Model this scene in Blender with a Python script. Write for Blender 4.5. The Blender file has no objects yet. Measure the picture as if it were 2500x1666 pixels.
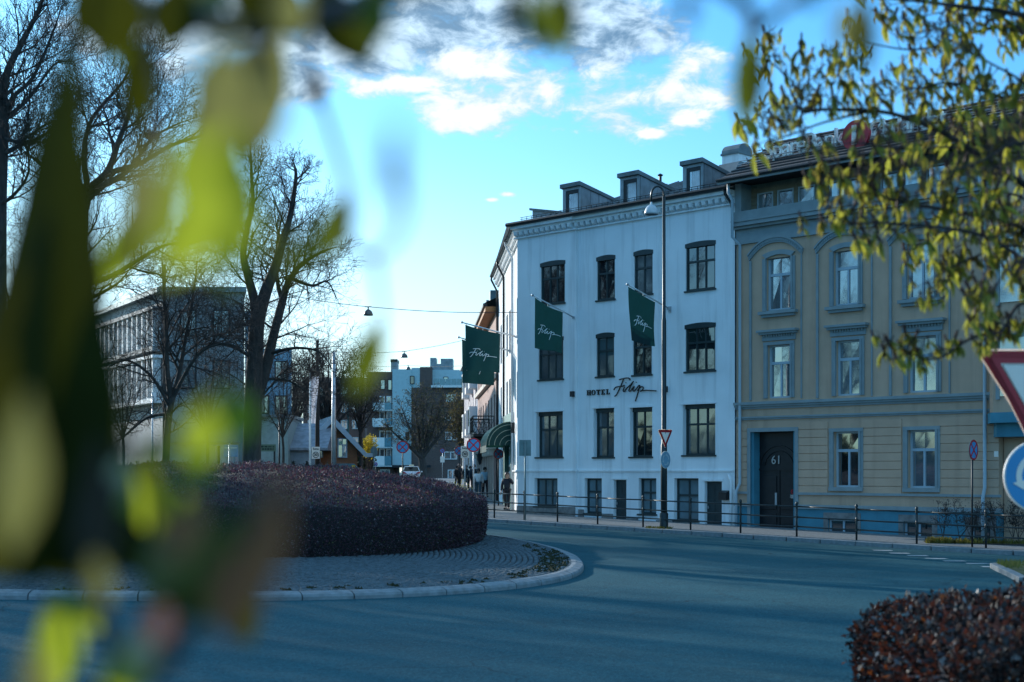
import bpy, bmesh, math, random
import numpy as np
from mathutils import Vector, Matrix
R = math.radians
rng = np.random.default_rng(7)
random.seed(7)
scene = bpy.context.scene
col = scene.collection
E = 2.2            # eye height above the near ground, metres
F = 3472.0         # focal length in photograph pixels (50 mm on 36 mm)
HZ = 1153.0        # horizon row
# ------------------------------------------------------------------ camera
cam = bpy.data.cameras.new('camera')
cam.lens = 50.0; cam.sensor_width = 36.0
cam.shift_y = (HZ - 833.0) / 2500.0
cam.clip_start = 0.05; cam.clip_end = 6000.0
cam.dof.use_dof = True; cam.dof.focus_distance = 55.0; cam.dof.aperture_fstop = 1.8
camo = bpy.data.objects.new('camera', cam); col.objects.link(camo)
camo.location = (0, 0, E); camo.rotation_euler = (R(90), 0, 0)
scene.camera = camo
# ------------------------------------------------------------------ sky and sun
SUN_AZ = R(42.0)   # left of the viewing axis (+Y)
SUN_EL = R(17.0)
sdir = Vector((-math.sin(SUN_AZ) * math.cos(SUN_EL), math.cos(SUN_AZ) * math.cos(SUN_EL), math.sin(SUN_EL)))
sun = bpy.data.lights.new('sun', 'SUN')
sun.energy = 3.6; sun.angle = R(0.55); sun.color = (1.0, 0.95, 0.88)
suno = bpy.data.objects.new('sun', sun); col.objects.link(suno)
suno.rotation_euler = (-sdir).to_track_quat('-Z', 'Y').to_euler()
suno.location = (-40, 60, 60)

world = bpy.data.worlds.new('World'); scene.world = world; world.use_nodes = True
nt = world.node_tree; nt.nodes.clear()
def N(t, **k):
    n = nt.nodes.new(t)
    for a, b in k.items(): setattr(n, a, b)
    return n
def M(op, a, b=None, c=None, clamp=False):
    n = N('ShaderNodeMath', operation=op, use_clamp=clamp)
    for i, v in enumerate((a, b, c)):
        if v is None: continue
        if isinstance(v, (int, float)): n.inputs[i].default_value = v
        else: nt.links.new(v, n.inputs[i])
    return n.outputs[0]
def VM(op, a, b=None, scale=None):
    n = N('ShaderNodeVectorMath', operation=op)
    for i, v in enumerate((a, b)):
        if v is None: continue
        if isinstance(v, (tuple, list)): n.inputs[i].default_value = v
        else: nt.links.new(v, n.inputs[i])
    if scale is not None: n.inputs['Scale'].default_value = scale
    return n
def MR(v, a, b, c=0.0, d=1.0, smooth=True):
    n = N('ShaderNodeMapRange', interpolation_type='SMOOTHSTEP' if smooth else 'LINEAR')
    nt.links.new(v, n.inputs[0])
    for i, x in enumerate((a, b, c, d)): n.inputs[i + 1].default_value = x
    return n.outputs[0]
def MIX(f, a, b, blend='MIX'):
    n = N('ShaderNodeMix', data_type='RGBA', blend_type=blend)
    if isinstance(f, (int, float)): n.inputs[0].default_value = f
    else: nt.links.new(f, n.inputs[0])
    for i, v in ((6, a), (7, b)):
        if isinstance(v, tuple): n.inputs[i].default_value = (*v, 1) if len(v) == 3 else v
        else: nt.links.new(v, n.inputs[i])
    return n.outputs[2]
tc = N('ShaderNodeTexCoord'); D = tc.outputs['Generated']
sep = N('ShaderNodeSeparateXYZ'); nt.links.new(D, sep.inputs[0])
sky = N('ShaderNodeTexSky', sky_type='NISHITA', sun_disc=False)
sky.sun_elevation = SUN_EL; sky.sun_rotation = -SUN_AZ
sky.air_density = 1.0; sky.dust_density = 0.8; sky.ozone_density = 3.0
SKY_TINT = (0.30, 0.95, 1.32)
tint = MIX(MR(sep.outputs[2], 0.0, 0.45), (.66, 1.0, 1.14), SKY_TINT)
skyc = MIX(1.0, sky.outputs[0], tint, 'MULTIPLY')
dots = VM('DOT_PRODUCT', D, tuple(sdir)).outputs['Value']
glow = M('MULTIPLY', MR(dots, 0.50, 0.92), MR(sep.outputs[2], 0.04, 0.24, 1.0, 0.12))   # hazy brightness round the low sun
# cloud layer: noise on a plane high overhead
zz = M('MAXIMUM', M('ADD', sep.outputs[2], 0.08), 0.03)
cx = M('DIVIDE', sep.outputs[0], zz); cy = M('DIVIDE', sep.outputs[1], zz)
cmb = N('ShaderNodeCombineXYZ'); nt.links.new(cx, cmb.inputs[0]); nt.links.new(cy, cmb.inputs[1])
def noise(vec, scale, detail=7, rough=0.58, dist=0.0):
    n = N('ShaderNodeTexNoise'); n.inputs['Scale'].default_value = scale; n.inputs['Detail'].default_value = detail
    n.inputs['Roughness'].default_value = rough; n.inputs['Distortion'].default_value = dist
    nt.links.new(vec, n.inputs['Vector']); return n.outputs[0]
sc3 = VM('MULTIPLY', D, (9.0, 9.0, 17.0))
nb = noise(sc3.outputs[0], 1.35, 10, 0.60, 0.25)
n2 = noise(sc3.outputs[0], 3.4, 10, 0.62, 0.3)
nf = noise(cmb.outputs[0], 0.9, 6, 0.55)
def blob(px, py, r, stretch=2.2):
    c = Vector(((px - 1250) / F, 1.0, (HZ - py) / F)).normalized()
    s = VM('MULTIPLY', VM('SUBTRACT', D, tuple(c)).outputs[0], (1.0, 1.0, stretch))
    ln = VM('LENGTH', s.outputs[0])
    return MR(ln.outputs['Value'], 0.0, r, 1.0, 0.0)
def mx(*a):
    v = a[0]
    for b in a[1:]: v = M('MAXIMUM', v, b)
    return v
bank = mx(blob(1150, 270, .075), blob(1300, 245, .085), blob(1480, 245, .085), blob(1640, 240, .075), blob(1740, 230, .05), blob(980, 205, .035), blob(900, 215, .030), blob(1500, 285, .06), blob(1660, 280, .05), blob(1120, 290, .05),
          blob(1590, 325, .022, 3), blob(1240, 475, .012, 3), blob(1200, 488, .010, 3), blob(1180, 150, .07, 3), blob(1700, 170, .05))
dark = mx(blob(1050, 80, .10), blob(1250, 60, .12), blob(1450, 60, .11), blob(1150, 10, .12), blob(1370, 0, .10), blob(560, 60, .12), blob(380, 70, .10), blob(730, 90, .11), blob(720, 190, .06), blob(440, 170, .05), blob(900, 120, .09))
d1 = M('ADD', M('ADD', M('MULTIPLY', nb, 1.0), M('MULTIPLY', n2, 1.1)), M('MULTIPLY', bank, 0.55))
m1 = MR(d1, 1.24, 1.54)
d2 = M('ADD', M('ADD', M('MULTIPLY', nb, 1.0), M('MULTIPLY', n2, .8)), M('MULTIPLY', dark, 0.55))
m2 = MR(d2, 1.04, 1.34)
far = M('MULTIPLY', M('MULTIPLY', MR(nf, 0.46, 0.62), MR(sep.outputs[2], 0.34, 0.50)), 0.85)   # scattered clouds over the unseen rest of the sky, thickened to brighten the shade
shade = MR(M('ADD', d1, M('MULTIPLY', n2, 0.6)), 1.58, 2.02)
bankcol = MIX(shade, (.38, .54, .66), (.72, .77, .80))
darkcol = MIX(MR(n2, 0.38, 0.66), (.085, .18, .30), (.52, .70, .86))
STR = 0.15
bgcol = MIX(M('MULTIPLY', m2, 0.95), VM('SCALE', skyc, scale=STR).outputs[0], darkcol)
bgcol = MIX(M('MULTIPLY', glow, 0.75), bgcol, (.78, .92, .97))
bgcol = MIX(far, bgcol, (.50, .86, 1.10))
bgcol = MIX(m1, bgcol, bankcol)
bg = N('ShaderNodeBackground'); bg.inputs[1].default_value = 1.0
nt.links.new(bgcol, bg.inputs[0])
out = N('ShaderNodeOutputWorld'); nt.links.new(bg.outputs[0], out.inputs[0])
scene.view_settings.view_transform = 'Standard'; scene.view_settings.look = 'None'
scene.view_settings.gamma = 1.0; scene.view_settings.use_curve_mapping = False
scene.view_settings.exposure = 0.58
scene.cycles.use_denoising = True
scene.cycles.max_bounces = 6; scene.cycles.transparent_max_bounces = 8
scene.cycles.sample_clamp_indirect = 6.0

# ------------------------------------------------------------------ ground height, placement
def G(x, y):
    """pavement level: level cross sections, falling along the front of the houses"""
    t = (x - y) * 0.70711
    if t > -19: return 0.0
    if t > -52: return 0.02 * (-19 - t)
    return 0.66 + 0.012 * (-52 - max(t, -115))
ROAD = 0.12
def P(px, py, d): return Vector(((px - 1250) / F * d, d, E + (HZ - py) * d / F))
def onground(px, d, up=0.0):
    x = (px - 1250) / F * d
    return Vector((x, d, G(x, d) + up))

# ------------------------------------------------------------------ materials
MATS = {}
def mat(name, c, rough=0.7, *, streak=0.0, metal=0.0, var=0.15, vscale=3.0, bump=0.0, bscale=40.0, spec=0.5, trans=0.0, tcol=None, stretch=(1, 1, 1), dirt=0.0, coat=0.0):
    if name in MATS: return MATS[name]
    m = bpy.data.materials.new(name); m.use_nodes = True
    t = m.node_tree; b = t.nodes['Principled BSDF']
    b.inputs['Roughness'].default_value = rough; b.inputs['Metallic'].default_value = metal
    b.inputs['Specular IOR Level'].default_value = spec
    if coat: b.inputs['Coat Weight'].default_value = coat
    tcn = t.nodes.new('ShaderNodeTexCoord'); mp = t.nodes.new('ShaderNodeMapping'); mp.inputs['Scale'].default_value = stretch
    t.links.new(tcn.outputs['Object'], mp.inputs[0])
    def nz(s, d=5):
        n = t.nodes.new('ShaderNodeTexNoise'); n.inputs['Scale'].default_value = s; n.inputs['Detail'].default_value = d
        t.links.new(mp.outputs[0], n.inputs['Vector']); return n
    def mixn(f, a, bb):
        n = t.nodes.new('ShaderNodeMix'); n.data_type = 'RGBA'
        if hasattr(f, 'links'): t.links.new(f, n.inputs[0])
        else: n.inputs[0].default_value = f
        for i, v in ((6, a), (7, bb)):
            if isinstance(v, tuple): n.inputs[i].default_value = (*v[:3], 1)
            else: t.links.new(v, n.inputs[i])
        return n.outputs[2]
    n1 = nz(vscale, 8)
    mr = t.nodes.new('ShaderNodeMapRange'); mr.inputs[1].default_value = .3; mr.inputs[2].default_value = .7
    t.links.new(n1.outputs[0], mr.inputs[0])
    lo = tuple(x * (1 - var) for x in c); hi = tuple(min(1, x * (1 + var)) for x in c)
    cc = mixn(mr.outputs[0], lo, hi)
    if dirt:
        n2 = nz(vscale * .35, 10); m2_ = t.nodes.new('ShaderNodeMapRange'); m2_.inputs[1].default_value = .52; m2_.inputs[2].default_value = .75
        m2_.inputs[4].default_value = dirt
        t.links.new(n2.outputs[0], m2_.inputs[0]); cc = mixn(m2_.outputs[0], cc, tuple(x * .45 for x in c))
    if streak:   # rain streaks and patchy repairs
        mp2 = t.nodes.new('ShaderNodeMapping'); mp2.inputs['Scale'].default_value = (2.6, 2.6, .16); t.links.new(tcn.outputs['Object'], mp2.inputs[0])
        n4 = t.nodes.new('ShaderNodeTexNoise'); n4.inputs['Scale'].default_value = 1.0; n4.inputs['Detail'].default_value = 9; n4.inputs['Roughness'].default_value = .65; t.links.new(mp2.outputs[0], n4.inputs['Vector'])
        r4 = t.nodes.new('ShaderNodeMapRange'); r4.inputs[1].default_value = .50; r4.inputs[2].default_value = .78; r4.inputs[4].default_value = streak; t.links.new(n4.outputs[0], r4.inputs[0])
        cc = mixn(r4.outputs[0], cc, tuple(x * .55 for x in c))
    t.links.new(cc, b.inputs['Base Color'])
    if bump:
        n3 = nz(bscale, 6); bp = t.nodes.new('ShaderNodeBump'); bp.inputs['Strength'].default_value = bump; bp.inputs['Distance'].default_value = .02
        t.links.new(n3.outputs[0], bp.inputs['Height']); t.links.new(bp.outputs[0], b.inputs['Normal'])
    if trans:
        tr = t.nodes.new('ShaderNodeBsdfTranslucent'); tr.inputs[0].default_value = (*(tcol or c), 1)
        ms = t.nodes.new('ShaderNodeMixShader'); ms.inputs[0].default_value = trans
        o = t.nodes['Material Output']
        t.links.new(b.outputs[0], ms.inputs[1]); t.links.new(tr.outputs[0], ms.inputs[2]); t.links.new(ms.outputs[0], o.inputs[0])
    MATS[name] = m; return m

def glassmat(name, tint=(.012, .018, .022), rough=.03, curtain=None, fres=.5, wob=.12, ior=2.35):
    """window glass: dark room behind, clear sky reflection"""
    if name in MATS: return MATS[name]
    m = mat(name, tint, rough, spec=fres, var=.3, vscale=1.2)
    t = m.node_tree; b = t.nodes['Principled BSDF']
    b.inputs['IOR'].default_value = ior
    nz = t.nodes.new('ShaderNodeTexNoise'); nz.inputs['Scale'].default_value = 1.3; nz.inputs['Detail'].default_value = 1
    tcn = t.nodes.new('ShaderNodeTexCoord'); t.links.new(tcn.outputs['Object'], nz.inputs['Vector'])
    bp = t.nodes.new('ShaderNodeBump'); bp.inputs['Strength'].default_value = wob; bp.inputs['Distance'].default_value = .02
    t.links.new(nz.outputs[0], bp.inputs['Height']); t.links.new(bp.outputs[0], b.inputs['Normal'])
    return m

def brickmat(name, c1, c2, mortar, scale=1.0):
    if name in MATS: return MATS[name]
    m = mat(name, c1, .85)
    t = m.node_tree; b = t.nodes['Principled BSDF']
    tcn = t.nodes.new('ShaderNodeTexCoord'); mp = t.nodes.new('ShaderNodeMapping'); mp.inputs['Rotation'].default_value = (R(90), 0, 0)
    br = t.nodes.new('ShaderNodeTexBrick'); br.inputs['Scale'].default_value = scale
    br.inputs['Brick Width'].default_value = .25; br.inputs['Row Height'].default_value = .08; br.inputs['Mortar Size'].default_value = .008
    br.inputs['Color1'].default_value = (*c1, 1); br.inputs['Color2'].default_value = (*c2, 1); br.inputs['Mortar'].default_value = (*mortar, 1)
    t.links.new(tcn.outputs['Object'], mp.inputs[0]); t.links.new(mp.outputs[0], br.inputs[0]); t.links.new(br.outputs[0], b.inputs['Base Color'])
    return m

# ------------------------------------------------------------------ mesh helpers
def pmat(p):
    return Matrix.Translation(p.location) @ p.rotation_euler.to_matrix().to_4x4()
def absmat(p):
    m = pmat(p)
    while p.parent: p = p.parent; m = pmat(p) @ m
    return m
class MB:
    def __init__(s): s.v = []; s.f = []; s.mi = []; s.cur = 0
    def face(s, pts):
        n = len(s.v); s.v += [tuple(p) for p in pts]; s.f.append(tuple(range(n, n + len(pts)))); s.mi.append(s.cur)
    def quads(s, v, f):
        n = len(s.v); s.v += [tuple(p) for p in v]
        for q in f: s.f.append(tuple(i + n for i in q)); s.mi.append(s.cur)
    def box(s, x0, x1, y0, y1, z0, z1, m=None):
        v = [(x, y, z) for z in (z0, z1) for y in (y0, y1) for x in (x0, x1)]
        if m is not None: v = [m @ Vector(p) for p in v]
        s.quads(v, [(0, 2, 3, 1), (4, 5, 7, 6), (0, 1, 5, 4), (2, 6, 7, 3), (0, 4, 6, 2), (1, 3, 7, 5)])
        return s
    def cbox(s, c, sx, sy, sz, rz=0.0, rx=0.0):
        m = Matrix.Translation(c) @ Matrix.Rotation(rz, 4, 'Z') @ Matrix.Rotation(rx, 4, 'X')
        return s.box(-sx / 2, sx / 2, -sy / 2, sy / 2, -sz / 2, sz / 2, m)
    def bar(s, a, b, w, h=None, up=(0, 0, 1)):
        a = Vector(a); b = Vector(b); h = h or w; d = (b - a); L = d.length; d.normalize()
        x = d.cross(Vector(up));
        if x.length < 1e-4: x = Vector((1, 0, 0))
        x.normalize(); z = x.cross(d)
        v = [p + x * sx * w / 2 + z * sz * h / 2 for p in (a, b) for sx, sz in ((-1, -1), (1, -1), (1, 1), (-1, 1))]
        s.quads(v, [(0, 1, 2, 3), (7, 6, 5, 4), (0, 4, 5, 1), (1, 5, 6, 2), (2, 6, 7, 3), (3, 7, 4, 0)]); return s
    def prism(s, poly, y0, y1, axis='y', m=None):
        """poly in (x,z), extruded in y (axis y) or (x,y) extruded in z"""
        n = len(poly)
        if axis == 'y': v = [(a, y0, b) for a, b in poly] + [(a, y1, b) for a, b in poly]
        elif axis == 'x': v = [(y0, a, b) for a, b in poly] + [(y1, a, b) for a, b in poly]
        else: v = [(a, b, y0) for a, b in poly] + [(a, b, y1) for a, b in poly]
        if m is not None: v = [m @ Vector(p) for p in v]
        s.quads(v, [tuple(range(n)), tuple(range(2 * n - 1, n - 1, -1))] + [(i, i + n, (i + 1) % n + n, (i + 1) % n) for i in range(n)]); return s
    def tube(s, pts, r, k=8, caps=True):
        pts = [Vector(p) for p in pts]; n = len(pts)
        rs = r if isinstance(r, (list, tuple)) else [r] * n
        prev = None; rings = []
        for i, p in enumerate(pts):
            d = (pts[min(i + 1, n - 1)] - pts[max(i - 1, 0)]).normalized()
            if prev is None:
                x = d.cross(Vector((0, 0, 1)))
                if x.length < 1e-3: x = d.cross(Vector((1, 0, 0)))
            else: x = prev - d * prev.dot(d)
            x.normalize(); prev = x; y = d.cross(x)
            rings.append([p + (x * math.cos(a) + y * math.sin(a)) * rs[i] for a in [2 * math.pi * j / k for j in range(k)]])
        v = [q for ring in rings for q in ring]; f = []
        for i in range(n - 1):
            for j in range(k): f.append((i * k + j, i * k + (j + 1) % k, (i + 1) * k + (j + 1) % k, (i + 1) * k + j))
        if caps: f.append(tuple(range(k - 1, -1, -1))); f.append(tuple((n - 1) * k + j for j in range(k)))
        s.quads(v, f); return s
    def lathe(s, prof, c=(0, 0, 0), k=20, m=None):
        """profile (r,z) about z at c"""
        v = []; f = []
        for r, z in prof:
            for j in range(k):
                a = 2 * math.pi * j / k; p = Vector((r * math.cos(a) + c[0], r * math.sin(a) + c[1], z + c[2])); v.append(m @ p if m is not None else p)
        for i in range(len(prof) - 1):
            for j in range(k): f.append((i * k + j, i * k + (j + 1) % k, (i + 1) * k + (j + 1) % k, (i + 1) * k + j))
        s.quads(v, f); return s
    def build(s, name, mats, parent=None, world=False, smooth=False, bevel=0.0):
        v = s.v
        if world and parent is not None:
            im = absmat(parent).inverted(); v = [im @ Vector(p) for p in v]
        me = bpy.data.meshes.new(name); me.from_pydata([tuple(p) for p in v], [], s.f); me.update()
        ms = mats if isinstance(mats, (list, tuple)) else [mats]
        for m in ms: me.materials.append(m)
        if len(ms) > 1: me.polygons.foreach_set('material_index', s.mi)
        if smooth: me.polygons.foreach_set('use_smooth', [True] * len(me.polygons))
        o = bpy.data.objects.new(name, me); col.objects.link(o); o.parent = parent
        if bevel:
            b = o.modifiers.new('bevel', 'BEVEL'); b.width = bevel; b.segments = 2; b.limit_method = 'ANGLE'
        return o
def npmesh(name, v, f, mats, parent=None, world=True, mi=None, smooth=False):
    """v (n,3), f (m,k) arrays"""
    v = np.asarray(v, float)
    if parent is not None and world:
        im = np.array(absmat(parent).inverted()); v = v @ im[:3, :3].T + im[:3, 3]
    f = np.asarray(f, np.int32); m, k = f.shape
    me = bpy.data.meshes.new(name)
    me.vertices.add(len(v)); me.vertices.foreach_set('co', v.astype(np.float32).ravel())
    me.loops.add(m * k); me.loops.foreach_set('vertex_index', f.ravel())
    me.polygons.add(m); me.polygons.foreach_set('loop_start', np.arange(0, m * k, k, dtype=np.int32))
    for q in (mats if isinstance(mats, (list, tuple)) else [mats]): me.materials.append(q)
    if mi is not None: me.polygons.foreach_set('material_index', np.asarray(mi, np.int32))
    if smooth: me.polygons.foreach_set('use_smooth', np.ones(m, bool))
    me.update(calc_edges=True)
    o = bpy.data.objects.new(name, me); col.objects.link(o); o.parent = parent
    return o
def tag(o, label=None, cat=None, group=None, kind=None):
    if label: o['label'] = label
    if cat: o['category'] = cat
    if group: o['group'] = group
    if kind: o['kind'] = kind
    return o
def thing(name, loc, label, cat, rz=0.0, group=None):
    o = bpy.data.objects.new(name, None); col.objects.link(o); o.location = loc; o.rotation_euler = (0, 0, rz)
    o.empty_display_size = .2
    return tag(o, label, cat, group)
def copy_tree(o, parent=None):
    c = o.copy(); col.objects.link(c); c.parent = parent
    for ch in [q for q in bpy.data.objects if q.parent == o]: copy_tree(ch, c)
    return c
def text(name, s, size, mt, parent, loc, rot, extrude=.01, align='CENTER', bold=0.0):
    cu = bpy.data.curves.new(name, 'FONT'); cu.body = s; cu.size = size; cu.extrude = extrude; cu.align_x = align; cu.align_y = 'CENTER'; cu.offset = bold
    cu.materials.append(mt); cu.resolution_u = 3
    tmp = bpy.data.objects.new(name, cu); me = bpy.data.meshes.new_from_object(tmp); bpy.data.objects.remove(tmp)
    if not me.materials: me.materials.append(mt)
    me.name = name
    o = bpy.data.objects.new(name, me); col.objects.link(o); o.parent = parent; o.location = loc; o.rotation_euler = rot
    return o
def frusta(segs, k):
    """segs (n,8): p0,p1,r0,r1 -> verts, quads"""
    s = np.asarray(segs, float); p0 = s[:, 0:3]; p1 = s[:, 3:6]; r0 = s[:, 6]; r1 = s[:, 7]
    d = p1 - p0; d /= np.linalg.norm(d, axis=1, keepdims=True) + 1e-9
    a = np.where(np.abs(d[:, 2:3]) < .9, np.array([[0, 0, 1.]]), np.array([[1., 0, 0]]))
    x = np.cross(d, a); x /= np.linalg.norm(x, axis=1, keepdims=True); y = np.cross(d, x)
    an = np.arange(k) * 2 * np.pi / k; c, sn = np.cos(an), np.sin(an)
    ring = x[:, None, :] * c[None, :, None] + y[:, None, :] * sn[None, :, None]
    v = np.concatenate([p0[:, None] + ring * r0[:, None, None], p1[:, None] + ring * r1[:, None, None]], 1)
    n = len(s); base = (np.arange(n) * 2 * k)[:, None, None]; j = np.arange(k)
    q = np.stack([j, (j + 1) % k, (j + 1) % k + k, j + k], 1)[None]
    return v.reshape(-1, 3), (base + q).reshape(-1, 4)

# ------------------------------------------------------------------ shared materials
m_white = mat('white_render', (.80, .83, .84), .85, var=.05, vscale=.8, bump=.25, bscale=25, dirt=.22, streak=.75)
m_dgreen = mat('green_black_paint', (.012, .030, .034), .45, var=.2)
m_stone = mat('grey_stone', (.20, .19, .18), .85, var=.3, vscale=5, bump=.5, bscale=20)
m_zinc = mat('zinc_sheet', (.24, .28, .30), .42, metal=.35, var=.25, vscale=2.5, dirt=.4)
m_roofmetal = mat('roof_sheet', (.12, .15, .16), .5, metal=.2, var=.3, vscale=2, dirt=.3)
m_dark = mat('dark_metal', (.018, .022, .025), .5, metal=.3)
m_black = mat('black_plastic', (.012, .012, .013), .5)
m_steel = mat('galvanised_steel', (.42, .44, .46), .45, metal=.7, var=.15)
m_alu = mat('brushed_pole', (.62, .63, .64), .4, metal=.6)
m_glass = glassmat('window_glass')
m_glass2 = glassmat('bank_glass', (.12, .16, .18), .04, fres=.9, ior=2.5, wob=.05)
m_curtain = mat('curtain_cloth', (.78, .80, .82), .9)
m_ochre = mat('ochre_render', (.56, .365, .25), .88, var=.08, vscale=1.2, bump=.2, bscale=30, dirt=.22, streak=.5)
m_trim = mat('blue_grey_trim', (.25, .29, .295), .7, var=.10, vscale=3, bump=.1, dirt=.12)
m_trimbase = mat('blue_grey_plinth', (.06, .23, .30), .8, var=.12, vscale=2, bump=.2, dirt=.4, streak=.5)
m_flag = mat('green_flag_cloth', (.004, .026, .030), .85, var=.15, vscale=3, trans=.22, tcol=(.004, .045, .045))
m_lett = mat('white_print', (.78, .79, .78), .6, var=.02)
m_signred = mat('sign_red', (.45, .008, .02), .4, var=.05)
m_signblue = mat('sign_blue', (.03, .27, .55), .4, var=.05)
m_signwhite = mat('sign_white', (.93, .80, .70), .4, var=.04)
m_signback = mat('sign_back', (.16, .22, .22), .5, metal=.3)
m_bark = mat('grey_bark', (.050, .043, .038), .9, var=.4, vscale=9, bump=.6, bscale=18, stretch=(1, 1, .3))
m_twig = mat('twig_bark', (.045, .036, .032), .9, var=.3)
# ================================================================== SETTING
def asphalt():
    m = mat('asphalt', (.009, .078, .098), .85, var=.18, vscale=.6, bump=.35, bscale=90, spec=.12)
    t = m.node_tree; b = t.nodes['Principled BSDF']
    tcn = t.nodes.new('ShaderNodeTexCoord')
    src = b.inputs['Base Color'].links[0].from_socket
    def spk(s, lo, hi, a, bb, fac, src, stretch=(1, 1, 1)):
        mp = t.nodes.new('ShaderNodeMapping'); mp.inputs['Scale'].default_value = stretch
        t.links.new(tcn.outputs['Object'], mp.inputs[0])
        n = t.nodes.new('ShaderNodeTexNoise'); n.inputs['Scale'].default_value = s; n.inputs['Detail'].default_value = 4
        t.links.new(mp.outputs[0], n.inputs['Vector'])
        r = t.nodes.new('ShaderNodeMapRange'); r.inputs[1].default_value = lo; r.inputs[2].default_value = hi; r.inputs[4].default_value = fac
        t.links.new(n.outputs[0], r.inputs[0])
        x = t.nodes.new('ShaderNodeMix'); x.data_type = 'RGBA'; t.links.new(r.outputs[0], x.inputs[0]); t.links.new(src, x.inputs[6]); x.inputs[7].default_value = (*a, 1)
        return x.outputs[2]
    src = spk(60, .5, .8, (.04, .16, .19), None, .85, src)
    src = spk(.22, .50, .70, (.006, .050, .064), None, .7, src, (1, 1.6, 1))
    src = spk(.9, .60, .72, (.03, .11, .13), None, .5, src, (.4, 1.4, 1))
    src = spk(9, .44, .72, (.026, .105, .126), None, .75, src)
    src = spk(22, .42, .66, (.005, .040, .052), None, .75, src)
    src = spk(38, .50, .68, (.045, .14, .165), None, .8, src)
    # hairline cracks, only here and there
    vo = t.nodes.new('ShaderNodeTexVoronoi'); vo.feature = 'DISTANCE_TO_EDGE'; vo.inputs['Scale'].default_value = .33
    nzv = t.nodes.new('ShaderNodeTexNoise'); nzv.inputs['Scale'].default_value = .9; nzv.inputs['Detail'].default_value = 6; t.links.new(tcn.outputs['Object'], nzv.inputs['Vector'])
    ad = t.nodes.new('ShaderNodeVectorMath'); ad.operation = 'MULTIPLY_ADD'; ad.inputs[1].default_value = (1.6, 1.6, 0); t.links.new(nzv.outputs[1], ad.inputs[0]); t.links.new(tcn.outputs['Object'], ad.inputs[2]); t.links.new(ad.outputs[0], vo.inputs['Vector'])
    r1 = t.nodes.new('ShaderNodeMapRange'); r1.inputs[1].default_value = .002; r1.inputs[2].default_value = .012; r1.inputs[3].default_value = .75; r1.inputs[4].default_value = 0; t.links.new(vo.outputs['Distance'], r1.inputs[0])
    r2 = t.nodes.new('ShaderNodeMapRange'); r2.inputs[1].default_value = .48; r2.inputs[2].default_value = .60; n5 = t.nodes.new('ShaderNodeTexNoise'); n5.inputs['Scale'].default_value = .11; t.links.new(tcn.outputs['Object'], n5.inputs['Vector']); t.links.new(n5.outputs[0], r2.inputs[0])
    mu = t.nodes.new('ShaderNodeMath'); mu.operation = 'MULTIPLY'; t.links.new(r1.outputs[0], mu.inputs[0]); t.links.new(r2.outputs[0], mu.inputs[1])
    xx = t.nodes.new('ShaderNodeMix'); xx.data_type = 'RGBA'; t.links.new(mu.outputs[0], xx.inputs[0]); t.links.new(src, xx.inputs[6]); xx.inputs[7].default_value = (.004, .022, .028, 1); src = xx.outputs[2]
    t.links.new(src, b.inputs['Base Color'])
    return m
m_asphalt = asphalt()
m_pave = mat('pavement_setts', (.13, .15, .16), .8, var=.35, vscale=9, bump=.7, bscale=14)
m_granite = mat('granite_kerb', (.19, .215, .225), .75, var=.25, vscale=6, bump=.4, bscale=50, dirt=.35)
m_grass = mat('rough_grass', (.045, .065, .018), .95, var=.5, vscale=6, bump=.6)
# road sheet: fine near the houses, then out to the horizon
xs = np.concatenate([[-3000, -900, -300, -150], np.arange(-90, 91, 2.0), [150, 300, 900, 3000]])
ys = np.concatenate([[-600, -150, -40], np.arange(-20, 161, 2.0), [200, 300, 600, 1500, 4000]])
vv = np.array([(x, y, G(x, y) - ROAD) for y in ys for x in xs]); nx = len(xs)
ff = np.array([(j * nx + i, j * nx + i + 1, (j + 1) * nx + i + 1, (j + 1) * nx + i) for j in range(len(ys) - 1) for i in range(nx - 1)])
road = npmesh('road', vv, ff, m_asphalt, smooth=True); tag(road, kind='structure')

# facade frame: x along the front, y into the block, z up
def fpt(px, plane=60.3):
    u = (px - 1250) / F; y = plane / (1 + u); return u * y, y
X0, Y0 = fpt(1270)
def fx(px): return (fpt(px)[0] - X0) * math.sqrt(2)
def fxy(px, yo):
    """front-frame x and viewing depth of a pixel column on a plane set back by yo"""
    x, y = fpt(px, 60.3 + yo * math.sqrt(2)); return ((x - X0) - (y - Y0)) * .70711, y
def fz(px, py): return E + (HZ - py) * fpt(px)[1] / F
ROT = R(-45)
def floc(x, y, z=0):   # facade local -> world
    return Vector((X0 + (x + y) * .70711, Y0 + (-x + y) * .70711, z))
# pavement in front of the houses (a slab along the front)
pv = MB()
W = 4.42
sts = np.arange(-6.0, 60, 1.0)
for a, b in zip(sts[:-1], sts[1:]):
    A, B, C_, D_ = floc(a, -W), floc(b, -W), floc(b, .4), floc(a, .4)
    q = [Vector((p.x, p.y, G(p.x, p.y))) for p in (A, B, C_, D_)]
    pv.face(q); pv.face([q[0], q[0] - Vector((0, 0, .3)), q[1] - Vector((0, 0, .3)), q[1]])
pave = pv.build('pavement', m_pave); tag(pave, kind='structure')
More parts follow.
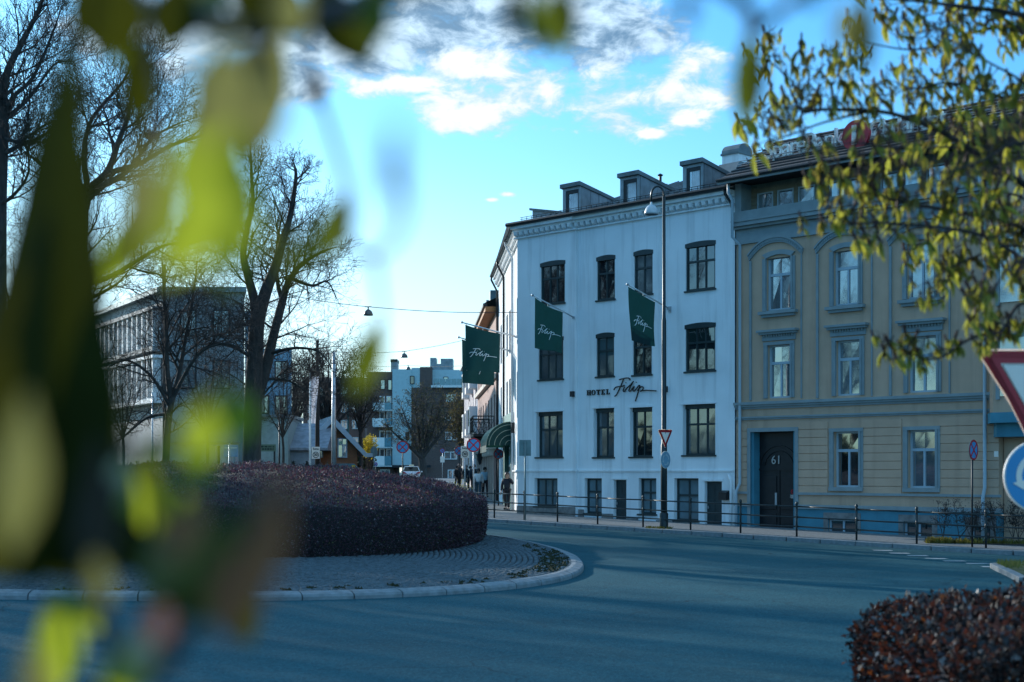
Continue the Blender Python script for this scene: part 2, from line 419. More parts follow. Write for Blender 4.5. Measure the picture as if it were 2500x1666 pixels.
# kerb stones of the pavement, each a piece
kb = None
for i, a in enumerate(np.arange(-6.0, 40, 1.25)):
    p = floc(a + .61, -W - .15); p.z = G(p.x, p.y) - .15 + random.uniform(-.006, .006)
    q = floc(a + 1.6, -W - .15); sl = math.atan2(G(q.x, q.y) - G(p.x, p.y), 1.0)
    if kb is None or random.random() < .5:
        mb = MB(); L = random.uniform(1.205, 1.235)
        mb.box(-L / 2, L / 2, -.145, .145, -.15, .165)
        o = mb.build('kerb_stone', m_granite, pave, bevel=.015); kb = o
    else:
        o = kb.copy(); col.objects.link(o)
    o.location = p; o.rotation_euler = (0, -sl, ROT + random.uniform(-.006, .006))
# side-street pavement along the hotel flank and on
sv = MB(); FL = Vector((-.0685, 1.0, 0)).normalized()
def side(y, out=0.0):   # point on the flank plane at depth y, `out` metres into the street
    return Vector((X0 - .0685 * (y - Y0) - out, y, 0))
for y in np.arange(57, 230, 3.0):
    q = [side(y, 3.2), side(y, -1.0), side(y + 3, -1.0), side(y + 3, 3.2)]
    for p in q: p.z = G(p.x, p.y) + .004
    sv.face(q); sv.face([q[3], q[3] - Vector((0, 0, .3)), q[0] - Vector((0, 0, .3)), q[0]])
tag(sv.build('side_pavement', m_pave), kind='structure')
# park lawn beyond the roundabout on the left
lw = MB()
for x in np.arange(-60, -17, 3.0):
    for y in np.arange(58, 130, 4.0):
        lw.face([(a, b, G(a, b) - .02) for a, b in ((x, y), (x + 3, y), (x + 3, y + 4), (x, y + 4))])
tag(lw.build('park_lawn', m_grass), kind='structure')

# ---------------- roundabout island: apron of setts inside a granite kerb
CA = (-8.3, 34.4)
def apron_pt(th, s=1.0):
    c, s_ = math.cos(th), math.sin(th)
    if s_ < 0: a, b, n = 10.0, 9.6, 2.5
    else: a, b, n = 10.0, 14.8, 2.0
    r = (abs(c / a) ** n + abs(s_ / b) ** n) ** (-1 / n)
    x, y = CA[0] + c * r * s, CA[1] + s_ * r * s
    return x, y
isl = MB(); NT = 120
for i in range(NT):
    t0, t1 = 2 * math.pi * i / NT, 2 * math.pi * (i + 1) / NT
    for s0, s1 in ((0.0001, .6), (.6, .985)):
        q = []
        for th, s in ((t0, s0), (t1, s0), (t1, s1), (t0, s1)):
            x, y = apron_pt(th, s); q.append((x, y, G(x, y) - .02 + .10 * (1 - s)))
        isl.face(q[::-1])
m_earth = mat('dark_joint_soil', (.022, .023, .02), .95, var=.3)
island = isl.build('roundabout_island', m_earth, smooth=True); tag(island, kind='structure')
# kerb stones round the apron
per = [apron_pt(2 * math.pi * i / 2000) for i in range(2001)]
acc = [0.0]
for a, b in zip(per[:-1], per[1:]): acc.append(acc[-1] + math.dist(a, b))
def at_s(s):
    s %= acc[-1]; i = int(np.searchsorted(acc, s)) ; i = max(1, i); f = (s - acc[i - 1]) / (acc[i] - acc[i - 1])
    a, b = per[i - 1], per[i]; return a[0] + (b[0] - a[0]) * f, a[1] + (b[1] - a[1]) * f
ns = int(acc[-1] / .95); step = acc[-1] / ns
for i in range(ns):
    s0, s1 = i * step + .012, (i + 1) * step - .012
    mb = MB(); pts = [at_s(s0 + (s1 - s0) * j / 3) for j in range(4)]
    jit = random.uniform(-.008, .008); rings = []
    for (x, y) in pts:
        d = Vector((x - CA[0], y - CA[1] - 2, 0)).normalized(); z = G(x, y)
        o_ = lambda r, h: (x - d.x * r, y - d.y * r, z + h + jit)
        rings.append([o_(0, -.2), o_(0, -.055), o_(.03, -.012), o_(.20, .03), o_(.30, .03), o_(.30, -.2)])
    v = [p for r_ in rings for p in r_]; f = []
    for a in range(3):
        for b in range(6): f.append((a * 6 + b, a * 6 + (b + 1) % 6, (a + 1) * 6 + (b + 1) % 6, (a + 1) * 6 + b))
    f += [tuple(range(5, -1, -1)), tuple(18 + k for k in range(6))]
    mb.quads(v, f); mb.build('kerb_stone', m_granite, island)
# setts: thousands, joined into one part
m_sett = mat('sett_stone', (.085, .115, .13), .8, var=.35, spec=.2, vscale=7, bump=.4, bscale=60)
vs, fs = [], []; nv = 0
HC = (-8.3, 42.6)
def hedge_r(x, y, grow=0.0):
    dx, dy = abs(x - HC[0]) / (7.5 + grow), (y - HC[1])
    dy = -dy / (10.4 + grow) if dy < 0 else dy / (6.0 + grow)
    return (dx ** 2.5 + dy ** 2.5) ** (1 / 2.5)
ringw = .135; k = 0; s = .962
while k < 70:
    off = .30 + k * ringw
    # arc rows follow the kerb
    sc = 1 - off / 10.0
    if sc < .1: break
    L = acc[-1] * sc; n = int(L / .145); ph = random.random()
    for j in range(n):
        th_s = (j + ph) / n * acc[-1]
        x, y = at_s(th_s); x = CA[0] + (x - CA[0]) * sc; y = CA[1] + (y - CA[1]) * sc
        if hedge_r(x, y) < .90 or y > 52: continue
        x2, y2 = at_s(th_s + acc[-1] / n); x2 = CA[0] + (x2 - CA[0]) * sc; y2 = CA[1] + (y2 - CA[1]) * sc
        e = Vector((x2 - x, y2 - y, 0)); el = e.length; e.normalize(); r_ = Vector((-e.y, e.x, 0))
        hw = (el - .022) / 2; hd = (ringw - .022) / 2 + random.uniform(-.006, .006)
        z = G(x, y) + .012 + .10 * (1 - sc) + random.uniform(-.010, .008); c = Vector((x, y, z))
        ins = .80
        for (a, b, h) in ((-1, -1, -.05), (1, -1, -.05), (1, 1, -.05), (-1, 1, -.05), (-ins, -ins, 0), (ins, -ins, 0), (ins, ins, 0), (-ins, ins, 0)):
            p = c + e * a * hw + r_ * b * hd; vs.append((p.x, p.y, z + h + random.uniform(-.0015, .0015)))
        for q in ((4, 5, 6, 7), (0, 1, 5, 4), (1, 2, 6, 5), (2, 3, 7, 6), (3, 0, 4, 7)): fs.append([nv + i for i in q])
        nv += 8
    k += 1
ap = npmesh('apron_setts', vs, fs, m_sett, island); tag(ap, kind='stuff')
# moss and weeds between setts near the kerb
m_moss = mat('moss', (.030, .034, .012), .95, var=.4)
mv, mf = [], []
for _ in range(170):
    th = random.gauss(-.05, .25) if random.random() < .7 else random.uniform(-1.6, .6)
    x, y = apron_pt(th, random.uniform(.90, .962))
    for k in range(5):
        a = random.uniform(0, 6.28); r_ = random.uniform(.02, .07); h = random.uniform(.02, .06)
        b = Vector((x + random.uniform(-.06, .06), y + random.uniform(-.06, .06), G(x, y) + .012)); n0 = len(mv)
        mv += [(b.x - r_ * math.cos(a), b.y - r_ * math.sin(a), b.z), (b.x + r_ * math.cos(a), b.y + r_ * math.sin(a), b.z), (b.x + r_ * .5 * math.sin(a), b.y, b.z + h)]
        mf.append((n0, n0 + 1, n0 + 2))
tag(npmesh('moss_tufts', mv, mf, m_moss, island), kind='stuff')

# ---------------- traffic island on the right with grass and a granite kerb
def rp(px, py, h=0.0):
    d = (E + ROAD) * F / (py - HZ)
    for _ in range(6):
        x = (px - 1250) / F * d; d = (E - (G(x, d) - ROAD + h)) * F / (py - HZ)
    return Vector(((px - 1250) / F * d, d, G((px - 1250) / F * d, d) - ROAD + h))
ti = MB()
A = rp(2436, 1392); A2 = rp(2475, 1378)
edge = [A, rp(2470, 1408), rp(2500, 1424), A + Vector((4.5, -5.5, 0)), A + Vector((16, -12, 0))]
back = [A + Vector((.15, .7, 0)), A + Vector((1.6, 1.0, 0)), A + Vector((3, 1.2, 0)), A + Vector((7, 1.2, 0)), A + Vector((16, -2, 0))]
poly = edge + back[::-1]
ti.prism([(p.x, p.y) for p in poly], -.25, -.03, 'z')
tisl = ti.build('traffic_island', m_grass); tag(tisl, kind='structure')
for a, b in list(zip(edge[:-1], edge[1:])) + [(edge[0], back[0]), (back[0], back[1]), (back[1], back[2])]:
    L = (b - a).length; n = max(1, round(L / .9))
    for j in range(n):
        p, q = a.lerp(b, (j + .01) / n), a.lerp(b, (j + .99) / n)
        mb = MB(); d = (q - p).normalized()
        mb.bar((p.x, p.y, -.14), (q.x, q.y, -.14), .20, .28)
        mb.build('kerb_stone', m_granite, tisl, bevel=.015)
gv, gf = [], []
for _ in range(2600):
    f = random.random(); i = random.randrange(4); p = edge[i].lerp(edge[i + 1], random.random()); q = back[i].lerp(back[i + 1], random.random()); b = p.lerp(q, .15 + .7 * f)
    a = random.uniform(0, 6.28); h = random.uniform(.05, .16); w = .008; n0 = len(gv); l = random.uniform(-.05, .05)
    gv += [(b.x - w * math.cos(a), b.y - w * math.sin(a), .015), (b.x + w * math.cos(a), b.y + w * math.sin(a), .015), (b.x + l, b.y + l * .5, h)]; gf.append((n0, n0 + 1, n0 + 2))
m_blade = mat('grass_blade', (.06, .085, .02), .8, var=.4, trans=.3, tcol=(.12, .18, .03))
tag(npmesh('grass', gv, gf, m_blade), kind='stuff')
# give-way dashes across the mouth of the side road, one sheet each, on the road
m_paint = mat('road_paint', (.40, .43, .45), .7, var=.15, vscale=6, dirt=.3)
for px, py in ((2155, 1344), (2196, 1351), (2240, 1357), (2286, 1364), (2330, 1370), (2386, 1376), (2425, 1384)):
    c = rp(px, py, .004); mb = MB()
    q = [c + Vector(v) for v in ((-.28, -.13, 0), (.28, -.15, 0), (.26, .13, 0), (-.28, .14, 0))]
    mb.face([(p.x, p.y, G(p.x, p.y) - ROAD + .006) for p in q]); tag(mb.build('road_marking', m_paint, road), None)
# centre stripe up the street
for y in np.arange(104, 165, 5.0):
    mb = MB(); x = -6.3 - .0685 * (y - 104)
    mb.face([(a, b, G(a, b) - ROAD + .006) for a, b in ((x, y), (x + .16, y), (x - .1, y + 3), (x - .26, y + 3))]); mb.build('road_marking', m_paint, road)
# ================================================================== BUILDINGS
def wall_holes(mb, x0, x1, z0, z1, holes, y=0.0, depth=.2, xf=None):
    """front wall in local frame with rectangular openings and reveals; xf maps (x,y,z)"""
    xf = xf or (lambda p: p)
    X = sorted({x0, x1, *[h[0] for h in holes], *[h[1] for h in holes]}); X = [a for a in X if x0 <= a <= x1]
    Z = sorted({z0, z1, *[h[2] for h in holes], *[h[3] for h in holes]}); Z = [a for a in Z if z0 <= a <= z1]
    for i in range(len(X) - 1):
        for j in range(len(Z) - 1):
            cx_, cz_ = (X[i] + X[i + 1]) / 2, (Z[j] + Z[j + 1]) / 2
            if any(h[0] < cx_ < h[1] and h[2] < cz_ < h[3] for h in holes): continue
            mb.face([xf(p) for p in ((X[i], y, Z[j]), (X[i + 1], y, Z[j]), (X[i + 1], y, Z[j + 1]), (X[i], y, Z[j + 1]))])
    for h in holes:
        d = h[4] if len(h) > 4 else depth; a, b, c, e = h[:4]
        for q in (((a, y, c), (a, y, e), (a, y + d, e), (a, y + d, c)), ((b, y, e), (b, y, c), (b, y + d, c), (b, y + d, e)),
                  ((a, y, e), (b, y, e), (b, y + d, e), (a, y + d, e)), ((b, y, c), (a, y, c), (a, y + d, c), (b, y + d, c))):
            mb.face([xf(p) for p in q])
def window(parent, x0, x1, z0, z1, y, cols, rows, fm, gm, fw=.07, mw=.05, name='window', toplight=False, xf=None):
    """frame with mullions; rows = list of split fractions from the bottom"""
    mb = MB(); t = .05
    def B(a, b, ya, yb, c, d):
        n = len(mb.v); mb.box(a, b, ya, yb, c, d)
        if xf: mb.v[n:] = [tuple(xf(p)) for p in mb.v[n:]]
    B(x0, x0 + fw, y - t, y + t, z0, z1); B(x1 - fw, x1, y - t, y + t, z0, z1)
    B(x0 + fw, x1 - fw, y - t, y + t, z0, z0 + fw); B(x0 + fw, x1 - fw, y - t, y + t, z1 - fw, z1)
    cs = [x0 + fw] + [x0 + fw + (x1 - x0 - 2 * fw) * k / cols for k in range(1, cols)] + [x1 - fw]
    zs = [z0 + fw] + [z0 + (z1 - z0) * r for r in rows] + [z1 - fw]
    for c in cs[1:-1]: B(c - mw / 2, c + mw / 2, y - t * .8, y + t * .8, z0 + fw, zs[-2] if toplight else z1 - fw)
    for z in zs[1:-1]: B(x0 + fw, x1 - fw, y - t * .92, y + t * .92, z - mw * .7, z + mw * .7)
    f = mb.build(name, fm, parent)
    for i in range(len(cs) - 1):
        for j in range(len(zs) - 1):
            g = MB(); gl = random.uniform(-.006, .006)
            q = [(cs[i], y + gl, zs[j]), (cs[i + 1], y - gl, zs[j]), (cs[i + 1], y - gl + random.uniform(-.006, .006), zs[j + 1]), (cs[i], y + gl, zs[j + 1])]
            q2 = [(a, b + .012, c) for a, b, c in q]
            if xf: q = [xf(p) for p in q]; q2 = [xf(p) for p in q2]
            g.face(q); g.face(q2[::-1]); g.build('pane', gm, f)
    return f
# Filip handwriting strokes, from the photograph: x 0..1 along, y in same units
_S = [[(175, 747), (205, 742), (240, 738), (270, 740), (280, 756)], [(218, 744), (195, 785), (165, 835), (145, 862), (130, 870)], [(122, 822), (135, 806), (160, 799), (200, 798), (228, 792)],
      [(228, 802), (214, 826), (219, 838), (232, 832), (252, 812), (285, 790), (312, 767), (308, 772), (282, 806), (270, 832), (280, 838), (298, 824), (320, 802), (309, 828), (318, 838), (336, 828), (364, 800), (376, 800)],
      [(376, 800), (362, 838), (348, 876), (332, 914)], [(352, 836), (376, 814), (398, 808), (408, 818), (398, 836), (378, 842), (400, 838), (440, 837), (485, 841), (530, 845)], [(240, 775), (243, 772)], [(340, 775), (343, 772)]]
def smooth_poly(p, n=3):
    o = []
    for i in range(len(p) - 1):
        a = Vector((*p[max(0, i - 1)], 0)); b = Vector((*p[i], 0)); c = Vector((*p[i + 1], 0)); d = Vector((*p[min(len(p) - 1, i + 2)], 0))
        for k in range(n):
            t = k / n; o.append(.5 * ((2 * b) + (-a + c) * t + (2 * a - 5 * b + 4 * c - d) * t * t + (-a + 3 * b - 3 * c + d) * t ** 3))
    o.append(Vector((*p[-1], 0))); return o
def handwriting(mb, f, width, r, k=5):
    """f(u,v) -> point; u 0..1 over `width` metres, v metres"""
    sc = width / 408.0
    for st in _S:
        pts = smooth_poly(st); mb.tube([f((p.x - 122) * sc, (830 - p.y) * sc) for p in pts], r, k)

hotel = thing('hotel_building', (X0, Y0, 0), 'white rendered corner hotel with dark mullioned windows and zinc dormers', 'building', ROT)
XR = fx(1797)                       # right end of the front
ztop = fz(1500, 520)                # rough; cornice handled below
def zc_at(px_, py_): return fz(px_, py_)
zcorn0 = fz(1290, 585)              # underside of the cornice
zeave = fz(1290, 557) + .06
holes = []; wins = []
def W_(pxa, pxb, pya, pyb, dep, cols, rows, kind):
    a, b = (fx(pxa), fx(pxb)) if pxa > 1413 else (fxy(pxa, -.17)[0], fxy(pxb, -.17)[0]); pc = (pxa + pxb) / 2; c, d = fz(pc, pyb), fz(pc, pya)
    holes.append((a, b, c, d, dep + .06)); wins.append((a, b, c, d, dep, cols, rows, kind)); return a, b, c, d
for (a, b, t, bt, n) in ((1320, 1379, 641, 744, 3), (1460, 1504, 626, 733, 2), (1551, 1596, 613, 720, 2), (1677, 1749, 592, 709, 3)): W_(a, b, t + 4, bt, .10, n, [.63], 'arch')
for (a, b, t, bt, n) in ((1315, 1375, 825, 928, 3), (1459, 1502, 815, 920, 2), (1548, 1594, 804, 916, 2), (1676, 1749, 791, 907, 3)): W_(a, b, t + 4, bt, .10, n, [.63], 'arch')
for (a, b, t, bt, n) in ((1309, 1374, 1006, 1117, 3), (1452, 1502, 997, 1117, 2), (1541, 1595, 995, 1116, 2), (1670, 1749, 987, 1112, 3)): W_(a, b, t, bt, .25, n, [.61], 'deep')
for (a, b, t, bt, n, r) in ((1305, 1361, 1168, 1237, 3, []), (1430, 1472, 1168, 1254, 2, [.62]), (1562, 1605, 1168, 1256, 2, [.60]), (1649, 1708, 1168, 1272, 2, [.60])): W_(a, b, t, bt, .22, n, r, 'base')
doors = []
for (a, b, t, bt) in ((1501, 1532, 1172, 1285), (1723, 1765, 1176, 1300)):
    A_, B_ = fx(a), fx(b); pc = (a + b) / 2; doors.append((A_, B_, fz(pc, bt) - .05, fz(pc, t))); holes.append((*doors[-1], .25))
mb = MB(); xb = fx(1413); YL = -.17
mb.face([(0, .0, -1), (0, YL, -1), (0, YL, zeave), (0, .0, zeave)][::-1])
wall_holes(mb, 0, xb, -1.0, zeave, [h for h in holes if h[1] < xb], YL)
wall_holes(mb, xb, XR, -1.0, zeave, [h for h in holes if h[0] > xb], -.07)
mb.face([(xb, YL, -1), (xb, -.07, -1), (xb, -.07, zeave), (xb, YL, zeave)])
# flank facing the side street
FANG = math.atan2(-.0685, 1.0)
HL = 15.4
def flank(u, out, z):      # u metres along the street, out into the street -> hotel local
    w = Vector((X0 - .0685 * u - out, Y0 + u, z)); d = Vector((w.x - X0, w.y - Y0))
    return Vector(((d.x - d.y) * .70711, (d.x + d.y) * .70711, z))
def flu(px): # street position of a pixel column on the flank
    u = (px - 1250) / F; return (X0 - .0685 * 0 - u * Y0) / (u + .0685)
fh = []
def fzz(u, py): return E + (HZ - py) * (Y0 + u) / F
for u0, u1 in ((.9, 2.0), (4.0, 5.1), (5.9, 7.0), (7.9, 9.0), (10.4, 11.5), (12.6, 13.7)):
    fh.append((u0, u1, 7.75, 9.75, .14)); fh.append((u0, u1, 4.55, 6.55, .14))
    if not 3.6 < u0 < 9: fh.append((u0, u1, 1.9, 3.5, .2))
xf_f = lambda p: flank(p[0], -p[1], p[2])
mb2 = MB(); wall_holes(mb2, 0, HL, -1.0, zeave, fh, 0.0, .14, xf_f)
n0 = len(mb.v); mb.v += [tuple(p) for p in mb2.v]; mb.f += [tuple(i + n0 for i in f[::-1]) for f in mb2.f]; mb.mi += [0] * len(mb2.f)
# back and right party walls
B1 = Vector((XR, 9.0, 0)); B0 = flank(HL, 0, 0)
mb.face([(XR, 9, -1), (XR, 0, -1), (XR, 0, zeave), (XR, 9, zeave)]); mb.face([(B0.x, B0.y, -1), (XR, 9, -1), (XR, 9, zeave), (B0.x, B0.y, zeave)])
mb.build('wall', m_white, hotel)
m_glassc = glassmat('curtained_glass', (.07, .095, .105), .05)
m_frost = glassmat('screened_glass', (.14, .20, .22), .06, ior=1.5)
# plinth and string course
pl = MB(); pl.box(.02, xb - .03, YL - .05, YL - .002, -1.0, fz(1330, 1236)); pl.build('plinth', m_stone, hotel)
for a, b, z in ((fx(1416), fx(1429), 1247), (fx(1473), fx(1500), 1256), (fx(1533), fx(1561), 1262), (fx(1606), fx(1648), 1268)): pl = MB(); pl.box(a, b, -.115, -.072, -1.0, fz(1540, z)); pl.build('plinth', m_stone, hotel)
sc_ = MB(); zsc = fz(1500, 1148)
sc_.box(-.06, xb + .02, YL - .05, YL - .001, zsc - .06, zsc); sc_.box(xb, XR - .02, -.12, -.072, zsc - .06, zsc)
a_, b_ = flank(0, .06, 0), flank(4.4, .06, 0); sc_.bar((a_.x, a_.y, zsc - .03), (b_.x, b_.y, zsc - .03), .10, .06)
sc_.build('string_course', m_white, hotel)
for (a, b, c, d, dep, cols, rows, kind) in wins:
    yo = -.07 if a > xb else YL
    w = window(hotel, a, b, c, d, yo + dep, cols, rows, m_dgreen, m_frost if kind == 'base' else random.choice((m_glass, m_glass, m_glassc)), .075, .055)
    if kind == 'arch':
        ar = MB(); n = 8; rise = .055
        poly = [(a - .03, d - .10), (b + .03, d - .10)] + [(b + .03 - (b - a + .06) * k / n, d + .05 + rise * (1 - (2 * k / n - 1) ** 2)) for k in range(n + 1)]
        ar.prism(poly, yo - .012, yo + .06); ar.build('shutter_box', m_dgreen, w)
    if kind == 'deep':
        ar = MB(); ar.box(a + .09 if False else a + .002, b - .002, yo + dep - .10, yo + dep - .052, d - .17, d - .004); ar.build('shutter_box', m_dgreen, w)
        hd = MB(); n = 8; poly = [(a - .09, d), (b + .05, d)] + [(b + .05 - (b - a + .14) * k / n, d + .05 + .08 * (1 - (2 * k / n - 1) ** 2)) for k in range(n + 1)]
        hd.prism(poly, yo - .030, yo - .002); hd.build('window_head', m_white, w)
    if kind == 'base':
        cb = MB(); cb.box(a + .1, b - .1, yo + dep + .07, yo + dep + .075, c + .1, d - .1)
    sl = MB(); sl.box(a - .05, b + .05, yo - .06, yo + dep - .052, c - .05, c + .012); sl.build('sill', m_dgreen, w)
for (a, b, c, d) in doors:
    yo = -.07; dm = MB(); dm.box(a, b, yo + .16, yo + .21, c, d)
    dr = dm.build('door', m_dgreen, hotel)
    for (u0, u1, v0, v1) in ((.12, .46, .08, .36), (.54, .88, .08, .36), (.12, .46, .42, .66), (.54, .88, .42, .66), (.12, .46, .72, .94), (.54, .88, .72, .94)):
        pm = MB(); w_ = b - a; h_ = d - c; q = [(a + w_ * u, c + h_ * v) for u, v in ((u0, v0), (u1, v0), (u1, v1), (u0, v1))]
        pm.prism(q, yo + .145, yo + .158); pm.build('door_panel', m_dgreen, dr, bevel=.006)
    hm = MB(); hm.bar((a + .09, yo + .10, (c + d) / 2 - .05), (a + .09, yo + .10, (c + d) / 2 + .06), .03); hm.bar((a + .09, yo + .10, (c + d) / 2), (a + .09, yo + .16, (c + d) / 2), .025); hm.build('handle', m_steel, dr)
    hd = MB(); hd.box(a - .12, b + .06, yo - .04, yo - .002, d + .02, d + .09); hd.build('door_head', m_white, dr)
# cornice, dentils, gutter
cr = MB()
for (xa, xe, yo) in ((-.12, xb + .04, YL), (xb + .041, XR, -.07)):
    cr.box(xa, xe, yo - .10, yo - .001, zeave - .50, zeave - .44); cr.box(xa, xe, yo - .16, yo - .001, zeave - .22, zeave - .12); cr.box(xa, xe, yo - .30, yo - .001, zeave - .119, zeave + .02)
for (za, zb, o_) in ((zeave - .50, zeave - .44, .10), (zeave - .22, zeave - .12, .16), (zeave - .119, zeave + .02, .30)):
    a_, b_ = flank(0, o_ / 2, 0), flank(HL, o_ / 2, 0); cr.bar((a_.x, a_.y, (za + zb) / 2), (b_.x, b_.y, (za + zb) / 2), o_, zb - za)
cr.build('cornice', m_white, hotel)
x = .08; dn = None
while x < XR - .15:
    yo = -.07 if x > xb else YL
    if dn is None:
        dmb = MB(); dmb.prism([(-.24, .10), (-.002, .10), (-.002, -.10), (-.10, -.10), (-.20, -.04)], -.085, .085, 'x'); dn = dmb.build('dentil', m_white, hotel); o = dn
    else: o = dn.copy(); col.objects.link(o)
    o.location = (x, yo, zeave - .33); x += .305
for i, u in enumerate(np.arange(.3, HL, .31)):
    o = dn.copy(); col.objects.link(o); p = flank(u, 0, 0); o.location = (p.x, p.y, zeave - .33); o.rotation_euler = (0, 0, FANG - R(45) + R(-90) + R(45) - ROT if False else R(-45) + math.atan(.0685))
gm = MB(); gm.tube([(-.28, -.54, zeave + .08), (XR + .02, -.47, zeave + .10)], .085, 8)
a_, b_ = flank(-.2, .40, 0), flank(HL, .40, 0); gm.tube([(a_.x, a_.y, zeave + .08), (b_.x, b_.y, zeave + .08)], .085, 8)
gm.build('gutter', m_dark, hotel)
# roof: low sheet slopes from the eaves
RH = 2.05; RDp = 5.6
rm = MB(); c0 = Vector((-.30, -.50, zeave + .06)); c1 = Vector((XR, -.45, zeave + .06)); cf = flank(HL, .42, zeave + .06)
ri = Vector((4.2, RDp - .44, zeave + RH)); r1 = Vector((XR, RDp - .44, zeave + RH)); rf = flank(HL, -4.6, zeave + RH)
rm.face([c0, c1, r1, ri]); rm.face([cf, c0, ri, rf]); rm.face([ri, r1, (XR, 9.2, zeave + .4), (B0.x, B0.y, zeave + .4), rf])
rm.face([c0 - Vector((0, 0, .05)), cf - Vector((0, 0, .05)), (B0.x, B0.y, zeave), (XR, 9.2, zeave), c1 - Vector((0, 0, .05))]); rm.face([c1, (XR, 9.2, zeave + .4), r1])
roof = rm.build('roof', m_roofmetal, hotel)
def roofz(y): return zeave + .06 + (RH - .06) * (y + .44) / RDp
def roofpt(x, s, h=0.0): return Vector((x, -.44 + RDp * s, zeave + .06 + (RH - .06) * s + h))
for i, x in enumerate(np.arange(.2, XR - .1, .42)):
    s1 = min(1, max(.05, (x + .3) / 4.5)); mb = MB(); mb.bar(roofpt(x, 0, .02), roofpt(x, s1, .02), .03, .05); mb.build('roof_seam', m_roofmetal, roof)
x = .0
while x < XR - .3:      # sheet tails lifted a little at the eave
    mb = MB(); w_ = .40; mb.prism([(-.46, zeave + .07), (-.46, zeave + .10), (.35, roofz(.35) + .03 + random.uniform(.0, .03)), (.35, roofz(.35) + .004)], x, x + w_, 'x'); mb.build('roof_sheet', m_roofmetal, roof); x += .42
sg = MB()
for h in (.09, .17): sg.tube([roofpt(.1, .06, h + .05), roofpt(XR - .2, .06, h + .05)], .012, 5)
for x in np.arange(.2, XR - .2, .28): sg.bar(roofpt(x, .06, .0), roofpt(x, .06, .23), .014)
sg.build('snow_guard', m_dark, roof)
# dormers with zinc panel cheeks
def dormer(pxl, pxr, pyt):
    yf = .02; a, dl = fxy(pxl, yf); b, d_ = fxy(pxr, yf)
    zt = E + (HZ - pyt) * (dl + d_) / 2 / F; zb = roofz(yf) - .05; L = 2.75; drop = .50
    fr = MB(); wx0, wx1 = a + .17, b - .10
    fr.box(a, wx0, yf, yf + .08, zb, zt - .14); fr.box(wx1, b, yf, yf + .08, zb, zt - .14); fr.box(wx0, wx1, yf, yf + .08, zt - .26, zt - .14)
    dm = fr.build('dormer', m_zinc, hotel)
    rb = MB(); rb.prism([(yf - .12, zt - .14), (yf - .12, zt + .02), (yf + L, zt - drop), (yf + L, zt - drop - .12)], a - .06, b + .07, 'x'); rb.build('dormer_roof', m_roofmetal, dm)
    ck = MB(); ck.prism([(yf + .082, zb), (yf + .082, zt - .15), (yf + L - .05, zt - drop - .10), (yf + L - .05, roofz(yf + L) - .1)], a + .02, b - .03, 'x'); ck.build('dormer_body', m_zinc, dm)
    n = 5; st_ = (L - .15) / n
    for i in range(n):
        ya, yb = yf + .09 + i * st_, yf + .09 + (i + 1) * st_ - .02
        tz = lambda y: zt - .145 - (y - yf) / L * (drop - .02)
        pm = MB(); pm.prism([(ya, roofz(ya) + .02), (ya, tz(ya)), (yb, tz(yb)), (yb, min(roofz(yb) + .02, tz(yb) - .03))], b - .028, b + random.uniform(.004, .016), 'x'); pm.build('zinc_panel', m_zinc, dm)
    wf = MB()
    for (p, q, r_, s_) in ((wx0, wx0 + .11, zb + .06, zt - .27), (wx1 - .05, wx1, zb + .06, zt - .27), (wx0 + .11, wx1 - .05, zt - .40, zt - .27), (wx0 + .11, wx1 - .05, zb + .06, zb + .10)): wf.box(p, q, yf + .012, yf + .09, r_, s_)
    wf.build('window_frame', m_dark, dm)
    g = MB(); g.box(wx0 + .11, wx1 - .05, yf + .05, yf + .062, zb + .10, zt - .40); g.build('pane', m_glass2, dm)
    cu = MB(); n = 8; xx = np.linspace(wx0 + .20, wx1 - .05, n + 1)
    for i in range(n): cu.face([(xx[i], yf + .046 - .004 * (i % 2), zb + .11), (xx[i + 1], yf + .046 - .004 * ((i + 1) % 2), zb + .11), (xx[i + 1], yf + .046 - .004 * ((i + 1) % 2), zt - .41), (xx[i] + .02, yf + .046 - .004 * (i % 2), zt - .41)])
    cu.build('curtain', m_curtain, dm)
    return dm
dormer(1374, 1417, 449); dormer(1514, 1560, 422); dormer(1667, 1716, 392)
# low dormer on the street slope, seen from its cheek
sd = MB(); x_, d_ = fxy(1300, 1.6); z_ = E + (HZ - 514) * d_ / F; x2_, _ = fxy(1372, 1.6)
sd.prism([(x_, z_ - .9), (x_, z_), (x2_ + .2, z_ - .42), (x2_ + .2, z_ - .9)], 1.6, 2.8); sdo = sd.build('dormer', m_zinc, hotel)
sd = MB(); sd.prism([(x_ - .1, z_ + .002), (x_ - .1, z_ + .10), (x2_ + .25, z_ - .32), (x2_ + .25, z_ - .418)], 1.5, 2.9); sd.build('dormer_roof', m_roofmetal, sdo)
vp = MB(); vx, vd = fxy(1612, 3.0); vz = E + (HZ - 430) * vd / F; vp.tube([(vx, 3.0, roofz(3.0) - .1), (vx, 3.0, vz)], .06, 8); vp.lathe([(.10, 0), (.12, .04), (.02, .10)], (vx, 3.0, vz), 10); vp.build('roof_vent', m_dark, hotel)
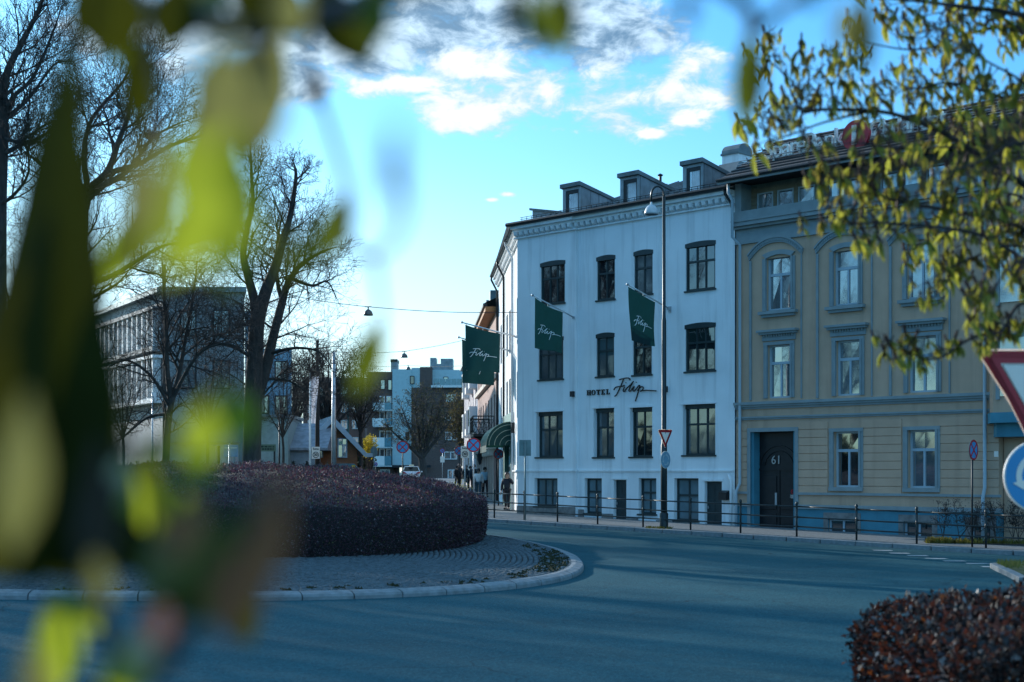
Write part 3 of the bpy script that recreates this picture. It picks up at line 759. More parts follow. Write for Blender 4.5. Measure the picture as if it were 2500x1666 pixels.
# chimney with barrel cowl
cyy = 4.2; cxa, cd_ = fxy(1763, cyy - .45); cxb, _ = fxy(1803, cyy - .45); zpx = lambda py: E + (HZ - py) * cd_ / F
ch = MB(); cxm = (cxa + cxb) / 2; cw = (cxb - cxa) / 2; ztc = zpx(377)
ch.box(cxm - cw, cxm + cw, cyy - .45, cyy + .45, zeave + .5, ztc - .08); chim = ch.build('chimney', m_white, hotel)
fl = MB(); fl.prism([(cyy - 1.0, roofz(cyy - 1.0)), (cyy + .6, roofz(cyy - 1.0)), (cyy + .6, zpx(403)), (cyy - .52, zpx(403))], cxm - cw - .1, cxm + cw + .1, 'x'); fl.build('chimney_flashing', m_roofmetal, chim)
cp = MB(); cp.box(cxm - cw - .05, cxm + cw + .05, cyy - .5, cyy + .5, ztc - .08, ztc)
n = 10; cp.prism([(cyy - .47 * math.cos(math.pi * k / n), ztc + (zpx(354) - ztc) * math.sin(math.pi * k / n)) for k in range(n + 1)], cxm - cw - .02, cxm + cw + .02, 'x'); cp.build('chimney_cowl', m_roofmetal, chim)
# down pipes on the flank
def pipe(parent, pts, r, mt, name='drain_pipe'):
    m_ = MB(); m_.tube(pts, r, 8); return m_.build(name, mt, parent, smooth=True)
for u in (4.0 - .45, 9.7, HL - .2):
    a_, b_ = flank(u, .40, zeave + .04), flank(u, .09, zeave - .75)
    pipe(hotel, [a_, a_ - Vector((0, 0, .18)), b_, Vector((b_.x, b_.y, .3))], .055, m_white if u < 5 else m_dark)
pipe(hotel, [(XR - .2, -.42, zeave + .05), (XR - .2, -.42, zeave - .12), (XR - .06, -.20, zeave - .50), (XR + .02, -.30, zeave - .62)], .05, m_dark)
pipe(hotel, [(XR - .25, -.13, 2.1), (XR - .12, -.16, 1.9), (XR - .12, -.16, -.1)], .05, m_white)
# flank windows
for (a, b, c, d, dep) in fh: window(hotel, a, b, c, d, dep - .04, 2, [.63], m_dgreen, m_glass, .08, .06, xf=xf_f)
# wall lamps and mail box
for px, py in ((1407, 963), (1630, 951)):
    wl = MB(); x = fx(px); z = fz(px, py); wl.box(x - .07, x + .07, (YL if x < xb else -.07) - .15, (YL if x < xb else -.07) - .001, z - .11, z + .11); wl.build('wall_lamp', m_black, hotel)
for u, z in ((2.6, 4.25), (2.7, 4.05), (10.2, 3.9)):
    wl = MB(); p = flank(u, .12, z); wl.cbox(p, .16, .2, .26, R(45)); wl.build('wall_lamp', m_black, hotel)
mx_ = MB(); x = fx(1775); z = fz(1775, 1211); mx_.box(x - .17, x + .17, -.30, -.071, z - .15, z + .12); mx_.prism([(-.32, z + .12), (-.071, z + .12), (-.071, z + .20)], x - .18, x + .18, 'x'); mx_.build('mail_box', m_black, hotel)
# conduits
cd = MB(); x = fx(1543); cd.box(x - .02, x + .02, -.10, -.071, fz(1543, 925), fz(1543, 888)); cd.build('wall_conduit', m_white, hotel)
# lettering HOTEL + Filip on the front
m_letter = mat('bronze_letter', (.030, .024, .020), .5, metal=.4)
lh = fz(1466, 952) - fz(1466, 964.5); lx0 = fx(1437); zb0 = fz(1466, 964.5)
lw_ = (fx(1496) - lx0) / 5.0
def letter(ch, x):
    m_ = MB(); w = lw_ * .78; h = lh; t = lw_ * .2; s = lw_ * .09; y0, y1 = -.125, -.085
    bx = lambda a, b, c, d: m_.box(x + a, x + b, y0, y1, zb0 + c, zb0 + d)
    if ch == 'H': bx(.02, .02 + t, 0, h); bx(w - t, w, 0, h); bx(t, w - t, h * .45, h * .56); [bx(a - s, a + t + s, b, b + s) for a in (.02, w - t) for b in (0, h - s)]
    if ch == 'O':
        n = 16
        for k in range(n):
            a0, a1 = 2 * math.pi * k / n, 2 * math.pi * (k + 1) / n
            P_ = lambda a, r: (x + w / 2 + math.cos(a) * w * .52 * r[0], zb0 + h / 2 + math.sin(a) * h * .52 * r[1])
            m_.prism([P_(a0, (1, 1)), P_(a1, (1, 1)), P_(a1, (.55, .82)), P_(a0, (.55, .82))], y0, y1)
    if ch == 'T': bx(w / 2 - t / 2, w / 2 + t / 2, 0, h); bx(0, w, h - s * 1.2, h); bx(0, s, h * .72, h); bx(w - s, w, h * .72, h); bx(w / 2 - t, w / 2 + t, 0, s)
    if ch in 'EL':
        bx(.03, .03 + t, 0, h); bx(0, w * .9, 0, s * 1.2); bx(w * .9 - s, w * .9, 0, h * .3)
        if ch == 'E': bx(0, w * .9, h - s * 1.2, h); bx(.03, w * .6, h * .45, h * .55); bx(w * .9 - s, w * .9, h * .72, h)
        else: bx(0, t + .06, h - s, h)
    m_.build('letter', m_letter, hotel)
for i, ch_ in enumerate('HOTEL'): letter(ch_, lx0 + i * lw_)
hw = MB(); x0_ = fx(1504); wd = fx(1607) - x0_; zr = fz(1550, 953)
handwriting(hw, lambda u, v: Vector((x0_ + u, -.13 - .0, zr + v)), wd, .026, 6); hw.build('script_lettering', m_letter, hotel)
# green portal and awning on the flank
m_portal = mat('green_portal', (.03, .17, .16), .6)
m_awn = mat('awning_cloth', (.010, .055, .05), .8, trans=.15, tcol=(.02, .1, .08)); m_stripe = mat('awning_piping', (.35, .42, .34), .7)
pm = MB(); 
for u0, u1, z0, z1 in ((3.8, 4.6, -.2, 4.9), (8.6, 9.3, -.2, 4.9), (4.6, 8.6, 4.0, 4.9)):
    q = [flank(u, o_, z) for z in (z0, z1) for u, o_ in ((u0, .002), (u1, .002), (u1, .12), (u0, .12))]
    pm.quads(q, [(0, 1, 2, 3), (7, 6, 5, 4), (0, 4, 5, 1), (1, 5, 6, 2), (2, 6, 7, 3), (3, 7, 4, 0)])
pm.build('portal', m_portal, hotel)
pd = MB(); q = [flank(4.6, .01, -.2), flank(8.6, .01, -.2), flank(8.6, .01, 4.0), flank(4.6, .01, 4.0)]; pd.face(q[::-1]); pd.build('portal_door', m_glass, hotel)
aw = thing('door_awning', tuple(side(66.0) + Vector((0, 0, 3.0))), 'dark green barrel awning with pale ribs over the hotel side entrance', 'awning')
am = MB(); n = 9; us = np.linspace(64.0, 69.6, 9)
rib = MB()
def awp(y, k):
    a = k / n * math.pi / 2; return side(y, .13 + 1.1 * math.sin(a)) + Vector((0, 0, 3.40 + 1.05 * math.cos(a)))
for i in range(8):
    for k in range(n): am.face([awp(us[i], k), awp(us[i + 1], k), awp(us[i + 1], k + 1), awp(us[i], k + 1)])
for y in (us[0], us[-1]):
    am.face([side(y, .13) + Vector((0, 0, 3.40))] + [awp(y, k) for k in range(n + 1)])
for i in range(8): am.face([awp(us[i], n), awp(us[i + 1], n), awp(us[i + 1], n) - Vector((0, 0, .28)), awp(us[i], n) - Vector((0, 0, .28))])
am.build('canopy_cloth', m_awn, aw, world=True)
for y in us:
    rib = MB(); rib.tube([awp(y, k) + Vector((-.01, -.01, .012)) for k in range(n + 1)], .016, 4); rib.build('rib', m_stripe, aw, world=True)
for k in (2, 4, 6, 8):
    rib = MB(); a = k / n; rib.tube([side(us[0] - .02, .13 + 1.1 * math.sin(j / n * math.pi / 2) * (k / n)) + Vector((0, 0, 3.40 + 1.05 * math.cos(j / n * math.pi / 2) * (k / n))) for j in range(n + 1)], .014, 4); rib.build('rib', m_stripe, aw, world=True)

# ---------------- flags on slanting poles
def flag(base, outdir, L, rise, c0, c1, hgt, label, lett=True, flipx=False):
    t = thing('wall_flag', tuple(base), label, 'flag', 0, 'green flags on the hotel walls')
    o = Vector(outdir).normalized(); tip = Vector(o * L) + Vector((0, 0, rise))
    p = MB(); p.tube([(0, 0, 0), tip], [.036, .026], 8); p.build('flag_pole', m_alu, t, smooth=True)
    f = MB(); f.lathe([(0, -.06), (.05, -.03), (.055, .02), (.02, .06), (0, .065)], tip, 10); f.build('finial', m_steel, t, smooth=True)
    b = MB(); b.cbox((0, 0, 0), .12, .12, .22, math.atan2(o.y, o.x)); b.cbox(o * .08 + Vector((0, 0, .02)), .16, .09, .10, math.atan2(o.y, o.x)); b.build('bracket', m_steel, t)
    nx_, nz_ = 14, 18; perp = Vector((-o.y, o.x, 0)); ph = random.uniform(0, 6)
    def cp_(u, v, off=0.0):
        d = c0 + (c1 - c0) * u; hgt_u = hgt - rise * (c0 - c1) / L * .75 * u; top = o * d + Vector((0, 0, rise * d / L - .05))
        w = (.035 + .05 * v) * math.sin(u * 5.2 + ph + v * 1.7) + .03 * math.sin(u * 11 + v * 3 + ph * 2) * (.4 + v)
        sag = .05 * math.sin(u * math.pi)
        return top - Vector((0, 0, v * hgt_u + sag * (1 - v))) + perp * (w + off) + o * (.05 * (u - .5) * v)
    g = MB(); vv_ = [cp_(i / nx_, j / nz_) for j in range(nz_ + 1) for i in range(nx_ + 1)]
    g.quads(vv_, [(j * (nx_ + 1) + i, j * (nx_ + 1) + i + 1, (j + 1) * (nx_ + 1) + i + 1, (j + 1) * (nx_ + 1) + i) for j in range(nz_) for i in range(nx_)])
    cl = g.build('flag_cloth', m_flag, t, smooth=True)
    h = MB(); wd_ = abs(c1 - c0); 
    for sgn in (1, -1):
        handwriting(h, lambda u, v: cp_(.11 + u / wd_, (.64 * hgt - v - rise * (c0 - c1) / L * .72 * (.11 + u / wd_)) / (hgt - rise * (c0 - c1) / L * .75 * (.11 + u / wd_)), sgn * .012), wd_ * .80, .013, 4)
    h.build('lettering', m_lett, cl)
    for u in (.03, .5, .97):
        q = cp_(u, 0); h2 = MB(); h2.tube([q, q + Vector((0, 0, .07))], .012, 5); h2.build('cord', m_lett, t)
    return t
nf_ = Vector((-.70711, -.70711, 0))
def front_pt(px, py, out=0.0):
    x, y = fpt(px); z = fz(px, py); return Vector((x, y, z)) + nf_ * out
flag(front_pt(1408, 778, .07), nf_, 2.5, .72, 2.38, .80, 1.98, 'dark green hotel flag hanging left of the hotel name on the front wall')
flag(front_pt(1639, 756, .07), nf_, 2.5, .72, 2.42, .86, 2.0, 'dark green hotel flag behind the tall street lamp')
flank_n = Vector((-1, -.0685, 0))
flag(side(60.9, 0) + Vector((0, 0, E + (HZ - 824) * 60.9 / F)), flank_n, 2.42, .62, 2.28, .78, 1.95, 'brighter green hotel flag nearest the corner over the side street')
flag(side(65.2, 0) + Vector((0, 0, E + (HZ - 858) * 65.2 / F)), flank_n, 2.42, .62, 2.28, .78, 2.0, 'green hotel flag half hidden behind the corner flag')
# ---------------- ochre bank building, same front plane as the hotel
bank = thing('bank_building', tuple(floc(XR + .02, 0)), 'ochre rendered house with blue grey mouldings and dark double door', 'building', ROT)
OFF = XR + .02
def bx(px): return fx(px) - OFF
def bz(px, py): return fz(px, py)
XB = bx(2440)
bh = []; bw = []
def BW(pxa, pxb, pya, pyb, dep=.16):
    a, b = bx(pxa), bx(pxb); pc = (pxa + pxb) / 2; r = (a, b, bz(pc, pyb), bz(pc, pya)); bh.append((*r, dep + .06)); bw.append((*r, dep)); return r
top = [BW(1872, 1933, 629, 757), BW(2036, 2097, 612, 745), BW(2215, 2283, 594, 728)]
mid = [BW(1875, 1931, 842, 972), BW(2042, 2101, 831, 966), BW(2218, 2288, 821, 958)]
gf_ = [BW(2036, 2098, 1054, 1190, .2), BW(2217, 2285, 1050, 1192, .2)]
dA = (bx(1834), bx(1942), bz(1890, 1312), bz(1890, 1054)); bh.append((*dA, .5))
bs = [(bx(2024), bx(2092), bz(2058, 1325), bz(2058, 1268)), (bx(2208), bx(2278), bz(2243, 1342), bz(2243, 1274)), (bx(2372), bx(2420), bz(2396, 1350), bz(2396, 1280))]
for r in bs: bh.append((*r, .22))
zc_top = bz(1797, 521); zc_bot = bz(1797, 591)
mb = MB(); zpl = bz(1990, 1236)
wall_holes(mb, 0, XB, zpl, zc_top - .02, bh, 0.0)
mb.face([(XB, 0, zpl), (XB, 9, zpl), (XB, 9, zc_top), (XB, 0, zc_top)]); mb.face([(0, 9, -1), (0, 0, -1), (0, 0, zc_top), (0, 9, zc_top)]); mb.face([(XB, 9, -1), (0, 9, -1), (0, 9, zc_top), (XB, 9, zc_top)])
mb.face([(0, .3, zc_top - .02), (XB, .3, zc_top - .02), (XB, 9, zc_top - .02), (0, 9, zc_top - .02)])
mb.build('wall', m_ochre, bank)
mb = MB(); wall_holes(mb, 0, XB, -1.2, zpl, [h for h in bh if h[2] < zpl], -.05); mb.face([(0, -.05, zpl), (XB, -.05, zpl), (XB, 0, zpl), (0, 0, zpl)]); mb.face([(XB, -.05, -1.2), (XB, 9, -1.2), (XB, 9, zpl), (XB, -.05, zpl)])
mb.build('plinth', m_trimbase, bank)
def strip(name, x0, x1, z0, z1, out, mt=m_trim, back=.001):
    m_ = MB(); m_.box(x0, x1, -out, -back, z0, z1); return m_.build(name, mt, bank)
# mouldings
def mould(name, px, py0, py1, layers, x0=0.0, x1=None, y0=.0):
    zt, zb = bz(px, py0), bz(px, py1); m_ = MB(); x1 = XB if x1 is None else x1
    for (f0, f1, o_) in layers: m_.box(x0 - .02, x1 + o_, -o_ - y0, -.001 - y0, zb + (zt - zb) * f0, zb + (zt - zb) * f1 - .002)
    return m_.build(name, m_trim, bank)
mould('cornice', 1797, 521, 600, [(0, .12, .08), (.12, .22, .05), (.22, .46, .03), (.46, .54, .18), (.54, .66, .30), (.66, .72, .34), (.72, 1.0, .20)])
mould('string_course', 1797, 984, 1001, [(0, .3, .06), (.3, .6, .12), (.6, 1, .18)])
mould('string_course', 1797, 1019, 1027, [(0, .5, .05), (.5, 1, .09)])
mould('plinth_course', 2000, 1233, 1243, [(0, 1, .12)], x0=bx(1948))
mould('string_course', 2000, 1203, 1209, [(0, 1, .07)], x0=bx(1948)); mould('string_course', 1815, 1200, 1206, [(0, 1, .07)], x0=.0, x1=bx(1826))
mould('plinth_course', 1812, 1228, 1236, [(0, 1, .12)], x0=0, x1=bx(1826))
# rusticated courses on the ground floor: stones proud of the joints
m_rust = m_ochre
zgt, zgb = bz(1990, 1030) , bz(1990, 1207)
nrow = 9; hrow = (zgt - zgb) / nrow
open_ = [(bx(1825), bx(1946)), (bx(2022), bx(2104)), (bx(2202), bx(2292))]
for r in range(nrow):
    z0, z1 = zgb + r * hrow + .018, zgb + (r + 1) * hrow
    wt = bz(2060, 1042)
    segs_ = [(.0, open_[0][0]), (open_[0][1], open_[1][0]), (open_[1][1], open_[2][0]), (open_[2][1], XB)] if z0 < wt - .05 else [(.0, XB)]
    for a, b in segs_:
        m_ = MB(); m_.box(a + .003, b - .003, -.034, -.001, z0, z1); m_.build('stone_course', m_rust, bank, bevel=.008)
# window surrounds, sills, hoods
def surround(r, w=.16, out=.06, sill=True, arch=False, hood=False):
    a, b, c, d = r; m_ = MB(); w2 = w * .45
    for ww, oo in ((w, out), (w2, out + .03)):
        i0 = 0 if ww == w2 else w2 - .002
        m_.box(a - ww, a - i0 if i0 else a, -oo, -.001, c, d); m_.box(b + i0 if i0 else b, b + ww, -oo, -.001, c, d)
    if arch:
        n = 8; P0 = lambda t, k, o_: (a - o_ + (b - a + 2 * o_) * t, d + o_ * .9 + (.11 + .02) * (1 - (2 * t - 1) ** 2) if k else d + .0 + .11 * (1 - (2 * t - 1) ** 2))
        poly = [P0(k / n, 1, w) for k in range(n + 1)] + [(b + w, d)] + [(b, d)] + [P0(1 - k / n, 0, 0) for k in range(n + 1)] + [(a, d), (a - w, d)]
        for k in range(n):
            m_.prism([P0(k / n, 0, 0), P0((k + 1) / n, 0, 0), P0((k + 1) / n, 1, w), P0(k / n, 1, w)], -out - .02, -.001)
    else: m_.box(a - w, b + w, -out - .015, -.001, d, d + w * .7)
    s_ = m_.build('window_surround', m_trim, bank)
    if sill:
        q = MB(); q.box(a - w - .1, b + w + .1, -.20, -.001, c - .14, c - .03); q.box(a - w, b + w, -.12, -.001, c - .24, c - .14); q.box(a - .02, b + .02, -.05, .16, c - .03, c); q.build('sill', m_trim, bank)
    if hood:
        q = MB(); h0 = d + .16; q.box(a - .22, b + .22, -.06, -.001, h0, h0 + .22); q.box(a - .28, b + .28, -.20, -.001, h0 + .22, h0 + .30); q.box(a - .34, b + .34, -.27, -.001, h0 + .30, h0 + .38)
        for k in range(12):
            xx = a - .16 + (b - a + .32) * (k + .5) / 12; q.box(xx - .03, xx + .03, -.11, -.06, h0 + .14, h0 + .22)
        q.build('window_hood', m_trim, bank)
for r in top: surround(r, arch=True)
for r in mid: surround(r, sill=False, hood=True)
for r in gf_:
    surround(r, w=.17, out=.05, sill=False); q = MB(); a, b, c, d = r; q.box(a - .17, b + .17, -.09, -.001, c - .13, c); q.build('sill', m_trim, bank)
m_wframe = mat('pale_window_frame', (.40, .48, .53), .5, var=.04)
m_glass3 = glassmat('dark_shop_glass', (.010, .013, .016), .03, fres=1.0)
for r in bw:
    a, b, c, d, dep = r; dark_ = r[:4] == gf_[0]
    w = window(bank, a, b, c, d + (.06 if r[:4] in top else 0), dep, 2, [.66], m_wframe, m_glass3 if dark_ else m_glass2, .065, .07, toplight=True)
# one-piece upper light look: a bar hides the upper mullion? keep; basement windows
for r in bs:
    a, b, c, d = r; q = MB()
    q.box(a - .18, a, -.075, -.051, c - .3, d + .22); q.box(b, b + .18, -.075, -.051, c - .3, d + .22); q.box(a, b, -.075, -.051, d, d + .22); q.build('basement_surround', m_stone, bank)
    window(bank, a, b, c, d, .1, 2, [], m_wframe, m_glass, .06, .07)
# sunk panels with moulded borders and arched heads around the upper windows
zb1 = None
for (pa, pb, rt, rm_, pyb, pyt) in ((1831, 1959, top[0], mid[0], 975, 622), (1994, 2131, top[1], mid[1], 970, 604), (2172, 2321, top[2], mid[2], 963, 585)):
    a, b = bx(pa), bx(pb); pc = (pa + pb) / 2; z0, z1 = bz(pc, pyb), bz(pc, pyt + 8)
    m_ = MB(); m_.box(a, a + .09, -.055, -.001, z0, z1); m_.box(b - .055, b, -.04, -.001, z0, z1); m_.build('panel_border', m_trim, bank)
    n = 12; ar = MB(); rise = bz(pc, pyt - 30) - z1
    Q = lambda t, o_: (a + (b - a) * t + (t - .5) * 2 * o_ * .3, z1 + o_ + rise * (1 - abs(2 * t - 1) ** 2.3))
    for k in range(n): ar.prism([Q(k / n, 0), Q((k + 1) / n, 0), Q((k + 1) / n, .16), Q(k / n, .16)], -.07, -.001)
    for k in range(n): ar.prism([Q(k / n, .161), Q((k + 1) / n, .161), Q((k + 1) / n, .22), Q(k / n, .22)], -.11, -.001)
    ar.build('arch_moulding', m_trim, bank)
    for k in range(22):
        pass
    dn_ = MB()
    for k in range(26):
        t = (k + .5) / 26; x_, z_ = Q(t, .05); dn_.box(x_ - .02, x_ + .02, -.10, -.07, z_, z_ + .07)
    dn_.build('arch_dentils', m_trim, bank)
# door: deep portal, double leaf
m_door = mat('dark_door', (.012, .010, .011), .45, var=.3, vscale=5)
a, b, c, d = dA
pf = MB(); pf.box(a - .14, a, -.06, -.001, c, d + .14); pf.box(b, b + .14, -.06, -.001, c, d + .14); pf.box(a, b, -.06, -.001, d, d + .14); pf.build('door_surround', m_trim, bank)
jb = MB(); jb.box(a + .001, a + .10, .02, .42, c, d - .001); jb.box(b - .10, b - .001, .02, .42, c, d - .001); jb.build('door_jamb', m_trimbase, bank)
dm = MB(); dm.box(a + .1, b - .1, .38, .44, c, d); door = dm.build('door', m_door, bank)
xm = (a + b) / 2; zt_ = c + (d - c) * .64
md = MB(); md.box(a + .1, b - .1, .34, .379, zt_ - .03, zt_ + .04); md.box(xm - .04, xm + .04, .35, .379, c, zt_ - .03); md.build('transom_bar', m_door, door)
for s_ in (0, 1):
    x0_, x1_ = (a + .18, xm - .1) if s_ == 0 else (xm + .1, b - .18)
    for (f0, f1) in ((.04, .22), (.26, .58)):
        q = MB(); q.box(x0_, x1_, .345, .379, c + (d - c) * f0, c + (d - c) * f1); q.build('door_panel', m_door, door, bevel=.012)
ah = MB(); 
for rr in (.62, .82):
    ah.tube([(xm + rr * math.cos(t), .365, zt_ + .08 + rr * .95 * math.sin(t)) for t in np.linspace(.12, math.pi - .12, 16)], .022, 5)
ah.build('arch_trim', m_door, door)
hm = MB(); hm.box(xm - .13, xm - .05, .30, .34, c + (d - c) * .29, c + (d - c) * .42); hm.build('handle', m_steel, door)
ZR = R(90)
text('house_number', '61', .44, mat('number_paint', (.45, .42, .38), .5), door, (xm - .10, .345, bz(1893, 1124)), (ZR, 0, 0), .01)
nz_ = MB(); xn = bx(1923); zn = bz(1923, 1206); nz_.box(xn - .17, xn + .17, .33, .345, zn - .19, zn + .19); ntc = nz_.build('door_notice', m_black, door)
q = MB(); q.lathe([(.055, -.002), (.085, -.002), (.085, .004), (.055, .004)], (0, 0, 0), 16, Matrix.Translation((xn, .326, zn + .07)) @ Matrix.Rotation(R(90), 4, 'X')); q.bar((xn - .05, .326, zn + .12), (xn + .05, .326, zn + .02), .02); q.build('ban_ring', m_signred, door)
q = MB()
for k, w_ in enumerate((.11, .09, .12, .08)): q.box(xn - w_, xn + w_ * .8, .325, .329, zn - .06 - k * .033, zn - .045 - k * .033)
q.build('notice_print', m_signwhite, door)
# down pipes
zE = bz(1797, 467) + .2
pipe(bank, [(bx(1803), -.62, zE - .05), (bx(1803), -.62, zE - .35), (bx(1806) , -.46, zE - .6), (bx(1806), -.46, zc_bot + .1), (bx(1811), -.12, zc_bot - .15), (bx(1811), -.12, bz(1810, 1180)), (bx(1805), -.20, bz(1805, 1200)), (bx(1805), -.20, .0)], .055, m_wframe)
px_ = bx(2409)
pipe(bank, [(px_, -.5, zc_top - .1), (px_, -.14, zc_bot - .1), (px_, -.13, bz(2409, 1190)), (px_ - .03, -.2, bz(2409, 1215)), (px_ - .03, -.2, -.2)], .06, m_wframe)
# attic storey, set back, boarded, with a row of windows
m_board = mat('attic_boards', (.27, .22, .15), .8, var=.2, vscale=3)
zA0, zA1 = zc_top, bz(1797, 455)
at_y = .55
aw_px = [(1849, 1888), (1898, 1938), (1949, 1990), (2025, 2064), (2073, 2117), (2150, 2194), (2204, 2250), (2262, 2312)]
ah_ = []
def ax(px): # attic wall is set back at_y: same column, deeper
    return fxy(px, at_y)[0] - OFF
za, zb2 = zc_top + .12, zA1 - .28
k_at = 1
rects = []
for p0, p1 in aw_px: rects.append((ax(p0), ax(p1), za, zb2, .08))
mb = MB(); wall_holes(mb, .0, XB, zA0 - .1, zA1 + .2, rects, at_y, .08); mb.build('attic_wall', m_board, bank)
for r in rects: window(bank, r[0], r[1], r[2], r[3], at_y + .03, 1, [], m_wframe, m_glass2, .05, .04)
for j in range(7):
    zz_ = zA0 + .14 + j * .155
    for (x0_, x1_) in [(.1, rects[0][0])] + [(rects[i][1], rects[i + 1][0]) for i in range(len(rects) - 1)] + [(rects[-1][1], XB)]:
        if x1_ - x0_ > .12 and zz_ + .145 < zA1 + .1:
            m_ = MB(); m_.prism([(at_y - .03, zz_), (at_y - .001, zz_), (at_y - .001, zz_ + .145), (at_y - .014, zz_ + .145)], x0_ + .02, x1_ - .02, 'x'); m_.build('plank', m_board, bank)
ew = MB(); ew.box(.0, .28, -.1, at_y - .001, zA0, zA1 + .05); ew.build('attic_end_wall', m_trim, bank)
# roof
m_tile = mat('dark_roof_tile', (.020, .021, .023), .75, var=.35, vscale=4, bump=.3)
zEv = zA1 + .12; RHb = 2.06; RDb = 3.0
rm = MB(); rm.prism([(-.75, zEv - .06), (-.75, zEv), (RDb, zEv + RHb), (RDb + 4.2, zEv + .3), (RDb + 4.2, zEv - .06)], -.22, XB + .1, 'x'); broof = rm.build('roof', m_tile, bank)
ea = MB(); ea.box(-.24, XB + .12, -.83, -.752, zEv - .16, zEv + .01); ea.build('eaves_board', m_trim, broof)
gt = MB(); gt.tube([(-.24, -.89, zEv - .02), (XB + .12, -.89, zEv - .02)], .06, 8); gt.build('gutter', m_dark, broof)
sl_ = RHb / (RDb + .75)
for j in range(13):
    y0_ = -.72 + j * .33; z0_ = zEv + (y0_ + .75) * sl_
    if y0_ + .33 > RDb: break
    xx = -.2
    m_ = MB(); m_.prism([(y0_, z0_ + .012), (y0_, z0_ + .075), (y0_ + .345, z0_ + .345 * sl_ + .02), (y0_ + .345, z0_ + .345 * sl_ + .004)], -.2, XB + .08, 'x'); m_.build('tile_course', m_tile, broof)
for j, yy in enumerate((.25, 1.2)):
    z_ = zEv + (yy + .75) * sl_; m_ = MB()
    for h in (.16, .28): m_.tube([(-.1, yy, z_ + h), (XB, yy, z_ + h)], .016, 5)
    for x_ in np.arange(.3, XB, 1.15): m_.bar((x_, yy + .12, z_ + .05), (x_, yy - .04, z_ + .36), .03)
    m_.build('snow_guard', m_steel, broof)
# bay window at the right corner (mostly behind leaves and the road sign)
bayx = XB - .35
by = MB(); zb0_ = bz(2440, 1010); by.prism([(0, 0), (.5, -.75), (2.2, -.75), (2.7, 0)], zb0_, zc_top + .3, 'z', Matrix.Translation((bayx, 0, 0))); by.build('bay', m_ochre, bank)
by = MB(); by.prism([(-.06, 0), (.46, -.83), (2.24, -.83), (2.76, 0)], zb0_ - .32, zb0_, 'z', Matrix.Translation((bayx, 0, 0))); by.prism([(.15, 0), (.5, -.5), (2.2, -.5), (2.5, 0)], zb0_ - .75, zb0_ - .32, 'z', Matrix.Translation((bayx, 0, 0))); by.build('bay_corbel', m_trimbase, bank)
for z0_, z1_ in ((zb0_ + .5, zb0_ + 2.3), (zb0_ + 3.4, zb0_ + 5.4)):
    m_ = MB(); m_.box(bayx + .75, bayx + 1.9, -.79, -.752, z0_, z1_); m_.build('bay_window', m_glass2, bank)
    m_ = MB(); m_.box(bayx + .62, bayx + .74, -.81, -.752, z0_ - .1, z1_ + .1); m_.box(bayx + 1.91, bayx + 2.03, -.81, -.752, z0_ - .1, z1_ + .1); m_.box(bayx + .74, bayx + 1.91, -.81, -.752, z1_ + .01, z1_ + .12); m_.build('bay_surround', m_trim, bank)
# next house to the right, only its start can be seen
nh = thing('corner_house', tuple(floc(OFF + XB + .03, .25)), 'ochre neighbour house beyond the bay window, behind the large road signs', 'building', ROT)
m_ = MB(); m_.box(.0, 14, .0, 10, -1.2, zc_top + .5); m_.build('wall', m_ochre, nh); m_ = MB(); m_.prism([(-.5, zc_top + .51), (4.5, zc_top + 3.4), (10, zc_top + .51)], -.1, 14.2, 'x'); m_.build('roof', m_tile, nh)
wn = MB(); wn.box(8, 9, .004, .008, -.1, zc_top + .3) if False else None
for k in range(4):
    for z_ in (1.6, 4.9, 8.0): window(nh, 1 + k * 3.1, 2.1 + k * 3.1, z_, z_ + 1.9, -.03, 2, [.66], m_wframe, m_glass2)
p_ = MB(); wb = MB(); x_ = bx(2434); z_ = bz(2434, 1109); wb.box(x_ - .07, x_ + .07, -.06, -.036, z_ - .09, z_ + .09); wb.build('wall_plate', m_signwhite, bank)

# ---------------- roof sign of the bank: separate letters on a rail
sgn = thing('roof_sign', tuple(floc(bx(1868) + OFF, .35, bz(1870, 405))), 'pale bank name lettering with red numeral disc standing on the dark tiled roof', 'sign', ROT)
yS = .35
def sx(px):  # column on the sign plane (set back yS): invert exactly
    u = (px - 1250) / F; pl = 60.3 + yS * 1.41421; y = pl / (1 + u); x = u * y
    return ((x - X0) - (y - Y0)) * .70711 - (bx(1868) + OFF)
def sz(px, py):
    u = (px - 1250) / F; pl = 60.3 + yS * 1.41421; y = pl / (1 + u); return E + (HZ - py) * y / F - sgn.location.z
m_slet = mat('sign_letter_face', (.88, .82, .76), .5); m_sside = mat('sign_letter_side', (.05, .06, .065), .5)
z0s = sz(1950, 372)
def letters(word, pxa, pxb, cap):
    n = len(word); wid = {'S': .62, 'p': .62, 'a': .58, 'r': .42, 'e': .6, 'B': .66, 'n': .62, 'k': .58, 'Ø': .8, 's': .5, 't': .40, 'l': .3, 'd': .62}
    tot = sum(wid[c] for c in word); x0_, x1_ = sx(pxa), sx(pxb); cur = x0_
    for c in word:
        w = wid[c] / tot * (x1_ - x0_)
        text('letter', c, cap, m_slet, sgn, (cur + w / 2, 0, z0s + .24), (ZR, 0, 0), .06, 'CENTER', .0); cur += w
letters('SpareBank', 1866, 2060, .93)
letters('Østlandet', 2128, 2310, .93)
dk = MB(); T_ = Matrix.Translation((sx(2096), -.12, sz(2096, 333))) @ Matrix.Rotation(R(90), 4, 'X')
dk.lathe([(0, .09), (.52, .09), (.52, -.09), (0, -.09)], (0, 0, 0), 32, T_); dk.build('red_disc', m_signred, sgn)
text('numeral', '1', .85, m_slet, sgn, (sx(2094), -.24, sz(2094, 335)), (ZR, 0, 0), .03, 'CENTER', .04)
rl = MB(); rl.bar((sx(1862), .1, z0s - .12), (sx(2316), .1, z0s - .12), .06, .08)
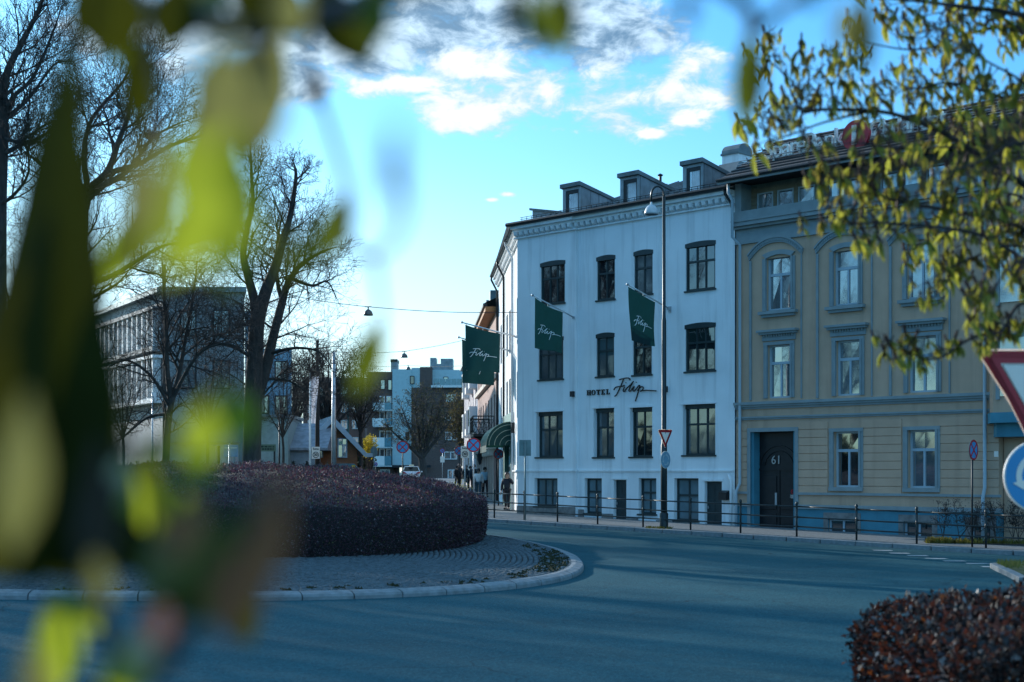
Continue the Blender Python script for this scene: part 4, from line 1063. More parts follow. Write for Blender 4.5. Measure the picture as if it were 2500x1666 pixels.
for px in range(1880, 2316, 40): rl.bar((sx(px), .1, z0s - .12), (sx(px), .55, z0s - .35 if px > 1990 else z0s - .1), .05)
rl.build('sign_rail', m_dark, sgn)
# ================================================================== STREET FURNITURE
# railing between road and pavement
rail = thing('railing', (0, 0, 0), 'dark green tube railing with three rails along the pavement kerb', 'railing')
PR = 54.75
def rail_pt(px):
    x, y = fpt(px, PR); return Vector((x, y, G(x, y)))
posts = [1085, 1145, 1207, 1280, 1361, 1459, 1570, 1686, 1808, 1945, 2091, 2238, 2407, 2590, 2800]
rail.location = rail_pt(1808)
pts = [rail_pt(p) for p in posts]
m_rail = mat('railing_paint', (.020, .030, .032), .4, metal=.3)
for i, p in enumerate(pts):
    m_ = MB(); m_.tube([p - Vector((0, 0, .05)), p + Vector((0, 0, 1.02))], .032, 8); m_.lathe([(.045, 0), (.05, .05), (.03, .09), (0, .10)], p + Vector((0, 0, 1.02)), 8)
    for h in (.32, .62, .96): m_.lathe([(.045, -.035), (.045, .035)], p + Vector((0, 0, h)), 8)
    m_.build('post', m_rail, rail, world=True, smooth=True)
    if i + 1 < len(pts):
        q = pts[i + 1]
        for h in (.32, .62, .96):
            m_ = MB(); m_.tube([p + Vector((0, 0, h)), p.lerp(q, .5) + Vector((0, 0, h - random.uniform(0, .012))), q + Vector((0, 0, h))], .024, 7); m_.build('rail', m_rail, rail, world=True, smooth=True)

# tall hook lamp with two road signs
LD = 49.6
lp = onground(1621, LD, 0); 
lamp = thing('street_lamp', tuple(lp), 'tall dark street lamp with hooked top and white bell lampshade', 'street lamp')
ztp = E + (HZ - 490) * LD / F; m_ = MB()
m_.tube([(0, 0, 0), (0, 0, 2.9), (0, 0, 2.95), (0, 0, ztp * .62), (0, 0, ztp * .63), (0, 0, ztp - .1)], [.115, .11, .085, .08, .060, .055], 12); m_.lathe([(.15, 0), (.15, .5), (.115, .55)], (0, 0, 0), 12); m_.build('pole', m_rail, lamp, smooth=True)
hk = MB(); r_ = .27; L_ = (1590 - 1621) / F * LD
hk.tube([(0, 0, ztp - .1 - lp.z * 0)] + [(L_ / 2 * (1 - math.cos(t)), 0, ztp - .05 + .27 * math.sin(t) * 1.1) for t in np.linspace(0, math.pi, 12)] + [(L_, 0, ztp - .30)], .035, 8); hk.build('arm', m_rail, lamp, smooth=True)
m_shade = mat('lamp_enamel', (.50, .53, .55), .35, spec=.6)
sh = MB(); sh.lathe([(.03, .12), (.05, .0), (.12, -.03), (.20, -.12), (.245, -.27), (.25, -.34), (.24, -.34), (.225, -.26), (.10, -.08)], (L_, 0, ztp - .40), 24); s_ = sh.build('lamp_shade', m_shade, lamp, smooth=True)
bl = MB(); bl.lathe([(0, -.33), (.20, -.31), (.20, -.25)], (L_, 0, ztp - .40), 16); bl.build('lamp_glass', m_dark, s_)
for ch_ in list(lamp.children if hasattr(lamp, 'children') else []): pass
def tri_plate(mb, w, y0, y1, rr=.06, z=0):
    """inverted triangle with rounded corners centred at origin of its top edge"""
    h = w * .866; c = [(-w / 2, 0), (w / 2, 0), (0, -h)]; poly = []
    for i, (x, zz_) in enumerate(c):
        a = math.atan2(-h / 3 - zz_, -x); ctr = (x + math.cos(a) * rr * 2, zz_ + math.sin(a) * rr * 2)
        for k in (-60, -30, 0, 30, 60):
            b = a + math.pi + R(k); poly.append((ctr[0] + rr * math.cos(b), ctr[1] + rr * math.sin(b)))
    mb.prism([(x, zz_ + z) for x, zz_ in poly], y0, y1); return mb
def yield_sign(t, w, z, y=-.10):
    b = MB(); tri_plate(b, w, y, y + .02, w * .05, z); b.build('plate_edge', m_signwhite, t)
    b = MB(); tri_plate(b, w * .955, y - .004, y - .001, w * .045, z - w * .018); b.build('red_border', m_signred, t)
    b = MB(); tri_plate(b, w * .58, y - .008, y - .005, w * .012, z - w * .125); b.build('white_field', m_signwhite, t)
def disc(mb, r0, r1, y0, y1, c=(0, 0), k=40):
    T = Matrix.Translation((c[0], 0, c[1])) @ Matrix.Rotation(R(90), 4, 'X')
    mb.lathe([(r0, -y0), (r1, -y0), (r1, -y1), (r0, -y1)], (0, 0, 0), k, T); return mb
m_fadeblue = mat('faded_sign_blue', (.17, .33, .44), .5); m_fadewhite = mat('faded_sign_white', (.38, .50, .55), .5)
def roundabout_sign(t, r, z, y=-.10, bm=None, wm=None):
    bm = bm or m_signblue; wm = wm or m_signwhite
    b = MB(); disc(b, 0, r, y, y + .02, (0, z)); b.build('plate_edge', m_signwhite, t)
    b = MB(); disc(b, 0, r * .955, y - .004, y - .001, (0, z)); b.build('blue_field', bm, t)
    for k in range(3):
        b = MB(); a0 = R(90 + 120 * k + 32); a1 = a0 + R(72); n = 8; ro, ri = r * .66, r * .50; yy0, yy1 = y - .009, y - .005
        pt = lambda a, q: (q * math.cos(a), z + q * math.sin(a))
        for j in range(n):
            u0, u1 = a0 + (a1 - a0) * j / n, a0 + (a1 - a0) * (j + 1) / n
            b.prism([pt(u0, ri), pt(u1, ri), pt(u1, ro), pt(u0, ro)], yy0, yy1)
        b.prism([pt(a1, ri - r * .12), pt(a1 + R(26), (ri + ro) / 2), pt(a1, ro + r * .12)], yy0, yy1); b.build('arrow', wm, t)
def signzone(px, py, D): return E + (HZ - py) * D / F
# signs on the lamp post face up the road to the right of the camera: turned a little
sgt = thing('yield_sign', (lp.x, lp.y - .09, signzone(1627, 1049, LD)), 'small red and white give way triangle on the tall street lamp', 'road sign', R(42))
yield_sign(sgt, .78, 0, -.05)
b = MB(); b.tube([(0, .05, -.3), (0, .05, -.05)], .02, 6); b.cbox((0, .0, -.12), .06, .12, .04); b.build('clamp', m_steel, sgt)
sgt = thing('roundabout_sign', (lp.x, lp.y - .09, signzone(1624, 1123, LD)), 'small faded blue roundabout disc below the triangle on the tall street lamp', 'road sign', R(50))
roundabout_sign(sgt, .30, 0, -.06, m_fadeblue, m_fadewhite); b = MB(); b.cbox((0, .0, 0), .06, .12, .04); b.build('clamp', m_steel, sgt)
# big near signs on one post at the right
SD = 12.0; sp = onground(2530, SD, -.1)
post = thing('sign_post', tuple(sp), 'grey steel post carrying the large road signs beside the red hedge', 'post')
m_ = MB(); m_.tube([(0, .03, 0), (0, .03, 3.45)], .03, 10); m_.build('pole', m_steel, post, smooth=True)
big = thing('yield_sign', (sp.x - .055, sp.y - .03, signzone(2530, 853, SD)), 'large red and white give way triangle close by, over a bright blue disc', 'road sign', R(4))
yield_sign(big, .98, 0, -.03)
b = MB(); b.cbox((0, .02, -.2), .14, .06, .05); b.cbox((0, .02, -.45), .14, .06, .05); b.build('clamp', m_steel, big)
big = thing('roundabout_sign', (sp.x, sp.y - .03, signzone(2537, 1163, SD)), 'large bright blue roundabout disc with white arrows close by under the triangle', 'road sign', R(4))
roundabout_sign(big, .305, 0, -.03); b = MB(); b.cbox((0, .02, .1), .14, .06, .05); b.cbox((0, .02, -.12), .14, .06, .05); b.build('clamp', m_steel, big)
# no stopping signs
def no_stop(px, py, rpx, D, label, ang=0.0, pole=True, polemat=None, low=0.0, plate=False):
    r = rpx * D / F; g = onground(px, D, -ROAD if low else 0); z = E + (HZ - py) * D / F
    t = thing('no_stopping_sign', tuple(g), label, 'road sign', ang, 'no stopping signs along the street')
    zz_ = z - g.z
    if pole: b = MB(); b.tube([(0, .045, 0), (0, .045, zz_ + r * .8)], .030, 8); b.build('pole', polemat or m_dark, t, smooth=True)
    b = MB(); disc(b, 0, r, 0, .015, (0, zz_), 28); b.build('plate_back', m_signback, t)
    b = MB(); disc(b, r * .80, r * .985, -.006, -.001, (0, zz_), 28); b.build('red_ring', m_signred, t)
    b = MB(); disc(b, 0, r * .795, -.004, -.001, (0, zz_), 28); b.build('blue_field', m_signblue, t)
    b = MB()
    for s_ in (1, -1):
        a = R(45) * s_; c = Vector((math.cos(a), 0, math.sin(a))) * r * .80; o_ = Vector((0, -.008 - .002 * s_, zz_)); b.bar(o_ - c, o_ + c, .008, r * .17, up=(0, 1, 0)) if False else b.prism([((-r * .80) * math.cos(a) - r * .085 * -math.sin(a), zz_ - r * .80 * math.sin(a) - r * .085 * math.cos(a)), (r * .80 * math.cos(a) + r * .085 * math.sin(a), zz_ + r * .80 * math.sin(a) - r * .085 * math.cos(a)), (r * .80 * math.cos(a) - r * .085 * math.sin(a), zz_ + r * .80 * math.sin(a) + r * .085 * math.cos(a)), (-r * .80 * math.cos(a) - r * .085 * math.sin(a), zz_ - r * .80 * math.sin(a) + r * .085 * math.cos(a))], -.010 - .001 * s_, -.005)
    b.build('red_cross', m_signred, t)
    if plate: b = MB(); b.box(-.25, .25, 0, .02, zz_ - 1.35, zz_ - .65); b.build('under_plate', m_signwhite, t)
    return t
no_stop(983, 1092, 15.5, 66, 'no stopping sign on a dark pole in front of the white taxi', 0, low=1)
no_stop(1156, 1087, 17.5, 62, 'largest no stopping sign, on a grey pole before the group of walkers', 0, polemat=m_steel)
no_stop(1217, 1109, 12.2, 68, 'no stopping sign under the green barrel awning', .1)
no_stop(1121, 1101, 11.5, 82, 'no stopping sign half hidden behind the speed zone plate near the walkers', 0)
no_stop(1080, 1101, 6.2, 165, 'tiny far no stopping sign over a white plate at the brick block', 0, plate=True, polemat=m_alu)
no_stop(792, 1080, 9.8, 104, 'no stopping sign beside the dark mast in front of the orange house', .1)
no_stop(826, 1106, 9.0, 108, 'turned no stopping sign half hidden behind the grey mast', .9)
no_stop(917, 1134, 5.2, 150, 'tiny no stopping sign low beside the balcony block', 0)
no_stop(2377, 1099, 25.5, 41.4, 'half-turned no stopping sign before the ochre house, right end of the railing', R(48))
# speed zone plates
def zone(px, py, wpx, hpx, D, label, pole):
    w, h = wpx * D / F, hpx * D / F; g = onground(px, D); z = E + (HZ - py) * D / F - g.z
    t = thing('speed_zone_sign', tuple(g), label, 'road sign', 0, 'speed zone plates')
    if pole: b = MB(); b.tube([(0, .05, 0), (0, .05, z + h * .4)], .035, 8); b.build('pole', m_steel, t, smooth=True)
    b = MB(); b.box(-w / 2, w / 2, 0, .02, z - h / 2, z + h / 2); b.build('plate', m_signwhite, t, bevel=.008)
    b = MB(); zc = z - h * .17; disc(b, w * .30, w * .38, -.006, -.001, (0, zc), 24); b.build('ring', m_signred if False else m_black, t)
    text('speed_number', '30', w * .46, m_black, t, (0, -.004, zc), (ZR, 0, 0), .003, 'CENTER', .008)
    text('zone_word', 'Sone', w * .36, m_black, t, (0, -.004, z + h * .33), (ZR, 0, 0), .003, 'CENTER', .004)
zone(1135, 1104, 20, 29, 74, 'white thirty zone plate partly behind the largest no stopping sign', True)
zone(771, 1106, 20, 29, 80, 'white thirty zone plate on the dark mast by the orange house', False)
# masts and poles
def mast(px, pyt, D, r, mt, label, nm='lamp_mast', pyb=None, cat='mast'):
    g = onground(px, D); z = E + (HZ - pyt) * D / F - g.z; t = thing(nm, tuple(g), label, cat)
    b = MB(); b.tube([(0, 0, 0), (0, 0, z * .5), (0, 0, z)], [r, r * .85, r * .6], 10); b.build('pole', mt, t, smooth=True)
    b = MB(); b.lathe([(r * 1.5, 0), (r * 1.5, .4), (r, .5)], (0, 0, 0), 10); b.build('foot', mt, t)
    b = MB(); b.lathe([(r * .7, -.04), (r * .7, .02), (0, .06)], (0, 0, z), 8); b.build('cap', mt, t); return t
mast(775, 833, 80.3, .14, mat('brown_timber', (.035, .028, .024), .9), 'tall dark timber mast carrying the thirty zone plate')
mast(815, 862, 78, .15, m_steel, 'grey steel mast in front of the orange house gable')
mast(850, 985, 112, .09, m_portal, 'thin teal pole right of the orange house gable')
mast(402, 648, 75, .11, m_bark, 'dark pole rising in front of the fin clad office corner')
mast(372, 960, 74, .05, m_alu, 'thin pale flagpole left of the small bare tree')
mast(560, 1085, 70, .06, m_steel, 'short grey post between the blue notice panels')
mast(682, 1018, 84, .06, m_dark, 'short dark post before the pale side building')
bp = mast(757, 915, 76, .06, m_lett, 'white flagpole with a long limp banner left of the dark mast', 'flagpole')
m_ban = mat('pale_banner', (.50, .50, .56), .8, trans=.3, tcol=(.6, .6, .65)); b = MB()
Dp = 76; zt0 = E + (HZ - 920) * Dp / F - bp.location.z; n = 10
vv_ = [((.05 + .42 * i / 4 * (1 - .45 * j / n)), .06 * math.sin(i * 1.6 + j * .7), zt0 - j * .25) for j in range(n + 1) for i in range(5)]
b.quads(vv_, [(j * 5 + i, j * 5 + i + 1, (j + 1) * 5 + i + 1, (j + 1) * 5 + i) for j in range(n) for i in range(4)]); b.build('banner', m_ban, bp, smooth=True)
# back of a sign by the hotel corner, sign backs further up
def sign_back(px, py, wpx, hpx, D, label, ang=0.0, mt=None, octo=False):
    w, h = wpx * D / F, hpx * D / F; g = onground(px, D); z = E + (HZ - py) * D / F - g.z; t = thing('traffic_sign', tuple(g), label, 'road sign', ang)
    b = MB(); b.tube([(0, -.05, 0), (0, -.05, z + h * .45)], .032, 8); b.build('pole', m_signback, t, smooth=True)
    b = MB()
    if octo: b.prism([(w / 2 * math.cos(R(22.5 + 45 * k)) * 1.08, z + h / 2 * math.sin(R(22.5 + 45 * k)) * 1.08) for k in range(8)], 0, .02)
    else: b.box(-w / 2, w / 2, 0, .02, z - h / 2, z + h / 2)
    b.build('plate', mt or m_signback, t)
    for s_ in (-.35, .35): b = MB(); b.box(-w * .3, w * .3, -.03, -.001, z + h * s_ - .03, z + h * s_ + .03); b.build('rail_bracket', m_signback, t)
sign_back(1282, 1094, 29, 39, 53.6, 'grey back of a square sign on a post at the hotel corner')
sign_back(913, 1103, 17, 26, 96, 'pale grey back of an octagonal sign left of the balcony block', 0, m_signback, True)
# information board with green text panel
t = thing('information_board', tuple(onground(651, 70)), 'low green framed board with two lines of worn print behind the hedge', 'board'); D_ = 70
zc = E + (HZ - 1094) * D_ / F - t.location.z; w = 44 * D_ / F; h = 17 * D_ / F
m_board2 = mat('pale_green_board', (.16, .20, .13), .7)
b = MB(); b.box(-w / 2, w / 2, 0, .04, zc - h / 2, zc + h / 2); b.build('panel', m_board2, t)
for s_ in (-1, 1): b = MB(); b.box(s_ * w * .42 - .04, s_ * w * .42 + .04, .05, .13, 0, zc + h / 2); b.build('leg', m_dark, t)
b = MB()
for z_ in (zc + h * .18, zc - h * .16):
    x = -w * .40
    while x < w * .38: l = random.uniform(.03, .10); b.box(x, x + l, -.005, -.001, z_ - .035, z_ + .035); x += l + .04
b.build('worn_print', m_dark, t)
for i, (px, wpx, lab) in enumerate(((554, 16, 'left pale blue notice panel beyond the hedge'), (571, 19, 'right pale blue notice panel beyond the hedge'))):
    D_ = 71; t = thing('notice_panel', tuple(onground(px, D_)), lab, 'notice panel', 0, 'blue notice panels'); zc = E + (HZ - 1101) * D_ / F - t.location.z; w = wpx * D_ / F; h = 29 * D_ / F
    b = MB(); b.box(-w / 2, w / 2, 0, .05, zc - h / 2, zc + h / 2); b.build('panel', mat('panel_blue', (.28, .40, .60), .5), t, bevel=.01)
    b = MB(); b.box(-.04, .04, .06, .14, 0, zc + h / 2); b.build('leg', m_steel, t)
    b = MB(); b.box(-w * .38, w * .38, -.006, -.001, zc + h * .2, zc + h * .3); b.build('print_band', m_lett, t)
# long pale van side / container behind the hedge
t = thing('site_cabin', tuple(onground(465, 82)), 'low white site cabin with a dark base behind the roundabout hedge', 'cabin'); D_ = 82; z1 = E + (HZ - 1082) * D_ / F - t.location.z
b = MB(); b.box(-1.35, 2.3, 0, 2.4, .75, z1); cb_ = b.build('body', mat('cabin_white', (.42, .42, .42), .6, dirt=.3), t)
b = MB(); b.box(-1.3, 2.2, .05, 2.3, .0, .745); b.build('base', m_black, t)
b = MB(); b.box(-1.45, 2.4, -.1, 2.5, z1 + .002, z1 + .12); b.build('roof', m_zinc, t)
b = MB(); b.box(.9, 1.7, -.03, -.001, .95, z1 - .15); b.build('window', m_glass, t)
# little picket fence near the orange house
fe = thing('picket_fence', tuple(onground(720, 88)), 'low dark picket fence in front of the pale side building', 'fence'); D_ = 88
for i in range(44):
    x = (668 + i * 3.0 - 720) / F * D_; b = MB(); zt = E + (HZ - 1139) * D_ / F - fe.location.z; b.box(x - .02, x + .02, 0, .03, 0, zt); b.build('picket', m_dark, fe)
for z_ in (.4, .9): b = MB(); b.box((664 - 720) / F * D_, (803 - 720) / F * D_, .031, .06, z_, z_ + .06); b.build('rail', m_dark, fe)
# small cone shrubs
for px, D_ in ((716, 86), (750, 85)):
    t = thing('cone_shrub', tuple(onground(px, D_)), 'small dark clipped cone shrub %s of the white flagpole' % ('left' if px < 740 else 'at the foot'), 'shrub')
    v = []; f = []
    for k in range(700):
        h = random.random() ** .7; zt = E + (HZ - 1128) * D_ / F - t.location.z; a = random.uniform(0, 6.28); r_ = .36 * (1 - h) * random.uniform(.8, 1.05) + .02; c = Vector((r_ * math.cos(a), r_ * math.sin(a), h * zt)); n0 = len(v)
        for _ in range(3): v.append(c + Vector([random.gauss(0, .05) for _ in range(3)]))
        f.append((n0, n0 + 1, n0 + 2))
    npmesh('foliage', [tuple(p) for p in v], f, mat('dark_conifer', (.02, .028, .022), .9, var=.4), t, world=False)
    b = MB(); b.tube([(0, 0, 0), (0, 0, .6)], .03, 6); b.build('trunk', m_bark, t)
# hanging lamps on span wires
m_wire = mat('wire', (.02, .022, .024), .6)
def hang(px, py, wpx, D, ends, label):
    c = P(px, py, D); t = thing('hanging_lamp', tuple(c), label, 'street lamp', 0, 'lamps hung on wires over the street'); r = wpx / 2 * D / F; h = r * 1.35
    b = MB(); b.lathe([(.02, h * .50), (r * .25, h * .45), (r * .75, h * .15), (r * .98, -h * .30), (r, -h * .48), (r * .9, -h * .48), (r * .6, 0)], (0, 0, 0), 18); b.build('lamp_shade', m_shade2, t, smooth=True)
    b = MB(); b.lathe([(0, -h * .47), (r * .88, -h * .45)], (0, 0, 0), 16); b.build('lamp_glass', m_dark, t)
    b = MB(); b.tube([(0, 0, h * .5), (0, 0, h * .85)], .03, 6); b.cbox((0, 0, h * .85), r * 1.3, .05, .04); b.build('hanger', m_dark, t)
    top_ = c + Vector((0, 0, h * .85)); b = MB()
    for (ex, ey, ed) in ends:
        e = P(ex, ey, ed); n = 10
        b.tube([top_.lerp(e, k / n) - Vector((0, 0, .10 * math.sin(math.pi * k / n))) for k in range(n + 1)], .014, 4)
    w = tag(b.build('span_wire', m_wire), label='thin span wire over the street, holding the %s' % label.split(',')[0], cat='wire')
m_shade2 = mat('dull_lamp_shade', (.10, .11, .11), .45, metal=.4)
hang(899, 763, 23.5, 62, [(640, 705, 64), (1264, 763, 61.5)], 'nearest hanging lamp, left of the corner flags')
hang(987, 868, 17, 90, [(800, 858, 92), (1206, 812, 84)], 'middle hanging lamp, above the balcony block roof')
hang(997, 899, 11.5, 135, [(880, 893, 136), (1140, 893, 122)], 'farthest hanging lamp, against the balcony block')

# ---------------- car
def car(loc, rz, label, paint, taxi=False, scale=1.0):
    t = thing('taxi' if taxi else 'parked_car', loc, label, 'car', rz); t.scale = (scale,) * 3
    # x across, y forward (car rear faces -y), z up
    sec = [(-2.20, .45, .95, .80), (-2.22, .95, .97, .74), (-1.9, 1.04, 1.0, .70), (2.0, .80, .93, .70)]
    prof = [(-2.22, .38), (-2.28, .62), (-2.22, 1.02), (-1.98, 1.12), (-1.55, 1.62), (-.6, 1.68), (.25, 1.60), (1.05, 1.08), (2.0, .92), (2.25, .72), (2.25, .36)]
    def hw(y, z): return (.90 if z < 1.05 else .90 - (z - 1.05) * .38) - (.10 if abs(y) > 2.1 else 0)
    b = MB(); L = [Vector((-hw(y, z), y, z)) for y, z in prof]; Rr = [Vector((hw(y, z), y, z)) for y, z in prof]; n = len(prof)
    Lm = [Vector((p.x * .93, p.y, p.z)) for p in L]
    for i in range(n - 1): b.face([L[i], Rr[i], Rr[i + 1], L[i + 1]][::-1])
    b.face([Rr[-1], Rr[0], L[0], L[-1]])
    b.face(L); b.face(Rr[::-1]); body = b.build('body', paint, t, bevel=.06)
    gl = m_carglass
    rw = MB(); A_, B_ = Vector((0, -1.98, 1.12)), Vector((0, -1.55, 1.62)); nrm = Vector((0, -.76, .65)); o_ = .035
    for s0, s1, w0, w1 in ((.08, .92, .78, .62),):
        a, c = A_.lerp(B_, s0), A_.lerp(B_, s1); rw.face([(-w0, *(a + nrm * o_)[1:]), (w0, *(a + nrm * o_)[1:]), (w1, *(c + nrm * o_)[1:]), (-w1, *(c + nrm * o_)[1:])])
    rw.build('rear_window', gl, t)
    for s_ in (-1, 1):
        sw = MB(); q = [(-1.6, 1.14), (.75, 1.14), (.2, 1.52), (-1.35, 1.56)]; sw.face([(s_ * (hw(y, z) + .008), y, z) for y, z in q][::s_]); sw.build('side_window', gl, t)
        tl = MB(); tl.prism([(s_ * .44, .90), (s_ * .88, .96), (s_ * .86, 1.14), (s_ * .60, 1.06)], -2.34, -2.10); tl.build('tail_light', m_tail, t)
        for y in (-1.35, 1.4):
            w = MB(); T = Matrix.Translation((s_ * .80, y, .34)) @ Matrix.Rotation(R(90), 4, 'Y'); w.lathe([(.20, -.1), (.34, -.1), (.34, .1), (.20, .1)], (0, 0, 0), 18, T); wh = w.build('wheel', m_black, t)
            w = MB(); w.lathe([(0, -.09), (.20, -.09), (.20, .09), (0, .09)], (0, 0, 0), 12, T); w.build('rim', m_steel, wh)
        mr = MB(); mr.cbox((s_ * 1.0, .75, 1.12), .18, .10, .14); mr.build('wing_mirror', paint, t, bevel=.03)
    bm = MB(); bm.box(-.82, .82, -2.33, -2.2, .36, .60); bm.build('bumper', m_black, t, bevel=.04)
    np_ = MB(); np_.box(-.26, .26, -2.30, -2.285, .74, .86); np_.build('number_plate', m_signwhite, t)
    if taxi: r_ = MB(); r_.prism([(-.28, 1.68), (.28, 1.68), (.22, 1.83), (-.22, 1.83)], -.75, -.55); r_.build('roof_light', mat('taxi_light', (.75, .66, .45), .4), t)
    return t
m_carglass = glassmat('car_glass', (.008, .010, .012), .05, ior=1.4, wob=.0)
m_tail = mat('tail_lamp', (.45, .02, .03), .3)
m_carwhite = mat('car_white', (.70, .70, .71), .25, var=.02, coat=.6); m_cargrey = mat('car_grey', (.45, .46, .48), .3, var=.02, coat=.5)
g = onground(1005, 138, -ROAD); car(tuple(g), R(3), 'white taxi seen from behind driving up the street', m_carwhite, True, .96)
g = onground(80, 74, -.02); car(tuple(g), R(75), 'pale grey car parked beyond the hedge at the far left', m_cargrey)
g = onground(633, 76, -.02); car(tuple(g), R(80), 'dark car parked behind the hedge below the worn board', mat('car_dark', (.03, .035, .04), .3, coat=.5))

# ---------------- people
m_skin = mat('skin', (.42, .26, .19), .6, var=.05); m_hair = mat('dark_hair', (.015, .012, .010), .7); m_shoe = mat('dark_shoe', (.012, .012, .012), .6)
def skinmesh(name, nodes, edges, mt, parent, sub=1):
    bmh = bmesh.new(); ly = bmh.verts.layers.skin.verify(); vs_ = []
    for i, (p, r_) in enumerate(nodes):
        v = bmh.verts.new(p); rr = r_ if isinstance(r_, tuple) else (r_, r_); v[ly].radius = rr; v[ly].use_root = (i == 0); vs_.append(v)
    for a, b_ in edges: bmh.edges.new((vs_[a], vs_[b_]))
    me = bpy.data.meshes.new(name); bmh.to_mesh(me); bmh.free(); me.materials.append(mt)
    o = bpy.data.objects.new(name, me); col.objects.link(o); o.parent = parent
    md_ = o.modifiers.new('skin', 'SKIN'); md_.use_smooth_shade = True
    s = o.modifiers.new('subdivision', 'SUBSURF'); s.levels = sub; s.render_levels = sub
    return o
def person(loc, rz, h, label, top, legs, hair=None, stride=.18, phone=False, cap=None, bag=False):
    """faces -y"""
    t = thing('person', tuple(loc), label, 'person', rz); k = h / 1.78; t.scale = (k,) * 3
    s = stride
    J = dict(pel=(0, 0, .98), sp=(0, .0, 1.15), ch=(0, -.01, 1.36), nk=(0, -.01, 1.50), hd0=(0, -.03, 1.58), hd1=(0, -.04, 1.68), hd2=(0, -.02, 1.70), nose=(0, -.14, 1.655))
    Lg = {1: ((.10, 0, .94), (.11, -s * .9, .52), (.11, -s * 1.1 - .0, .09), (.12, -s * 1.1 - .17, .035)), -1: ((-.10, 0, .94), (-.11, -.02 + s * .3, .51), (-.11, s * 1.2, .12), (-.12, s * 1.2 - .16, .04))}
    Ar = {}
    for q in (1, -1):
        Ar[q] = [(q * .19, 0, 1.43), (q * .26, .04 + q * s * .5, 1.15), (q * .25, -.04 + q * s * .9, .90)]
    if phone: Ar[1] = [(.19, 0, 1.43), (.33, -.10, 1.24), (.15, -.14, 1.56)]
    def hand(nodes, edges, root, wrist, elbow):
        d = (Vector(wrist) - Vector(elbow)).normalized(); x = d.cross(Vector((0, 1, .2))).normalized(); i0 = len(nodes); palm = Vector(wrist) + d * .07
        nodes.append((tuple(palm), (.040, .022))); edges.append((root, i0))
        for j, (o_, l_) in enumerate(((-.030, .075), (-.010, .088), (.010, .083), (.030, .065))):
            b_ = palm + x * o_ + d * .035; n1 = len(nodes); nodes.append((tuple(b_), .009)); nodes.append((tuple(b_ + d * l_ * .55), .0085)); nodes.append((tuple(b_ + d * l_ * .9 + Vector((0, -.03, 0))), .007))
            edges.append((i0, n1)); edges.append((n1, n1 + 1)); edges.append((n1 + 1, n1 + 2))
        n1 = len(nodes); nodes.append((tuple(palm - x * .05 - d * .01), .011)); nodes.append((tuple(palm - x * .07 + d * .03), .009)); edges.append((i0, n1)); edges.append((n1, n1 + 1))
    nd = [(J['pel'], (.13, .10)), (J['sp'], (.115, .09)), (J['ch'], (.14, .10)), (J['nk'], .055), (J['hd0'], (.062, .075)), (J['hd1'], (.078, .098)), (J['hd2'], (.05, .06)), (J['nose'], .016)]
    ed = [(0, 1), (1, 2), (2, 3), (3, 4), (4, 5), (5, 6), (5, 7)]
    for q in (1, -1):
        i = len(nd); l = Lg[q]; nd += [(l[0], .085), (l[1], .058), (l[2], .040), (l[3], (.040, .030))]; ed += [(0, i), (i, i + 1), (i + 1, i + 2), (i + 2, i + 3)]
        i = len(nd); a = Ar[q]; nd += [(a[0], .058), (a[1], .040), (a[2], .030)]; ed += [(2, i), (i, i + 1), (i + 1, i + 2)]; hand(nd, ed, i + 2, a[2], a[1])
    skinmesh('body', nd, ed, m_skin, t)
    # clothing over the same joints
    nd = [((0, 0, .93), (.185, .145)), (J['sp'], (.175, .14)), (J['ch'], (.20, .15)), ((0, -.005, 1.49), (.085, .08))]; ed = [(0, 1), (1, 2), (2, 3)]
    for q in (1, -1):
        i = len(nd); a = Ar[q]; w = Vector(a[1]).lerp(Vector(a[2]), .92); nd += [(a[0], .088), (a[1], .070), (tuple(w), .052)]; ed += [(2, i), (i, i + 1), (i + 1, i + 2)]
    skinmesh('jacket', nd, ed, top, t)
    nd = [((0, 0, .97), (.145, .11))]; ed = []
    for q in (1, -1):
        i = len(nd); l = Lg[q]; nd += [(l[0], .10), (l[1], .075), (tuple(Vector(l[2]) + Vector((0, 0, .03))), .060)]; ed += [(0, i), (i, i + 1), (i + 1, i + 2)]
    skinmesh('trousers', nd, ed, legs, t)
    for q in (1, -1):
        l = Lg[q]; c = Vector(l[2]); b = MB(); b.cbox(c + Vector((0, -.07, -.035)), .10, .28, .09); b.build('shoe', m_shoe, t, bevel=.03)
    hb = MB(); hb.lathe([(0, .135), (.070, .118), (.108, .06), (.122, -.02), (.108, -.06)], (0, .0, 1.685), 14, None); hb.build('cap' if cap else 'hair', cap or hair or m_hair, t, smooth=True)
    b = MB()
    for q in (-1, 1): b.cbox((q * .034, -.122, 1.672), .026, .012, .014)
    b.build('eyes', m_hair, t)
    if phone: b = MB(); b.cbox((.11, -.10, 1.64), .02, .075, .15); b.build('phone', m_black, t)
    if bag: b = MB(); b.box(-.36, -.24, -.12, .22, .62, .98); b.bar((-.3, .0, .97), (-.1, -.05, 1.45), .03); b.build('shoulder_bag', m_black, t, bevel=.03)
    return t
J1 = mat('navy_jacket', (.012, .016, .026), .8); J2 = mat('charcoal_jacket', (.018, .018, .02), .8); J3 = mat('white_shirt', (.80, .82, .82), .8); J4 = mat('pale_blue_coat', (.34, .55, .66), .8); J5 = mat('blue_grey_jacket', (.03, .045, .06), .8)
T1 = mat('dark_trousers', (.012, .013, .018), .85); T2 = mat('beige_trousers', (.28, .24, .18), .85); T3 = mat('teal_jeans', (.05, .10, .13), .85); H2 = mat('grey_hair', (.22, .20, .19), .8)
def pers(px, D, h, label, *a, rz=0.0, **k): g = onground(px, D, .005); return person(g, rz, h, label, *a, **k)
